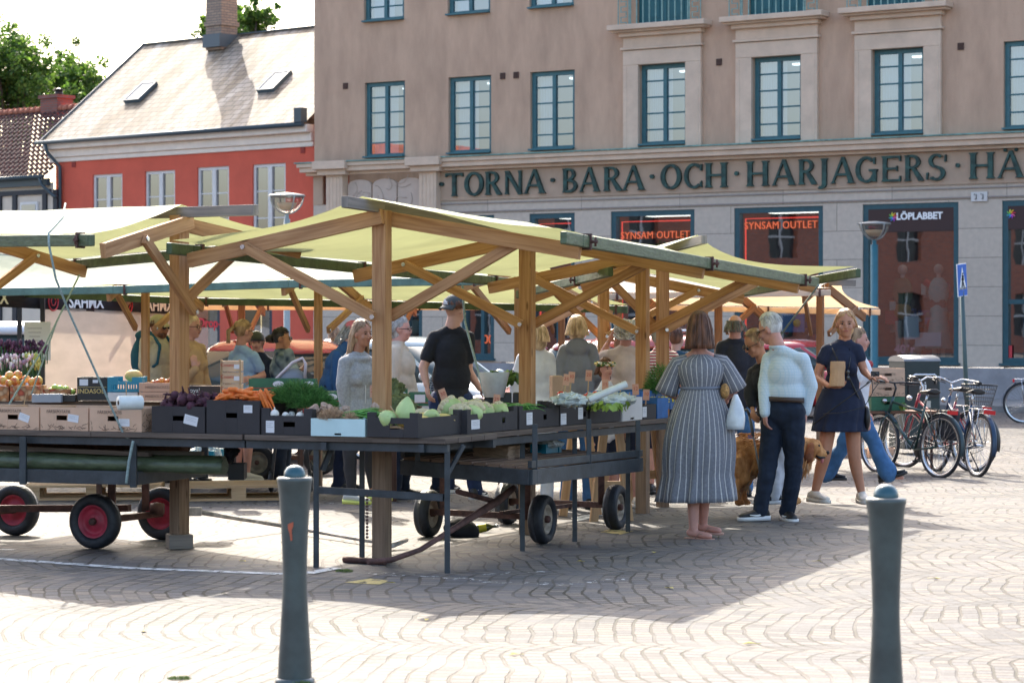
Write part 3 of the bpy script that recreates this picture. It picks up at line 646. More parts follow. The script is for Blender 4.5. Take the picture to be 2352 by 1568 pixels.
for k, h in enumerate(rs):
    u0, u1, z0, z1 = h; mb = MB(); bars(mb, u0, u1, z0, z1, 1, 1, .06, fr=.12); f = mb.build('shop_window', M('dark navy frame', (.02,.03,.05), .5), B2)
    mb = MB(); mb.quad((u0,.08,z0),(u1,.08,z0),(u1,.08,z1),(u0,.08,z1)); mb.build('pane', GLASS, f)
    mb = MB(); mb.quad((u0-.3,1.2,z0-.3),(u1+.3,1.2,z0-.3),(u1+.3,1.2,z1+.3),(u0-.3,1.2,z1+.3)); mb.m = 1
    if k < 2: mb.box(((u0+u1)/2+.2,.5,1.8), (.7,.1,1.3))
    mb.build('shop_interior', [DARKIN, M('pale poster', (.35,.40,.42), .8, var=.5, vs=3)], f)
    if k == 0: text('Drop-in', .34, M('red window lettering', (.75,.02,.04), .5), f, TM((F2(487), .03, zz(EYE+.0)-.05)), 'window_lettering', .004, bold=.008)
mb = MB()
for (z0, z1, pr) in ((ez-.55, ez-.42, .06), (ez-.42, ez-.2, .12), (ez-.2, ez, .3)): mb.box(((uL-.2)/2, -pr/2, zz((z0+z1)/2)), (-uL+.2, pr, z1-z0))
mb.build('eaves_cornice', CREAMP, B2, bevel=.02)
SLATE = M('weathered slate', (.45,.41,.38), .62, spec=.3); n, L, b = nodes(SLATE)
tc = n.new("ShaderNodeTexCoord"); br = n.new("ShaderNodeTexBrick"); br.inputs['Scale'].default_value = 1; br.inputs['Brick Width'].default_value = .32; br.inputs['Row Height'].default_value = .21; br.inputs['Mortar Size'].default_value = .014
br.inputs['Color1'].default_value = (.42,.37,.31,1); br.inputs['Color2'].default_value = (.31,.275,.235,1); br.inputs['Mortar'].default_value = (.07,.06,.055,1)
L.new(tc.outputs['UV'], br.inputs[0]); nz = n.new("ShaderNodeTexNoise"); mp = n.new("ShaderNodeMapping"); mp.inputs[3].default_value = (1.3,.25,1); L.new(tc.outputs['UV'], mp.inputs[0]); L.new(mp.outputs[0], nz.inputs[0]); nz.inputs['Detail'].default_value = 8; nz.inputs['Scale'].default_value = 1.2; nz.inputs['Roughness'].default_value = .7
r = n.new("ShaderNodeValToRGB"); r.color_ramp.elements[0].position = .42; r.color_ramp.elements[1].position = .6; r.color_ramp.elements[0].color = (.44,.37,.27,1); r.color_ramp.elements[1].color = (1,1,1,1); L.new(nz.outputs[0], r.inputs[0])
mx = n.new("ShaderNodeMix"); mx.data_type = 'RGBA'; mx.blend_type = 'MULTIPLY'; mx.inputs[0].default_value = 1; L.new(br.outputs[0], mx.inputs[6]); L.new(r.outputs[0], mx.inputs[7]); L.new(mx.outputs[2], b.inputs['Base Color'])
bp = n.new("ShaderNodeBump"); bp.inputs['Strength'].default_value = .6; bp.inputs['Distance'].default_value = .01; bp.invert = True; L.new(br.outputs['Fac'], bp.inputs['Height']); L.new(bp.outputs[0], b.inputs['Normal'])
run, rise = 3.5, 3.05; e0, e1 = uL-.25, .0; zr0, zr1 = zz(ez)+.02, zz(ez)+rise
mb = MB(); sl_ = sqrt(run**2+rise**2)
def rp(u, t, off=0.): return V((u, -.35+(run+.35)*t, zr0+(zr1-zr0)*t+off))
mb.quad(rp(e0,0), rp(e1,0), rp(e1,1), rp(e0,1), ((e0,0),(e1,0),(e1,sl_),(e0,sl_)))
mb.quad((e0,run,zr1),(e1,run,zr1),(e1,2*run+.35,zr0),(e0,2*run+.35,zr0),((e0,0),(e1,0),(e1,sl_),(e0,sl_))); 
roof = mb.build('roof', SLATE, B2)
mb = MB(); mb.face(tuple([mb.pts([(e0+.25,0,zz(ez)-.3),(e0+.25,7,zz(ez)-.3),(e0+.25,run,zr1-.05)])+k for k in (0,2,1)])); mb.build('gable_wall', REDP, B2)
LEAD = M('dark sheet metal', (.06,.10,.13), .45); mb = MB()
mb.beam(rp(e0,0,.02), rp(e0,1,.02), .04, .05); mb.beam((e0,run,zr1+.02),(e1,run,zr1+.02), .12, .03); mb.build('roof_flashing', LEAD, B2)
mb = MB(); mb.tube([(e0-.1,-.42,zr0-.03),(.0,-.42,zr0-.03)], .06, 10); mb.tube([(e0+.3,-.42,zr0-.08),(e0+.3,-.35,zr0-.3),(e0+.55,-.1,zr0-.7),(e0+.55,-.08,zz(2))], .05, 8)
mb.box((-.12,-.38,zr0+.2),(.25,.22,.36)); mb.build('gutter', M('gutter metal', (.04,.065,.08), .45), B2)
for (px, py) in ((170,378),(696,345)):
    u, z = F2(px, py); mb = MB(); mb.box((u, -.01, zz(z)), (.15,.02,.15)); mb.build('vent', M('dark red vent', (.28,.04,.03), .8), B2)
# skylights: param on roof plane
def skyl(px, py):
    best = None
    for t in [k/200 for k in range(201)]:
        P3 = rp(0, t); off = -P3.y; 
        P = R0 + RN*off; u = along(P, RD, px); d = P.y+RD.y*u; y = HY-(P3.z-ZB-EYE)*FPX/d
        if best is None or abs(y-py) < best[0]: best = (abs(y-py), u, t)
    return best[1], best[2]
T_ = V((0, run+.35, zr1-zr0)).normalized(); N_ = V((0, -T_.z, T_.y))
for (px, py) in ((325,216),(632,191)):
    u, t = skyl(px, py); c = rp(u, t); mb = MB(); R_ = Matrix((V((1,0,0)), T_, N_)).transposed()
    for s in (-.28,.28): mb.box(c+V((s,0,0))+N_*.05, (.05,.87,.10), R_)
    for s in (-.41,.41): mb.box(c+T_*s+N_*.05, (.51,.05,.099), R_)
    f = mb.build('skylight', LEAD, B2); mb = MB(); mb.box(c+N_*.07, (.51,.78,.02), R_); mb.build('pane', M('skylight glass', (.5,.55,.6), .08, spec=1), f)
# chimney
def brick_mat(name, c1, c2, mort, bw=.22, bh=.075, uv=True):
    m = M(name, c1, .85); n, L, b = nodes(m); tc = n.new("ShaderNodeTexCoord"); br = n.new("ShaderNodeTexBrick"); br.inputs['Scale'].default_value = 1
    br.inputs['Brick Width'].default_value = bw; br.inputs['Row Height'].default_value = bh; br.inputs['Mortar Size'].default_value = .01
    br.inputs['Color1'].default_value = (*c1,1); br.inputs['Color2'].default_value = (*c2,1); br.inputs['Mortar'].default_value = (*mort,1)
    L.new(tc.outputs['UV'], br.inputs[0]); L.new(br.outputs[0], b.inputs['Base Color'])
    bp = n.new("ShaderNodeBump"); bp.inputs['Strength'].default_value = .5; bp.inputs['Distance'].default_value = .008; bp.invert = True; L.new(br.outputs['Fac'], bp.inputs['Height']); L.new(bp.outputs[0], b.inputs['Normal']); return m
YBR = brick_mat('yellow grey brick', (.36,.27,.20), (.27,.20,.16), (.17,.15,.13)); RBR = brick_mat('weathered red brick', (.30,.10,.07), (.20,.08,.06), (.16,.13,.12))
def bbox(mb, c, sz):
    """box with metre uvs, v vertical"""
    x0, x1, y0, y1, z0, z1 = c[0]-sz[0]/2, c[0]+sz[0]/2, c[1]-sz[1]/2, c[1]+sz[1]/2, c[2]-sz[2]/2, c[2]+sz[2]/2
    for (a, b_) in (((x0,y0),(x1,y0)),((x1,y0),(x1,y1)),((x1,y1),(x0,y1)),((x0,y1),(x0,y0))):
        l = sqrt((a[0]-b_[0])**2+(a[1]-b_[1])**2); mb.quad((*a,z0),(*b_,z0),(*b_,z1),(*a,z1),((0,z0),(l,z0),(l,z1),(0,z1)))
    mb.quad((x0,y0,z1),(x1,y0,z1),(x1,y1,z1),(x0,y1,z1)); mb.quad((x0,y1,z0),(x1,y1,z0),(x1,y0,z0),(x0,y0,z0))
Pc = R0 + RN*-(run-.3); u = along(Pc, RD, 512); mb = MB()
bbox(mb, (u, run-.35, zr1+.35), (.62,.62,1.6)); bbox(mb, (u, run-.35, zr1+.28), (.70,.70,.12)); bbox(mb, (u, run-.35, zr1+1.25), (.72,.72,.3)); mb.m = 1
bbox(mb, (u, run-.40, zr1-.2), (.68,.72,.36)); mb.build('chimney', [YBR, M('lead flashing', (.09,.12,.14), .5)], roof)

# ---- timber framed house far left
O3 = R0 + RD*uL + RN*.15; B3 = thing('timber_framed_house', 'cream house with black timber framing and dark red tiled roof at the left edge', 'house', (O3.x, O3.y, zg), RA)
CRP = M('cream plaster', (.62,.54,.45), .85, var=.05, vs=3); BLKT = M('black timber', (.015,.02,.03), .6)
mb = MB(); wallgrid(mb, -6, .1, 0, zz(5.45), [], 0); mb.build('wall', CRP, B3)
mb = MB(); zt = zz(5.75)
def F3(px, py): P = O3; u = along(P, RD, px); d = P.y+RD.y*u; return u, EYE+(HY-py)/FPX*d
u1_, z1_ = F3(60, 443)
mb.box((-3,-.03,zz(z1_)), (6,.06,.13)); 
for px in (2, 37, 106, 131):
    uu, _ = F3(px, 450); mb.box((uu-.02, -.031, zz(z1_)/2+.2), (.17,.06,zz(z1_)-.3))
mb.build('timber_frame', BLKT, B3)
uu, z_ = F3(70, 462); mb = MB(); mb.box((uu,-.03,zz(z_)-.5),(.75,.07,.95)); f = mb.build('window', WHITEP, B3); mb = MB(); mb.box((uu,-.07,zz(z_)-.5),(.6,.02,.8)); mb.build('pane', GLASS, f)
TILE = M('dark red pantiles', (.075,.032,.027), .8, var=.5, vs=5, bump=.2, detail=6)
mb = MB(); _, ze = F3(60, 408); ze = zz(ze); _, zrr = F3(60, 222); rr_ = 2.6; hh = 2.15; nu, nv = 150, 15; S_ = sqrt(rr_**2+hh**2)
for j in range(nv):
    t0_, t1_ = j/nv, (j+1)/nv; base = []
    for k, (t, of) in enumerate(((t0_, .035), (t1_, .005))):
        base.append(mb.pts([(-6.2+6.25*i/nu, -.25+(rr_+.25)*t, ze+hh*t+of+.035*sin(2*pi*i/5)) for i in range(nu+1)]))
    for i in range(nu): mb.face((base[0]+i, base[0]+i+1, base[1]+i+1, base[1]+i), None, False)
roof3 = mb.build('roof', TILE, B3)
mb = MB(); mb.tube([(-6.2,-.3,ze-.02),(0,-.3,ze-.02)], .055, 8); mb.tube([(-.15,-.3,ze-.05),(-.12,-.25,ze-.25),(.25,-.16,ze-.55),(.35,-.1,ze-.6)], .05, 8); mb.box((-3,-.1,ze-.16),(6,.12,.2)); mb.build('gutter', M('gutter metal', (.04,.065,.08)), B3)
mb = MB()
for i in range(26): mb.tube([(-6.2+i*.245, rr_, ze+hh+.05),(-6.2+(i+1)*.245, rr_, ze+hh+.08)], [.085,.10], 8)
mb.build('ridge_tiles', M('terracotta ridge tile', (.42,.16,.10), .8, var=.2, vs=8), roof3)
uc = along(O3+RN*-rr_, RD, 118); mb = MB(); bbox(mb, (uc, rr_+.2, ze+hh+.15), (.75,.6,.55)); bbox(mb, (uc, rr_+.2, ze+hh+.42), (.85,.7,.1)); mb.build('chimney', RBR, roof3)
mb = MB(); mb.tube([(uc+.1,rr_+.2,ze+hh+.45),(uc+.1,rr_+.2,ze+hh+.62)], .12, 10); mb.tube([(uc+.1,rr_+.2,ze+hh+.62),(uc+.1,rr_+.2,ze+hh+.68)], [.2,.05], 10); mb.build('chimney_cap', BLKM, roof3)

# ---- building across the square, seen only as reflections in the panes
B4 = thing('brick_building', 'red brick building across the square, mirrored in the shop windows', 'building', (-46, 8, zg), radians(78))
BRK = brick_mat('orange red brick', (.50,.14,.07), (.36,.10,.055), (.30,.24,.2), .26, .09)
holes = []
for i in range(22):
    for z in (1.0, 4.6): holes.append((-44+4.2*i, -42.3+4.2*i, z, z+2.1))
mb = MB(); wallgrid(mb, -48, 48, 0, 7.4, holes, 0)
for h in holes: reveals(mb, h, 0, .25)
mb.build('wall', BRK, B4)
mb = MB(); mb.m = 0
for h in holes: mb.quad((h[0],.25,h[2]),(h[1],.25,h[2]),(h[1],.25,h[3]),(h[0],.25,h[3]))
mb.m = 1
for h in holes: mb.box(((h[0]+h[1])/2,.2,(h[2]+h[3])/2),(.08,.06,h[3]-h[2])); mb.box(((h[0]+h[1])/2,.2,(h[2]+h[3])/2),(h[1]-h[0],.061,.08))
mb.build('window_panes', [M('dark pane', (.03,.035,.04), .2), WHITEP], B4)
mb = MB(); mb.quad((-48.5,-.5,7.3),(48.5,-.5,7.3),(48.5,4,9.3),(-48.5,4,9.3)); mb.build('roof', M('orange roof tiles', (.45,.13,.06), .8, var=.3, vs=3), B4)
# ---------------------------------------------------------------- market stalls
GD = V((.913, -.407, 0)); RDIR = V((.407, .913, 0))
def stall(label, frames, canv, hem, over=(.35, .35), post=.10, ridge_over=(.5,.4), pw=WOOD, name='market_stall', group='canvas roofed market stalls', sag=.05, ngr=True, hemt=(.045,.080), braces=True, clips=True):
    fr0 = frames[0]; th = thing(name, label, 'market stall', (fr0['b'].x, fr0['b'].y, fr0['b'].z), 0, group)
    for f in frames:
        b_, rdg, Lf, Rt = f['b'], f['r'], f['L'], f['R']
        if f.get('post', True):
            top = V((b_.x, b_.y, rdg.z-.02)); mid = b_.lerp(top, .36)
            mb = MB(); dirg = (Rt-Lf); dirg.z = 0; dirg.normalize()
            mb.beam(b_, mid, post, post, dirg); mb.m = 1; mb.beam(mid, top, post, post, dirg)
            mb.build('post', [wood_mat('weathered post foot', (.22,.14,.09), (.40,.27,.18)) if 'weathered post foot' not in _m else _m['weathered post foot'], pw], th, True, bevel=.004)
        for e in (Lf, Rt):
            off = V((0,0,-.07)); dirr = (e-rdg); a = rdg + off + V((0,0,0))
            sd = V((-(e-rdg).y, (e-rdg).x, 0)).normalized()*(post/2+.024)
            if f.get('flip'): sd = -sd
            mb = MB(); mb.beam(a+sd-dirr*.03, e+off+sd, .045, .10); mb.build('rafter', pw, th, True, bevel=.003)
            if braces and f.get('post', True):
                hb = b_.z + (rdg.z-b_.z)*f.get('hb', .69); q = rdg.lerp(e, f.get('bt', .66)) + off
                sd2 = sd*((post/2+.07)/(post/2+.024)) if not f.get('in') else sd*.0
                p0 = V((b_.x, b_.y, hb)) + sd2; p1 = q + sd2
                mb = MB(); mb.beam(p0, p1, .04, .07); mb.build('brace', pw, th, True, bevel=.003)
                mb = MB()
                for p in (p0, p1):
                    nrm = sd.normalized(); mb.tube([p+nrm*.018, p+nrm*.030], .016, 10)
                mb.build('bolt', CHROME, th, True)
    # polylines
    rl = [f['r'] for f in frames]; ll = [f['L'] for f in frames]; rr = [f['R'] for f in frames]
    def ext(P, o0, o1):
        d0 = (P[0]-P[1]).normalized(); d1 = (P[-1]-P[-2]).normalized(); return [P[0]+d0*o0] + P + [P[-1]+d1*o1]
    rx = ext(rl, *ridge_over); mb = MB()
    for i in range(len(rx)-1): mb.beam(rx[i]+V((0,0,.0)), rx[i+1]+V((0,0,.0)), .05, .075)
    mb.build('ridge_pole', WOODG, th, True, bevel=.004)
    for nm, E in (('left', ll), ('right', rr)):
        ex = ext(E, *over); rxx = ext(rl, *over); mb = MB(); NS = 9; NT = 10
        rows = []
        for i in range(len(ex)-1):
            seg = NS if 0 < i < len(ex)-2 else 3
            for s in range(seg + (1 if i == len(ex)-2 else 0)):
                q = s/seg; a = rxx[i].lerp(rxx[i+1], q); c = ex[i].lerp(ex[i+1], q); row = []
                fullspan = 0 < i < len(ex)-2
                for t_ in range(NT+1):
                    t = t_/NT; p = a.lerp(c, t)
                    p.z += .055 - sag*(sin(pi*q) if fullspan else 0)*sin(pi*min(1, t*.85+.05)) - .03*sin(pi*t)
                    p.z += .012*mnoise.noise(p*2.1)
                    if not fullspan:
                        k = (1-q) if i == 0 else q; d = (ex[0]-ex[1]).normalized() if i == 0 else (ex[-1]-ex[-2]).normalized()
                        p -= d*k*(over[0] if i == 0 else over[1])*.75*sin(pi*t)
                    row.append(p)
                rows.append(mb.pts(row))
        for j in range(len(rows)-1):
            for t_ in range(NT): mb.face((rows[j]+t_, rows[j+1]+t_, rows[j+1]+t_+1, rows[j]+t_+1), None, True)
        mb.build('canvas', canv, th, True)
        mb = MB(); out = (E[0]-rl[0]); out.z = 0; out.normalize()
        o3 = out*.03
        for i in range(len(ex)-1):
            a, c = ex[i]+o3, ex[i+1]+o3; mb.beam(a, c, hemt[0], hemt[1]+.001*(i%3))
        mb.build('eave_hem', hem[0 if nm == 'left' else 1], th, True, bevel=.008)
        if clips:
            for e in E:
                mb = MB(); d = (E[1]-E[0]).normalized(); c = e+o3+d*.12
                mb.beam(c-d*.012, c+d*.012, hemt[0]+.02, hemt[1]+.025); mb.tube([c+out*.03, c+out*.075], .012, 6); mb.tube([c+out*.06-V((0,0,.03)), c+out*.06+V((0,0,.03))], .009, 6)
                mb.build('clamp', RUST, th, True)
    return th
def fr(b, r, L_, R_, **k): return dict(b=b, r=r, L=L_, R=R_, **k)
def gnd(p): return V((p.x, p.y, G(p.y)))
# right hand front stall (three posts)
S1f = []
A_ = gnd(W(872, 800, 16.1)); 
for k, (px, d) in enumerate(((877,16.1),(1211,18.45),(1476,21.2))):
    b_ = gnd(W(px, 0, d)); rz = [2.345, 2.285, 2.215][k]
    Lp = V((b_.x, b_.y, 0)) - GD*1.45; Rp = V((b_.x, b_.y, 0)) + GD*1.40
    Lp.z = [2.075,2.01,1.955][k]; Rp.z = [2.105,2.02,1.945][k]
    S1f.append(fr(b_, V((b_.x, b_.y, rz)), Lp, Rp, bt=.68, flip=False))
stall('front green canvas stall on a row of three orange posts, nearest the camera', S1f, CANVAS, (HEMD, HEM), over=(.30,.65), ridge_over=(.55,.6))
# second stall right, behind
RS2 = V((-.208, .978, 0)); GS2 = V((.978, .208, 0)); S2f = []
for px, d, z in ((1522,22.2,2.24),(1386,24.4,2.15)):
    b_ = gnd(W(px, 0, d)); Lp = V((b_.x,b_.y,0))-GS2*.75; Rp = V((b_.x,b_.y,0))+GS2*1.45; Lp.z = z-.27; Rp.z = z-.27
    S2f.append(fr(b_, V((b_.x,b_.y,z)), Lp, Rp, flip=True))
stall('green canvas stall with a drooping right-hand eave, two posts, behind the front right stall', S2f, CANVAS, (HEMD, HEMD), over=(1.15,.5), ridge_over=(1.35,.5))
# left front stall
b0 = gnd(W(412, 0, 17.1)); S0f = [fr(b0+V((0,0,.10)), W(413,488,17.1), W(214,552,16.0), W(700,556,17.6), flip=False, bt=.6),
      fr(gnd(W(-140,0,19.6)), W(-140,505,19.6), W(-160,556,17.4), W(184,606,20.6), flip=True, bt=.62, hb=.66)]
stall('left green canvas stall standing over the red-wheeled cart, its post on a wooden block', S0f, CANVAS, (HEM, HEMD), over=(.02,.4), ridge_over=(.9,.4), sag=.03)
mb = MB(); mb.box((0,0,.05), (.17,.17,.10)); mb.build('post_block', WOODG, None, bevel=.006).location = (b0.x, b0.y, G(b0.y)); o = bpy.data.objects['post_block']; o.rotation_euler = (0,0,.3)
tag(o, 'small grey wooden block under the foot of the left stall post', 'wood block')
# long stall behind, eave nearly level
MSf = []
for (px, d, rdy, L_, R_) in ((-150,25.8,588,(-190,674,24.9),(-100,668,28.2)),(334,25.5,598,(262,666,24.6),(452,692,27.6)),(731,25.2,602,(664,652,24.2),(842,698,27.2)),(1192,25.0,606,(1062,646,23.8),(1392,710,26.6))):
    MSf.append(fr(gnd(W(px,0,d)), W(px, rdy, d), W(*L_), W(*R_), flip=True, hb=.70, bt=.7))
stall('long green canvas stall behind, its pale teal front eave running across the left half', MSf, CANVAS, (M('faded teal tarpaulin hem', (.11,.20,.17), .5, var=.25, vs=8, bump=.5, bs=18), HEMD), over=(.3,.25), post=.075, ridge_over=(.3,.2))
# cream stalls further back
C1 = [fr(gnd(W(px,0,31)), W(px,648,31), W(px-30,683,30), W(px+40,706,32.5), flip=True, hb=.72, bt=.7) for px in (330, 555, 903, 1290)]
stall('far cream canvas stall in front of the red house', C1, CREAM, (CREAM, CREAM), post=.08, pw=wood_mat('brown stall wood', (.22,.10,.05), (.42,.2,.09)), sag=.03, name='cream_stall', group='cream canvas stalls at the back', hemt=(.03,.07))
C2 = [fr(gnd(W(px,0,29)), W(px+5,636+k*6,29), W(px-25,681-k*4,28), W(px+90,706+k*5,30), flip=True, hb=.72, bt=.7) for k, px in enumerate((1420, 1650, 1884))]
stall('far cream canvas stall with bright white top beside the right lamp post', C2, CREAM, (CREAM, CREAM), post=.08, pw=_m['brown stall wood'], sag=.05, name='cream_stall', group='cream canvas stalls at the back', hemt=(.03,.07), over=(.3,.25))
# ropes
ROPE = M('grey green rope', (.26,.33,.31), .8, var=.3, vs=60)
def rope(label, pts, r=.009):
    P = [W(*p) for p in pts]; o = P[0].copy(); mb = MB(); Q = []
    for i in range(len(P)-1):
        for k in range(8): Q.append(P[i].lerp(P[i+1], k/8))
    Q.append(P[-1]); mb.tube([q-o for q in Q], r, 6)
    ob = mb.build('rope', ROPE); ob.location = o; tag(ob, label, 'rope', 'guy ropes on the stalls'); return ob
rope('thick grey rope from the left stall eave down to the near cart post', [(150,468,16.6),(144,500,16.2),(112,535,15.9),(112,560,15.85),(128,640,15.9),(160,720,16.0),(285,1000,16.2),(306,1012,16.2)], .0075)
rope('grey rope slanting from the left stall eave down to the fruit boxes', [(182,632,19.5),(105,790,18.5),(20,930,17.4)], .008)
rope('thin grey rope just right of the slanting one on the left', [(182,632,19.6),(130,740,19.4),(72,905,19.0)], .006)
rope('short rope end hanging down the near cart post', [(306,1012,16.1),(296,1060,16.1),(290,1110,16.1)], .010)
rope('green rope beside the man in the black cap', [(1062,655,21.0),(1068,740,21.0),(1118,925,20.6)], .012)
rope('thin rope slanting under the right stall eave', [(1880,655,20.8),(1800,760,22),(1706,890,23)], .009)

# ---------------------------------------------------------------- tables and carts
TZ = .85
K = V((-.53, 15.25, 0))
def LT(t, s, z=0.): p = K - GD*t + RDIR*s; return V((p.x, p.y, z))      # left table: t to the left, s inward
def RT(t, s, z=0.): p = K + RDIR*t - GD*s; return V((p.x, p.y, z))      # right table: t away, s inward
def TTz(y): return TZ + G(y)*.6
def table(label, t0, t1, fn, depth, legs, planks=4, th=.035, hf=TTz, mat=WOODT):
    a = fn(t0, 0); o = thing('trestle_table', label, 'table', (a.x, a.y, G(a.y)), 0, 'plank tables')
    mb = MB(); w_ = depth/planks
    for k in range(planks):
        for (u, v_) in ((t0, (t0+t1)/2), ((t0+t1)/2, t1)):
            p, q = fn(u+.002, w_*(k+.5)), fn(v_-.002, w_*(k+.5)); mb.beam((p.x,p.y,hf(p.y)-th/2), (q.x,q.y,hf(q.y)-th/2), w_-.006, th)
    mb.build('tabletop', mat, o, True, bevel=.003)
    mb = MB(); p, q = fn(t0,.05), fn(t1,.05); mb.beam((p.x,p.y,hf(p.y)-th-.03), (q.x,q.y,hf(q.y)-th-.03), .04, .05)
    p, q = fn(t0,depth-.05), fn(t1,depth-.05); mb.beam((p.x,p.y,hf(p.y)-th-.03), (q.x,q.y,hf(q.y)-th-.03), .04, .05); mb.build('table_frame', STEEL, o, True)
    for (t, s) in legs:
        p = fn(t, s); mb = MB(); mb.beam((p.x,p.y,G(p.y)), (p.x,p.y,hf(p.y)-th-.05), .035, .035, (1,0,0)); mb.build('leg', STEEL, o, True)
    return o
tl = lambda px: -along(K, GD, px)      # left distance for a pixel column
tr = lambda px: along(K, RDIR, px)
table('plank table of the corner pitch carrying leek, onion and carrot boxes', -.12, tl(560), LT, .8, ((tl(716), .06),(tl(1018),.06),(tl(716),.7)))
table('plank table on the left carrying the brown potato boxes', tl(556), tl(-120), LT, .85, ((tl(-60),.1),))
table('plank table running away to the right under the cauliflower and cabbage boxes', .0, tr(1540), RT, .8, ((tr(1230),.1),(tr(1349),.1),(tr(1470),.1)))
# low rail, brace and chain between the steel legs
mb = MB(); p, q = LT(tl(716),.06), LT(tl(1010),.06); mb.beam((p.x,p.y,.50+G(p.y)), (q.x,q.y,.475), .03, .045); mb.build('leg_rail', STEEL, bpy.data.objects['trestle_table'], True)
mb = MB(); p = LT(tl(1018),.06); mb.beam((p.x+.0,p.y,.62), (p.x+.10,p.y+.1,.8), .02, .025); mb.build('leg_brace', STEEL, bpy.data.objects['trestle_table'], True); mb = MB(); p = LT(tl(716),.1); mb.beam((p.x+.02,p.y,.62),(p.x+.1,p.y+.05,.82),.03,.03); mb.build('leg_brace', STEEL, bpy.data.objects['trestle_table'], True)
mb = MB(); p = LT(tl(835), .05)
for k in range(13): mb.lathe([(.007,-.008),(.011,0),(.007,.008)], (p.x, p.y, .47-.022*k), (0,0,1), 6, True)
c_ = mb.build('chain', RUST, bpy.data.objects['trestle_table'], True)

def wheel(par, c, ax, R, wd, rim, name='wheel', hubc=RUST):
    """c centre, ax axle direction (towards the visible face)"""
    ax = V(ax).normalized(); wt = MB()
    prof = []
    for k in range(15):
        a = pi*k/14*2; sq_ = math.copysign(abs(sin(a))**.75, sin(a)); prof.append((R-R*.215+R*.215*math.copysign(abs(cos(a))**.75, cos(a)), wd*.5*sq_))
    wt.lathe(prof + [prof[0]], c, ax, 40)
    t = wt.build('wheel', RUBBER, par, True)
    rb = MB(); ri = R-R*.40
    for s in (1, -1):
        rb.lathe([(ri+.006, s*wd*.30), (ri-.012, s*wd*.34), (ri-.02, s*wd*.12), (ri*.62, s*wd*.06), (ri*.5, s*wd*.20), (ri*.22, s*wd*.22), (.001, s*wd*.22)], c, ax, 32)
    rb.build('rim', rim, t if False else par, True) if False else None
    r_ = rb.build('rim', rim); r_.parent = t
    inv = V(par.location)
    for v in r_.data.vertices: v.co = Matrix.Rotation(-par.rotation_euler.z, 3, 'Z') @ (v.co - inv)
    hb = MB(); hb.lathe([(.001,.0),(.026,.0),(.026,wd*.45),(.018,wd*.52),(.001,wd*.52)], c, ax, 12); h_ = hb.build('hub', hubc); h_.parent = t
    for v in h_.data.vertices: v.co = Matrix.Rotation(-par.rotation_euler.z, 3, 'Z') @ (v.co - inv)
    return t
RIMR = M('red wheel rim', (.42,.03,.06), .5, var=.3, vs=8); RIMT = M('rusty cream rim', (.36,.28,.20), .7, var=.45, vs=14, col2=(.5,.42,.33)); RIMD = M('grey tan rim', (.24,.22,.17), .6, var=.4, vs=12)
# left cart (red wheels)
cd = V((-.94, .35, 0)); ca = V((.35, .94, 0))
pc = Wg(310, 1225); LC = thing('flatbed_cart', 'market cart with red wheels and long wrapped poles on its deck, at the left', 'cart', tuple(Wg(219,1262)), 0, 'market carts')
Rw = .195
wn_ = Wg(219,1260); wf = wn_ + V((.345,.87,0)); wbn = wn_+cd*1.35; wbf = wf + cd*1.25
for c in (wn_, wf, wbn, wbf): wheel(LC, (c.x, c.y, G(c.y)+Rw), -ca, Rw, .115, RIMR)
mb = MB()
for (a, b_) in ((wn_, wf), (wbn, wbf)): mb.beam((a.x,a.y,G(a.y)+Rw), (b_.x,b_.y,G(b_.y)+Rw), .045, .045)
m1, m2 = (wn_+wf)/2, (wbn+wbf)/2; mb.beam((m1.x,m1.y,.24), (m2.x,m2.y,.20), .05, .05)
for c in (wn_, wf): q = c+V((.1,.1,0)) if c is wn_ else c-V((.1,.15,0)); mb.beam((q.x,q.y,.2), (q.x,q.y,.45), .05, .05, (1,0,0))
mb.lathe([(.04,0),(.05,.05),(.04,.10)], (wf.x-.05,wf.y-.25,.22), (1,0,0), 12, True)
mb.build('axle', RUST, LC, True)
e0_ = W(310, 1098, 16.2); zt = e0_.z; 
def lc(a, b_, z): p = V((e0_.x, e0_.y, 0)) + cd*a + ca*b_; return V((p.x, p.y, z))
mb = MB(); mb.beam(lc(0,0,zt), lc(2.6,0,zt-.0), .04, .09); mb.beam(lc(0,0,zt), lc(0,1.0,zt), .04, .09); mb.beam(lc(0,1,zt), lc(2.6,1,zt), .04, .09)
for (a, b_) in ((-.0,-.02),(.85,-.02),(1.75,-.02),(0,1.0),(.85,1.0)): mb.beam(lc(a,b_,zt-.06), lc(a,b_,.80 if a else .77), .045, .045, (1,0,0))
mb.build('cart_frame', STEEL, LC, True, bevel=.003)
mb = MB()
for k in range(6): mb.beam(lc(.02,.08+k*.165,zt+.03), lc(2.6,.08+k*.165,zt+.03), .155, .025)
mb.build('deck', WOODT, LC, True)
def pole(label, a0, a1, b_, z, r, mat, name='wrapped_pole', b1=None, z1=None, sq=False):
    p, q = lc(a0, b_, z), lc(a1, b_ if b1 is None else b1, z if z1 is None else z1); mb = MB(); o = p.copy()
    N = 14; pts = [(p.lerp(q, i/N)-o) for i in range(N+1)]
    if sq: mb.beam(V((0,0,0)), q-o, r*2, r*1.4)
    else: mb.tube(pts, [r*(1+.08*sin(i*2.3)) for i in range(N+1)], 14)
    ob = mb.build(name, mat, None, bevel=.004 if sq else 0); ob.location = o; return tag(ob, label, 'pole', 'poles lying on the left cart')
GRW = M('olive green tarpaulin', (.075,.095,.05), .35, var=.35, vs=12, bump=.5, bs=14, stretch=(1,1,3))
pole('long roll of olive green tarpaulin sticking out past the cart end', -.62, 2.5, .10, zt+.085, .052, GRW)
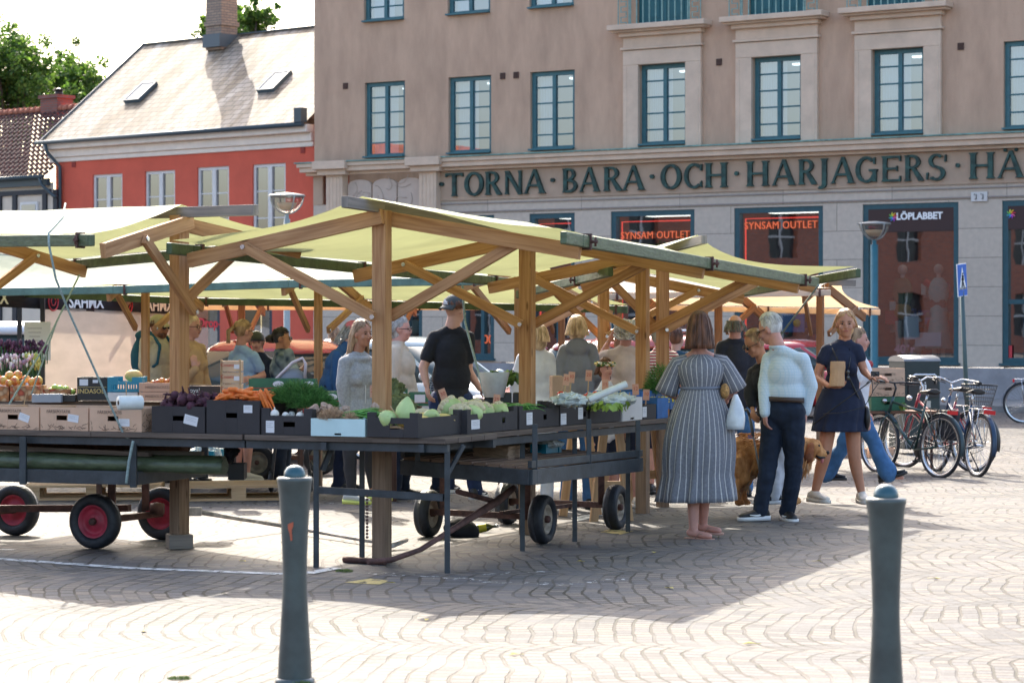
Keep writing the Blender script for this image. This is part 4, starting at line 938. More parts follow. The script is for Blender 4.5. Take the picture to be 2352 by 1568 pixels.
pole('second olive tarpaulin roll behind the first, slightly higher', -.55, 2.5, .22, zt+.10, .05, GRW)
pole('brown timber beam lying above the olive rolls', -.05, 2.5, .12, zt+.155, .022, WOODT, 'timber_beam', .3, zt+.20, True)
pole('thick dark brown roll at the back of the left cart', -.12, 2.5, .5, zt+.23, .085, WOODB, 'rolled_cover')
pole('short grey timber end lying beside the blue crate on the left cart', -.30, .3, .4, zt+.15, .022, WOODG, 'timber_beam', None, None, True)
# drawbar white pole lying towards the right
mb = MB(); p = V((wf.x+.28, wf.y-.25, .20)); q = Wg(650, 1222) + V((0,0,.05)); r_ = Wg(905, 1262)+V((0,0,.03)); o = p.copy()
mb.tube([p-o, p.lerp(q,.5)-o, q-o, q.lerp(r_,.5)-o, r_-o], [.018,.016,.016,.013,.013], 8); mb.tube([r_-o+V((-.03,-.1,0)), r_-o+V((.08,.12,.03))], .02, 8); mb.box((0,0,0), (.09,.06,.06))
ob = mb.build('drawbar', M('chipped white steel', (.42,.38,.36), .6, var=.6, vs=10)); ob.location = o; tag(ob, 'chipped white steel drawbar lying on the paving from the left cart to the corner post', 'drawbar')
# right cart
RC = thing('flatbed_cart', 'market cart with dark tyres, rusty cream rims and slatted deck under the right table', 'cart', tuple(Wg(1245,1250)), 0, 'market carts')
w1 = Wg(1246,1248); w2 = Wg(1414,1216); ax_ = (w2-w1).normalized(); axl = V((ax_.y, -ax_.x, 0)); w3 = w1 - axl*.80; w4 = w2 - axl*.72
w3 = Wg(984,1232); w4 = w3 + (w2-w1)
for c in (w1, w2, w3, w4): wheel(RC, (c.x, c.y, G(c.y)+.178), axl, .178, .115, RIMT)
mb = MB()
for (a, b_) in ((w1, w3), (w2, w4)): mb.beam((a.x,a.y,G(a.y)+.19), (b_.x,b_.y,G(b_.y)+.19), .045, .045)
for c in (w1, w3, w2, w4):
    cc = c + (-axl if c in (w1,w2) else axl)*.12; mb.beam((cc.x,cc.y,.15), (cc.x,cc.y,.45), .05, .05, (1,0,0))
mb.beam((w1.x-.3,w1.y,.2), (w2.x-.3,w2.y,.15), .03, .03); mb.build('axle', RUST, RC, True)
f0 = W(1217,1096,15.9); fl = W(925,1072,16.35); fb = W(1472,1066,18.0); fbl = fl+(fb-f0)
mb = MB()
for (a, b_) in ((f0,fl),(f0,fb),(fl,fbl),(fb,fbl)): mb.beam(a, b_, .04, .10)
for (a, b_) in ((fl,fbl),(f0,fb)): mb.beam(a+V((0,0,.085)), b_+V((0,0,.085)), .03, .05)
for t, h in ((.04,.35),(.5,.36),(.97,.33)): p = f0.lerp(fb, t); mb.beam(p-V((0,0,.05)), p+V((0,0,h)), .035, .035, (1,0,0))
for p in (fl.lerp(f0,.12), fl.lerp(fbl,.9), fl.lerp(fbl,.45)): mb.beam(p, p+V((0,0,.36)), .035, .035, (1,0,0))
mb.build('cart_frame', STEEL, RC, True, bevel=.003)
mb = MB()
for k in range(9): t = (k+.5)/9; a, b_ = f0.lerp(fl, t), fb.lerp(fbl, t); mb.beam(a+V((0,0,.06)), b_+V((0,0,.06)), .088, .02)
mb.build('deck', wood_mat('brown deck board', (.15,.09,.06), (.30,.19,.13)), RC, True)
mb = MB(); q0 = W(1140,1152,16.6); mb.tube([W(1180,1120,16.9), q0, W(1040,1215,15.9), W(965,1262,15.5), W(900,1285,15.3), W(845,1290,15.2)], [.022,.03,.02,.018,.018,.018], 8)
mb.tube([Wg(790,1291)+V((0,0,.02)), Wg(885,1297)+V((0,0,.02))], .021, 8); mb.tube([q0, W(1050,1128,16.3)], .018, 8); mb.build('drawbar', RUST, RC, True)

# ---------------------------------------------------------------- boxes
CARDB = M('brown cardboard', (.62,.40,.27), .85, var=.08, vs=7); CARDD = M('dark grey cardboard', (.036,.031,.032), .75, var=.12, vs=6); MINT = M('pale mint cardboard', (.55,.72,.72), .7, var=.05)
WHITEC = M('white cardboard', (.66,.64,.62), .75, var=.05, vs=5); GRNC = M('green printed cardboard', (.035,.14,.07), .6, var=.15, vs=8); BLUEC = M('blue printed cardboard', (.02,.12,.34), .5, var=.2, vs=9); TURQ = M('turquoise plastic', (.015,.22,.33), .35)
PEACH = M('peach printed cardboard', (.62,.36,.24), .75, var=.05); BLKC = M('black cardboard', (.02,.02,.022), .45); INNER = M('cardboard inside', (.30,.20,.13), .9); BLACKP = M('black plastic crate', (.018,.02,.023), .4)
FRUITP = M('fruit printed cardboard', (.45,.12,.06), .6); n, L, b = nodes(FRUITP); tc = n.new("ShaderNodeTexCoord"); vo = n.new("ShaderNodeTexVoronoi"); vo.inputs['Scale'].default_value = 22; L.new(tc.outputs['Object'], vo.inputs[0])
r = n.new("ShaderNodeValToRGB"); e = r.color_ramp.elements; e[0].color = (.5,.04,.03,1); e[1].color = (.7,.45,.25,1); e[1].position = .75; x = e.new(.4); x.color = (.62,.25,.08,1); L.new(vo.outputs['Color'], r.inputs[0])
mx = n.new("ShaderNodeMix"); mx.data_type = 'RGBA'; mx.blend_type = 'MULTIPLY'; mx.inputs[0].default_value = .7; r2 = n.new("ShaderNodeValToRGB"); r2.color_ramp.elements[0].color = (1,1,1,1); r2.color_ramp.elements[1].color = (.15,.1,.05,1); r2.color_ramp.elements[1].position = .7; L.new(vo.outputs['Distance'], r2.inputs[0]); L.new(r.outputs[0], mx.inputs[6]); L.new(r2.outputs[0], mx.inputs[7]); L.new(mx.outputs[2], b.inputs[0])
PAPER = M('white paper label', (.72,.71,.72), .7); INK = M('faint grey print', (.42,.42,.44), .8); INKB = M('brown print', (.17,.11,.08), .8); INKW = M('pale print', (.6,.6,.6), .7); GOLD = M('gold print', (.55,.40,.14), .5)
def slab(mb, x0, x1, z0, z1, y, t, hole=None, notch=None, axis='x'):
    """wall panel in xz (or yz) with thickness t, optional rounded hand hole"""
    def P(u, v_, z): return (u, v_, z) if axis == 'x' else (v_, u, z)
    if not hole: 
        a, b_ = (x0, x1); c = P((a+b_)/2, y, (z0+z1)/2); s = P(b_-a, t, z1-z0); mb.box(c, s); return
    hx, hz, hw, hh = hole
    for (a, b_, c, d) in ((x0,hx-hw/2,z0,z1),(hx+hw/2,x1,z0,z1),(hx-hw/2,hx+hw/2,z0,hz-hh/2),(hx-hw/2,hx+hw/2,hz+hh/2,z1)):
        mb.box(P((a+b_)/2, y, (c+d)/2), P(b_-a, t, d-c))
def crate(name, label, loc, rz, w_, dp, h, mat, cat='box', group=None, hole=(0,.0,.085,.032), hole_s=None, corners=.0, lowfront=0, sticker=None, sticker_s=None, fill=None, lidflap=0, hx=0, low_side=0, th=.007):
    o = thing(name, label, cat, loc, rz, group); mb = MB(); hz = h*.55
    f = h*(1-lowfront); fs = h*(1-low_side)
    slab(mb, -w_/2, w_/2, 0, f, -dp/2+th/2, th, (hx+hole[0], min(hz, f*.6)+hole[1], hole[2], hole[3]) if hole else None)
    slab(mb, -w_/2, w_/2, 0, f, dp/2-th/2, th)
    for s in (-1, 1): slab(mb, -dp/2+th, dp/2-th, 0, fs, s*(w_/2-th/2), th, (hole_s[0], min(hz, fs*.6), hole_s[1], hole_s[2]) if hole_s else None, axis='y')
    mb.box((0,0,.004), (w_-.002, dp-.002, .006))
    if corners:
        for sx in (-1,1):
            for sy in (-1,1):
                mb.box((sx*(w_/2-.03), sy*(dp/2-.012), h+corners/2-.002), (.06, .022, corners)); mb.box((sx*(w_/2-.012), sy*(dp/2-.045), h+corners/2-.004), (.022, .04, corners-.004))
    mb.build('carton', mat, o, bevel=.0015)
    if fill:
        mb = MB(); N = 10; fz = h*fill[1]
        ids = [[mb.pts([(-w_/2+th+(w_-2*th)*i/N, -dp/2+th+(dp-2*th)*j/N, fz+.008*mnoise.noise(V((i*.9+rz*9,j*.9,h*40))))]) for i in range(N+1)] for j in range(N+1)]
        for j in range(N):
            for i in range(N): mb.face((ids[j][i], ids[j][i+1], ids[j+1][i+1], ids[j+1][i]), None, True)
        mb.build('filling', fill[0], o)
    if sticker:
        for (x, z, sw, sh, rot) in (sticker if isinstance(sticker, list) else [sticker]):
            mb = MB(); Rm = Matrix.Rotation(rot, 3, 'Y'); c = V((x, -dp/2-.0015, z)); mb.box(c, (sw, .002, sh), Rm); st = mb.build('paper_label', PAPER, o)
            mb = MB()
            for k in range(3): mb.box(c+Rm@V((-.1*sw*(k%2), -.0015, sh*(.28-.16*k))), (sw*(.75-.2*(k%2)), .001, sh*.035), Rm)
            mb.build('print', INK, st)
    if sticker_s:
        for (y, z, sw, sh) in sticker_s:
            mb = MB(); mb.box((w_/2+.0015, y, z), (.002, sw, sh)); mb.build('paper_label', PAPER, o)
    return o
RZL = atan2(GD.y, GD.x)      # local x along GD; front (-y) faces the camera
RZR = RZL + pi/2             # for right table: local x along RDIR, front faces GD
def boxL(name, label, px0, px1, h, mat, dp=.38, s=.02, z=None, hgt=0, **k):
    t0, t1 = tl(px0), tl(px1); w_ = abs(t0-t1)-.004; c = LT((t0+t1)/2, s+dp/2); return crate(name, label, (c.x, c.y, TTz(c.y)+.002+hgt), RZL, w_, dp, h, mat, **k), w_
def boxR(name, label, px0, px1, h, mat, dp=.38, s=.02, hgt=0, **k):
    t0, t1 = tr(px0), tr(px1); w_ = abs(t0-t1)-.006; c = RT((t0+t1)/2, s+dp/2); return crate(name, label, (c.x, c.y, TTz(c.y)+.002+hgt), RZR, w_, dp, h, mat, **k), w_
SOIL = M('brown potato filling', (.10,.06,.035), .95, var=.5, vs=30)
def vine(par, w_, h, dp, seed, side=True):
    rnd = random.Random(seed); mb = MB()
    for k in range(26):
        x = rnd.uniform(-w_/2+.01, w_/2-.01); z = rnd.uniform(.004, .022+.04*(abs(x)/(w_/2))**3); a = rnd.uniform(0, 6.3); p = [(x, -dp/2-.001, z)]
        for _ in range(3): a += rnd.uniform(-.8,.8); p.append((max(-w_/2,min(w_/2,p[-1][0]+.012*cos(a))), -dp/2-.001, max(.003,p[-1][2]+.009*abs(sin(a)))))
        mb.tube(p, .0016, 4, False)
    if side:
        for k in range(30):
            y = rnd.uniform(-dp/2+.01, dp/2-.01); z = rnd.uniform(.01, h-.02); a = rnd.uniform(0,6.3); p = [(w_/2+.001, y, z)]
            for _ in range(3): a += rnd.uniform(-.8,.8); p.append((w_/2+.001, p[-1][1]+.014*cos(a), max(.004,min(h-.006,p[-1][2]+.012*sin(a)))))
            mb.tube(p, .002, 4, False)
    mb.build('printed_vines', INKB, par)
for k, (a, b_, lb) in enumerate(((-112,-25,'cut by the left edge of the photo'),(-24,86,'leftmost in full, with a tilted paper label'),(88,199,'in the middle of the potato row'),(201,322,'at the right end of the potato row, under the white plastic roll'))):
    o, w_ = boxL('potato_box', 'FÄRSKPOTATIS box, '+lb, a, b_, .158, CARDB, group='brown potato boxes', fill=(SOIL,.8), sticker=(.075 if k<3 else .07, .085 if k<3 else .062, .085, .05, [.2,.3,.12,.0][k]), hx=-.02, dp=.42)
    text('FÄRSKPOTATIS', .030, INKB, o, TM((-.045, -.2115, .128)), 'printed_name', .0006, space=1.0, sx=.95); vine(o, w_, .158, .42, k, k == 3)
LB = 'dark vegetable boxes'
boxL('beetroot_box', 'dark grey box heaped with beetroot and a tilted white label', 344, 467, .175, CARDD, group=LB, sticker=(.10,.085,.105,.062,.22), fill=(SOIL,.7), corners=.0)
boxL('carrot_box', 'tall dark grey box with carrots on top and showing through its hand hole', 470, 593, .22, CARDD, group=LB, sticker=(.115,.165,.065,.05,0), fill=(M('carrot filling', (.6,.16,.02), .7), .9), hx=-.01)
boxL('onion_box', 'dark grey low-fronted box holding white onions', 596, 713, .125, CARDD, group=LB, corners=.05, sticker=(-.12,.052,.062,.078,0), fill=(INNER,.8), hx=.02)
boxL('leek_box', 'pale mint tray of leeks and spring onions', 675, 804, .112, MINT, group=None, s=-.01, hgt=.0, dp=.44, hole=(0,-.05,.06,.022), fill=(M('leek filling', (.25,.35,.12), .8, var=.4, vs=20),.7)) if False else None
o, w_ = boxL('leek_box', 'pale mint tray of spring onions and leeks, between the dark boxes', 716, 841, .112, MINT, dp=.44, s=-.015, hole=(0,-.052,.05,.02), fill=(M('leek filling', (.25,.35,.12), .8, var=.4, vs=20),.7))
cb, w_ = boxL('cabbage_box', 'big dark grey box at the table corner around the orange post, with yellow squash inside', 845, 963, .125, CARDD, group=LB, dp=.66, s=-.015, corners=.035, fill=(INNER,.45), hole=(0,.0,.10,.034), hx=.03)
boxR('cabbage_box', 'dark grey box of pale cauliflower with a white label near its corner', 1079, 1195, .128, CARDD, group=LB, corners=.035, fill=(INNER,.6), sticker=(-.28,.06,.13,.062,0), hole_s=None, hx=.18, hole=(0,.0,.05,.035))
boxR('herb_box', 'dark grey box with green beans on top and a narrow white label', 1199, 1290, .130, CARDD, group=LB, corners=.035, fill=(M('green bean filling', (.06,.16,.03), .8, var=.4, vs=25),.8), sticker=(-.18,.07,.10,.085,0), hx=.1, hole=(0,0,.06,.035))
boxR('herb_box', 'dark grey box with two white labels, fourth dark box along the right table', 1292, 1356, .130, CARDD, group=LB, corners=.035, fill=(INNER,.8), sticker=[(-.2,.05,.10,.08,0),(.12,.08,.09,.085,0)], hx=.2, hole=(0,0,.06,.035))
boxR('lettuce_box', 'plain dark box of bagged salad beside the white box', 1361, 1432, .145, CARDD, group=LB, fill=(M('salad filling', (.2,.35,.12), .8, var=.4, vs=20),.85), hole=None, corners=.02)
boxR('white_box', 'plain white cardboard box with a black notch, near the striped dress', 1435, 1481, .175, WHITEC, hole=(0,-.085,.08,.022), fill=(INNER,.9))
boxR('small_box', 'small black box with white handwriting beside the white box', 1483, 1513, .115, CARDD, sticker=(-.12,.06,.09,.08,0), fill=(M('cherry filling', (.25,.02,.03), .5),.8), hole=None)
boxR('blue_box', 'small blue printed box at the far end of the right table', 1515, 1540, .16, BLUEC, fill=(INNER,.8), hole=None)
# second row on the right table
yl = M('yellow print', (.75,.6,.08), .6)
for k, (a, b_, sx, lb) in enumerate(((1392,1424,.48,'first'),(1425,1458,.50,'second'),(1459,1492,.50,'third'),(1493,1520,.48,'fourth'))):
    tq = lambda p: along(K-GD*.5, RDIR, p)
    t0_, t1_ = tq(a), tq(b_); c_ = RT((t0_+t1_)/2, .5); w_ = t1_-t0_-.01
    o = crate('blue_box', 'blue box with yellow sun print, %s in the row behind the white box' % lb, (c_.x, c_.y, TTz(c_.y)+.05), RZR, w_, .36, .16, BLUEC, group='blue boxes with sun print', fill=(INNER,.8), hole=None); mb = MB()
    for i in range(3):
        x = -w_/2+w_*(.2+.28*i); c = (x, -.182, .085); mb.lathe([(.001,0),(.028,0),(.028,.002),(.001,.002)], c, (0,-1,0), 12)
        for q in range(3): mb.box((x+.06, -.182, .06+.022*q), (.03,.002,.01))
    mb.build('sun_print', yl, o)
# back row: boxes on far table (depth about 22-25)
BT = V((W(0,0,23.0).x, 23.0, 0)); BDIR = V((1, 0.02, 0)).normalized()
tb = thing('trestle_table', 'long far table behind the front row, carrying the fruit boxes', 'table', (W(0,0,23.2).x, 23.2, G(23.2)), 0, 'plank tables')
mb = MB(); a, c = W(-120,0,23), W(1330,0,23.4); zt2 = EYE - (922-HY)/FPX*23.0
for k in range(4): mb.beam((a.x,a.y+.2*k,zt2-.02), (c.x,c.y+.2*k,zt2-.02), .19, .035)
mb.build('tabletop', WOODT, tb, True); mb = MB()
for px in (-60, 228, 420, 690, 905, 1150, 1300):
    for dy in (0, .6): p = W(px,0,23.1+dy); q = MB(); q.beam((p.x,p.y,G(23)), (p.x,p.y,zt2-.04), .05, .05, (1,0,0)); q.build('leg', WOODB, tb, True)
def boxB(name, label, px0, px1, ytop, ybot, mat, d=22.95, dp=.35, **k):
    p0, p1 = W(px0, ybot, d), W(px1, ybot, d); h = (ybot-ytop)/FPX*d
    return crate(name, label, ((p0.x+p1.x)/2, d+dp/2, p0.z), .02, p1.x-p0.x-.004, dp, h, mat, **k)
fgrp = 'fruit boxes on the far table'
boxB('fruit_box', 'box printed with peaches, leftmost on the far table under the apples', -40, 20, 888, 922, FRUITP, hole=None, fill=(INNER,.7), group=fgrp)
boxB('fruit_box', 'box with fruit print under the apples and nectarines, second from the left', 22, 92, 886, 920, FRUITP, hole=None, fill=(INNER,.7), group=fgrp)
boxB('fruit_box', 'low printed box of green apples beside the gold-lettered black carton', 94, 162, 893, 910, FRUITP, hole=None, fill=(INNER,.7), group=fgrp, d=23.1)
boxB('scale_box', 'grey metal box standing low in front of the green apples', 72, 140, 905, 924, M('grey metal box', (.30,.33,.37), .4), d=22.8, dp=.2, hole=None, cat='metal box')
boxB('dark_crate', 'dark plastic crate under the green apples', 142, 172, 906, 922, BLACKP, d=22.9, hole=None)
o = boxB('black_carton', 'black carton with gold lettering INDASOL', 176, 246, 866, 919, BLKC, hole=None, fill=(INNER,.9)); text('INDASOL', .060, GOLD, o, TM((-.01,-.177,.085)), 'printed_name', .0008, bold=.001)
mb = MB(); mb.box((-.08,-.1765,.17), (.08,.002,.06)); mb.box((.03,-.1765,.18), (.05,.002,.03)); mb.build('paper_label', PAPER, o); mb = MB(); mb.box((0,-.1765,.125), (.27,.002,.004)); mb.build('gold_stripe', GOLD, o)
def plastic_crate(label, px0, px1, y0, y1, d, dp=.35, mat=TURQ, group='turquoise plastic crates', name='plastic_crate', rz=.02):
    p0, p1 = W(px0, y1, d), W(px1, y1, d); h = (y1-y0)/FPX*d; w_ = p1.x-p0.x; o = thing(name, label, 'crate', ((p0.x+p1.x)/2, d+dp/2, p0.z), rz, group); mb = MB(); t = .012
    for s in (-1, 1):
        for (a, b_, z0, z1) in ((-w_/2,w_/2,0,h*.15),(-w_/2,w_/2,h*.5,h*.7),(-w_/2,-w_/2+.09,h*.7,h),(w_/2-.09,w_/2,h*.7,h)): mb.box(((a+b_)/2, s*(dp/2-t/2), (z0+z1)/2), (b_-a, t, z1-z0))
        for k in range(13): mb.box((-w_/2+.01+(w_-.02)*k/12, s*(dp/2-t/2), h*.325), (.012, t*.8, h*.36))
        mb.box((s*(w_/2-t/2), 0, h*.5), (t, dp-2*t, h*.98))
        for q in (-1,1): mb.box((s*(w_/2-.01), q*(dp/2-.02), h*.5), (.035,.045,h*1.01))
    mb.box((0,0,.006), (w_-.01,dp-.01,.01)); mb.build('crate_body', mat, o); return o
plastic_crate('turquoise plastic crate holding a melon, right of the gold-lettered carton', 248, 324, 866, 900, 22.8)
boxB('white_carton', 'flat white carton under the turquoise crate on the far table', 246, 316, 901, 921, WHITEC, d=22.8, hole=None)
for k in range(2):
    o = boxB('peach_carton', ('upper' if k == 0 else 'lower')+' peach coloured carton printed MISS DOLCEZZA', 318, 407, 879+21*k, 899+21*k, PEACH, d=22.7, hole=None, fill=(INNER,.9), group='peach coloured cartons'); text('MISSDOLCEZZA', .034, INKB, o, TM((.0,-.177,.04)), 'printed_name', .0006)
o = boxB('dark_carton', 'dark carton printed Royal with berries, right of the left stall post', 418, 510, 886, 905, CARDD, d=22.8, hole=None, fill=(INNER,.9)); text('Royal', .06, INKW, o, TM((-.09,-.177,.035)), 'printed_name', .0006)
boxB('dark_carton', 'white carton beneath the dark berry carton', 418, 512, 906, 922, WHITEC, d=22.8, hole=None)
for k in range(4):
    o = boxB('wooden_punnet_box', ['top','second','third','bottom'][k]+' pale wooden fruit crate of the four-high stack', 506, 552, 829+27*k, 853+27*k, M('pale wood crate', (.62,.42,.26), .7, var=.1), d=22.4, dp=.3, hole=None, group='stack of pale wooden fruit crates', fill=(INNER,.5)); text('Cosanze', .042, M('red brand print', (.55,.05,.04), .6), o, TM((-.02,-.152,.06)), 'printed_name', .0006); 
    mb = MB(); mb.box((.055,-.1525,.045), (.05,.002,.04)); mb.build('paper_label', PAPER, o)
    mb = MB()
    for s in (-1,1): mb.box((s*.085,-.14,.055), (.02,.02,.11))
    mb.build('corner_post', PALLET, o)
for k, (a, b_, y0, y1, d, lb) in enumerate(((570,684,870,898,23.6,'green carton of strawberries behind the dill, upper left'),(636,720,899,928,23.2,'green carton below the strawberry carton'),(686,724,871,898,23.3,'short green carton beside the thin middle post'),(728,782,899,928,22.6,'green carton with oval badge right of the thin middle post'),(900,935,893,925,23.2,'green carton just right of the front orange post'),(937,990,902,932,22.8,'green carton with a white label left of the black-shirted man'),(992,1062,904,934,22.8,'green carton with red stripe behind the black-shirted man'),(1120,1190,915,945,22.5,'green carton behind the potted salad'))):
    o = boxB('green_carton', lb, a, b_, y0, y1, GRNC, d=d, hole=None, fill=(M('strawberry filling', (.35,.015,.02), .5, var=.4, vs=40),.9), group='green cartons on the far table'); hh_ = (y1-y0)/FPX*d; ww_ = (b_-a)/FPX*d
    mb = MB(); mb.box((0,-.1765,hh_*.25), (ww_*.98,.002,.006)); mb.build('red_stripe', M('red print', (.5,.04,.03), .6), o)
    mb = MB(); mb.ell((ww_*.1,-.176,hh_*.58), (.055,0,0), (0,.002,0), (0,0,.03), 16, 7) if k != 5 else mb.box((0,-.1765,hh_*.55), (.1,.002,.08)); mb.build('oval_badge', PAPER, o)
# crates on the low deck of the left cart and the ground
plastic_crate('turquoise crate with a wheel showing behind, on the back of the left cart', 338, 418, 1030, 1085, 17.7, rz=.1)
plastic_crate('turquoise crate stuffed with plastic film beside the left stall post', 425, 494, 1035, 1085, 17.9, rz=-.1)
FILM = M('clear plastic film', (.62,.66,.68), .25, var=.15, vs=9, spec=.8)
def crumple(label, px, py, d, r, name='plastic_film', mat=FILM, seed=1, cat='plastic film', n=18, amp=.45, grp=None):
    mb = MB(); rnd = random.Random(seed); c = W(px, py, d)
    def q(p): return p*(1+amp*mnoise.noise(p.normalized()*2.3+V((seed,0,0)))+.25*mnoise.noise(p.normalized()*7+V((0,seed,0))))
    mb.ell((0,0,0), (r[0],0,0), (0,r[1],0), (0,0,r[2]), 26, 16); mb.v = [tuple(q(V(v))) for v in mb.v]
    ob = mb.build(name, mat, None, flat=True); ob.location = c; return tag(ob, label, cat, grp)
crumple('crumpled clear film spilling out of the turquoise crate', 468, 1035, 18.0, (.10,.08,.04), seed=3)
crumple('crumpled white film on the side of the right turquoise crate', 500, 1052, 18.0, (.03,.04,.06), seed=5)
for k, (y0, lb) in enumerate(((988,'upper box with nectarine print on the ground behind the left cart'),(1009,'lower box with nectarine print on the ground behind the left cart'))):
    o = boxB('fruit_box', lb, 35, 146, y0, y0+20, FRUITP, d=22.5, hole=None, group='nectarine boxes under the table'); mb = MB(); mb.box((.05,-.1765,.03), (.36,.002,.02)); mb.build('blue_band', BLUEC, o)
# plastic roll
def roll(label, px, py, d, L_, r, ang, tilt=0):
    c = W(px, py, d); ax = V((cos(ang)*cos(tilt), sin(ang)*cos(tilt), sin(tilt))); o = thing('film_roll', label, 'plastic roll', c, 0, 'rolls of clear bags'); mb = MB()
    mb.lathe([(r*.32,0),(r*.98,0),(r,.004),(r,L_-.004),(r*.98,L_),(r*.3,L_)], (0,0,0), ax, 24); mb.build('film', M('frosted white film', (.66,.70,.68), .3, var=.06, vs=20), o)
    mb = MB(); mb.lathe([(r*.32,-.002),(r*.2,-.002),(r*.2,L_*.9)], (0,0,0), ax, 16); mb.build('core', M('brown cardboard core', (.12,.07,.05), .9), o); return o
roll('frosted white plastic roll lying on the right-hand potato box', 272, 925, 15.85, .16, .047, radians(28))
roll('smaller frosted plastic roll behind the onions', 680, 921, 16.1, .17, .028, radians(30))
roll('white plastic roll lying on the tomatoes in the middle of the right table', 1352, 918, 17.3, .30, .026, radians(10), radians(22))
# ---------------------------------------------------------------- people
def skin(n, c): return M('skin '+n, c, .5, var=.10, vs=9, spec=.4)
SK1, SK2, SK3 = skin('pale', (.56,.32,.24)), skin('tanned', (.48,.22,.13)), skin('rosy', (.60,.30,.235))
def hairm(n, c, c2): return M('hair '+n, c, .45, col2=c2, var=.35, vs=26, spec=.5, stretch=(1,1,.25))
BROWNH = hairm('auburn brown', (.085,.03,.015), (.24,.10,.05)); BLONDH = hairm('blond', (.60,.40,.22), (.88,.66,.44)); DKBL = hairm('dark blond', (.28,.16,.085), (.56,.37,.22))
GREYH = hairm('grey', (.30,.28,.26), (.55,.52,.48)); WHITEH = hairm('white', (.62,.60,.58), (.85,.83,.80)); BLACKH = hairm('black', (.012,.010,.010), (.05,.035,.03)); GINGH = hairm('ginger blond', (.42,.20,.08), (.75,.45,.22)); DKGR = hairm('dark grey', (.10,.095,.09), (.24,.22,.20))
EYE_M = M('eye', (.015,.012,.010), .25); LIP = M('lips', (.38,.10,.08), .5); LENS = M('dark lens', (.008,.008,.01), .12, spec=.9); BROW = M('eyebrow', (.10,.06,.035), .8)
def cloth(n, c, **k): k.setdefault('rough', .88); k.setdefault('var', .12); k.setdefault('vs', 7); k.setdefault('bump', .85); k.setdefault('bs', 13); return M('cloth '+n, c, **k)
def stripes(name, base, line, num, wd, uv=True, axis=0, rough=.85):
    m = M(name, base, rough); n, L, b = nodes(m); tc = n.new("ShaderNodeTexCoord"); s = n.new("ShaderNodeSeparateXYZ"); L.new(tc.outputs['UV' if uv else 'Object'], s.inputs[0])
    a = n.new("ShaderNodeMath"); a.operation = 'MULTIPLY'; L.new(s.outputs[axis], a.inputs[0]); a.inputs[1].default_value = num
    f = n.new("ShaderNodeMath"); f.operation = 'FRACT'; L.new(a.outputs[0], f.inputs[0]); g = n.new("ShaderNodeMath"); g.operation = 'LESS_THAN'; L.new(f.outputs[0], g.inputs[0]); g.inputs[1].default_value = wd
    nz = n.new("ShaderNodeTexNoise"); nz.inputs['Scale'].default_value = 60; L.new(tc.outputs['Object'], nz.inputs[0])
    mx = n.new("ShaderNodeMix"); mx.data_type = 'RGBA'; L.new(g.outputs[0], mx.inputs[0]); mx.inputs[6].default_value = (*base,1); mx.inputs[7].default_value = (*line,1)
    m2 = n.new("ShaderNodeMix"); m2.data_type = 'RGBA'; m2.blend_type = 'OVERLAY'; m2.inputs[0].default_value = .35; L.new(mx.outputs[2], m2.inputs[6]); L.new(nz.outputs[0], m2.inputs[7]); L.new(m2.outputs[2], b.inputs[0]); return m
def checks(name, base, line, sc, wd):
    m = M(name, base, .8); n, L, b = nodes(m); tc = n.new("ShaderNodeTexCoord"); s = n.new("ShaderNodeSeparateXYZ"); L.new(tc.outputs['Object'], s.inputs[0]); g = []
    sm = n.new("ShaderNodeMath"); sm.operation = 'ADD'; L.new(s.outputs[0], sm.inputs[0]); L.new(s.outputs[1], sm.inputs[1])
    for src in (sm.outputs[0], s.outputs[2]):
        a = n.new("ShaderNodeMath"); a.operation = 'MULTIPLY'; L.new(src, a.inputs[0]); a.inputs[1].default_value = sc
        f = n.new("ShaderNodeMath"); f.operation = 'FRACT'; L.new(a.outputs[0], f.inputs[0]); q = n.new("ShaderNodeMath"); q.operation = 'LESS_THAN'; L.new(f.outputs[0], q.inputs[0]); q.inputs[1].default_value = wd; g.append(q)
    o = n.new("ShaderNodeMath"); o.operation = 'MAXIMUM'; L.new(g[0].outputs[0], o.inputs[0]); L.new(g[1].outputs[0], o.inputs[1])
    mx = n.new("ShaderNodeMix"); mx.data_type = 'RGBA'; L.new(o.outputs[0], mx.inputs[0]); mx.inputs[6].default_value = (*base,1); mx.inputs[7].default_value = (*line,1); L.new(mx.outputs[2], b.inputs[0]); return m
NAVY = cloth('navy', (.011,.017,.042)); BLACKC = cloth('black', (.012,.013,.018)); JEANS = cloth('dark jeans', (.009,.017,.036), var=.35); JEANB = cloth('blue jeans', (.05,.14,.30), var=.3); GREYC = cloth('light grey marl', (.36,.37,.38), vs=60, var=.18); GREYD = cloth('mid grey', (.22,.235,.27)); BEIGE = cloth('beige linen', (.58,.49,.38)); LBLUE = cloth('light blue', (.30,.44,.68)); WHITEC2 = cloth('white linen', (.70,.71,.76)); PINKC = cloth('pale pink', (.62,.50,.45)); TANC = cloth('tan', (.50,.31,.17)); LEGG = cloth('black legging', (.015,.016,.022), rough=.6)
SHOEW = M('white shoe', (.66,.60,.52), .6, var=.08, vs=20); SHOEB = M('black shoe', (.012,.012,.014), .5); SOLEW = M('white sole', (.72,.72,.72), .5); SOLEN = M('neon yellow sole', (.62,.68,.16), .5); SHOEG = M('grey mesh shoe', (.50,.50,.48), .7)

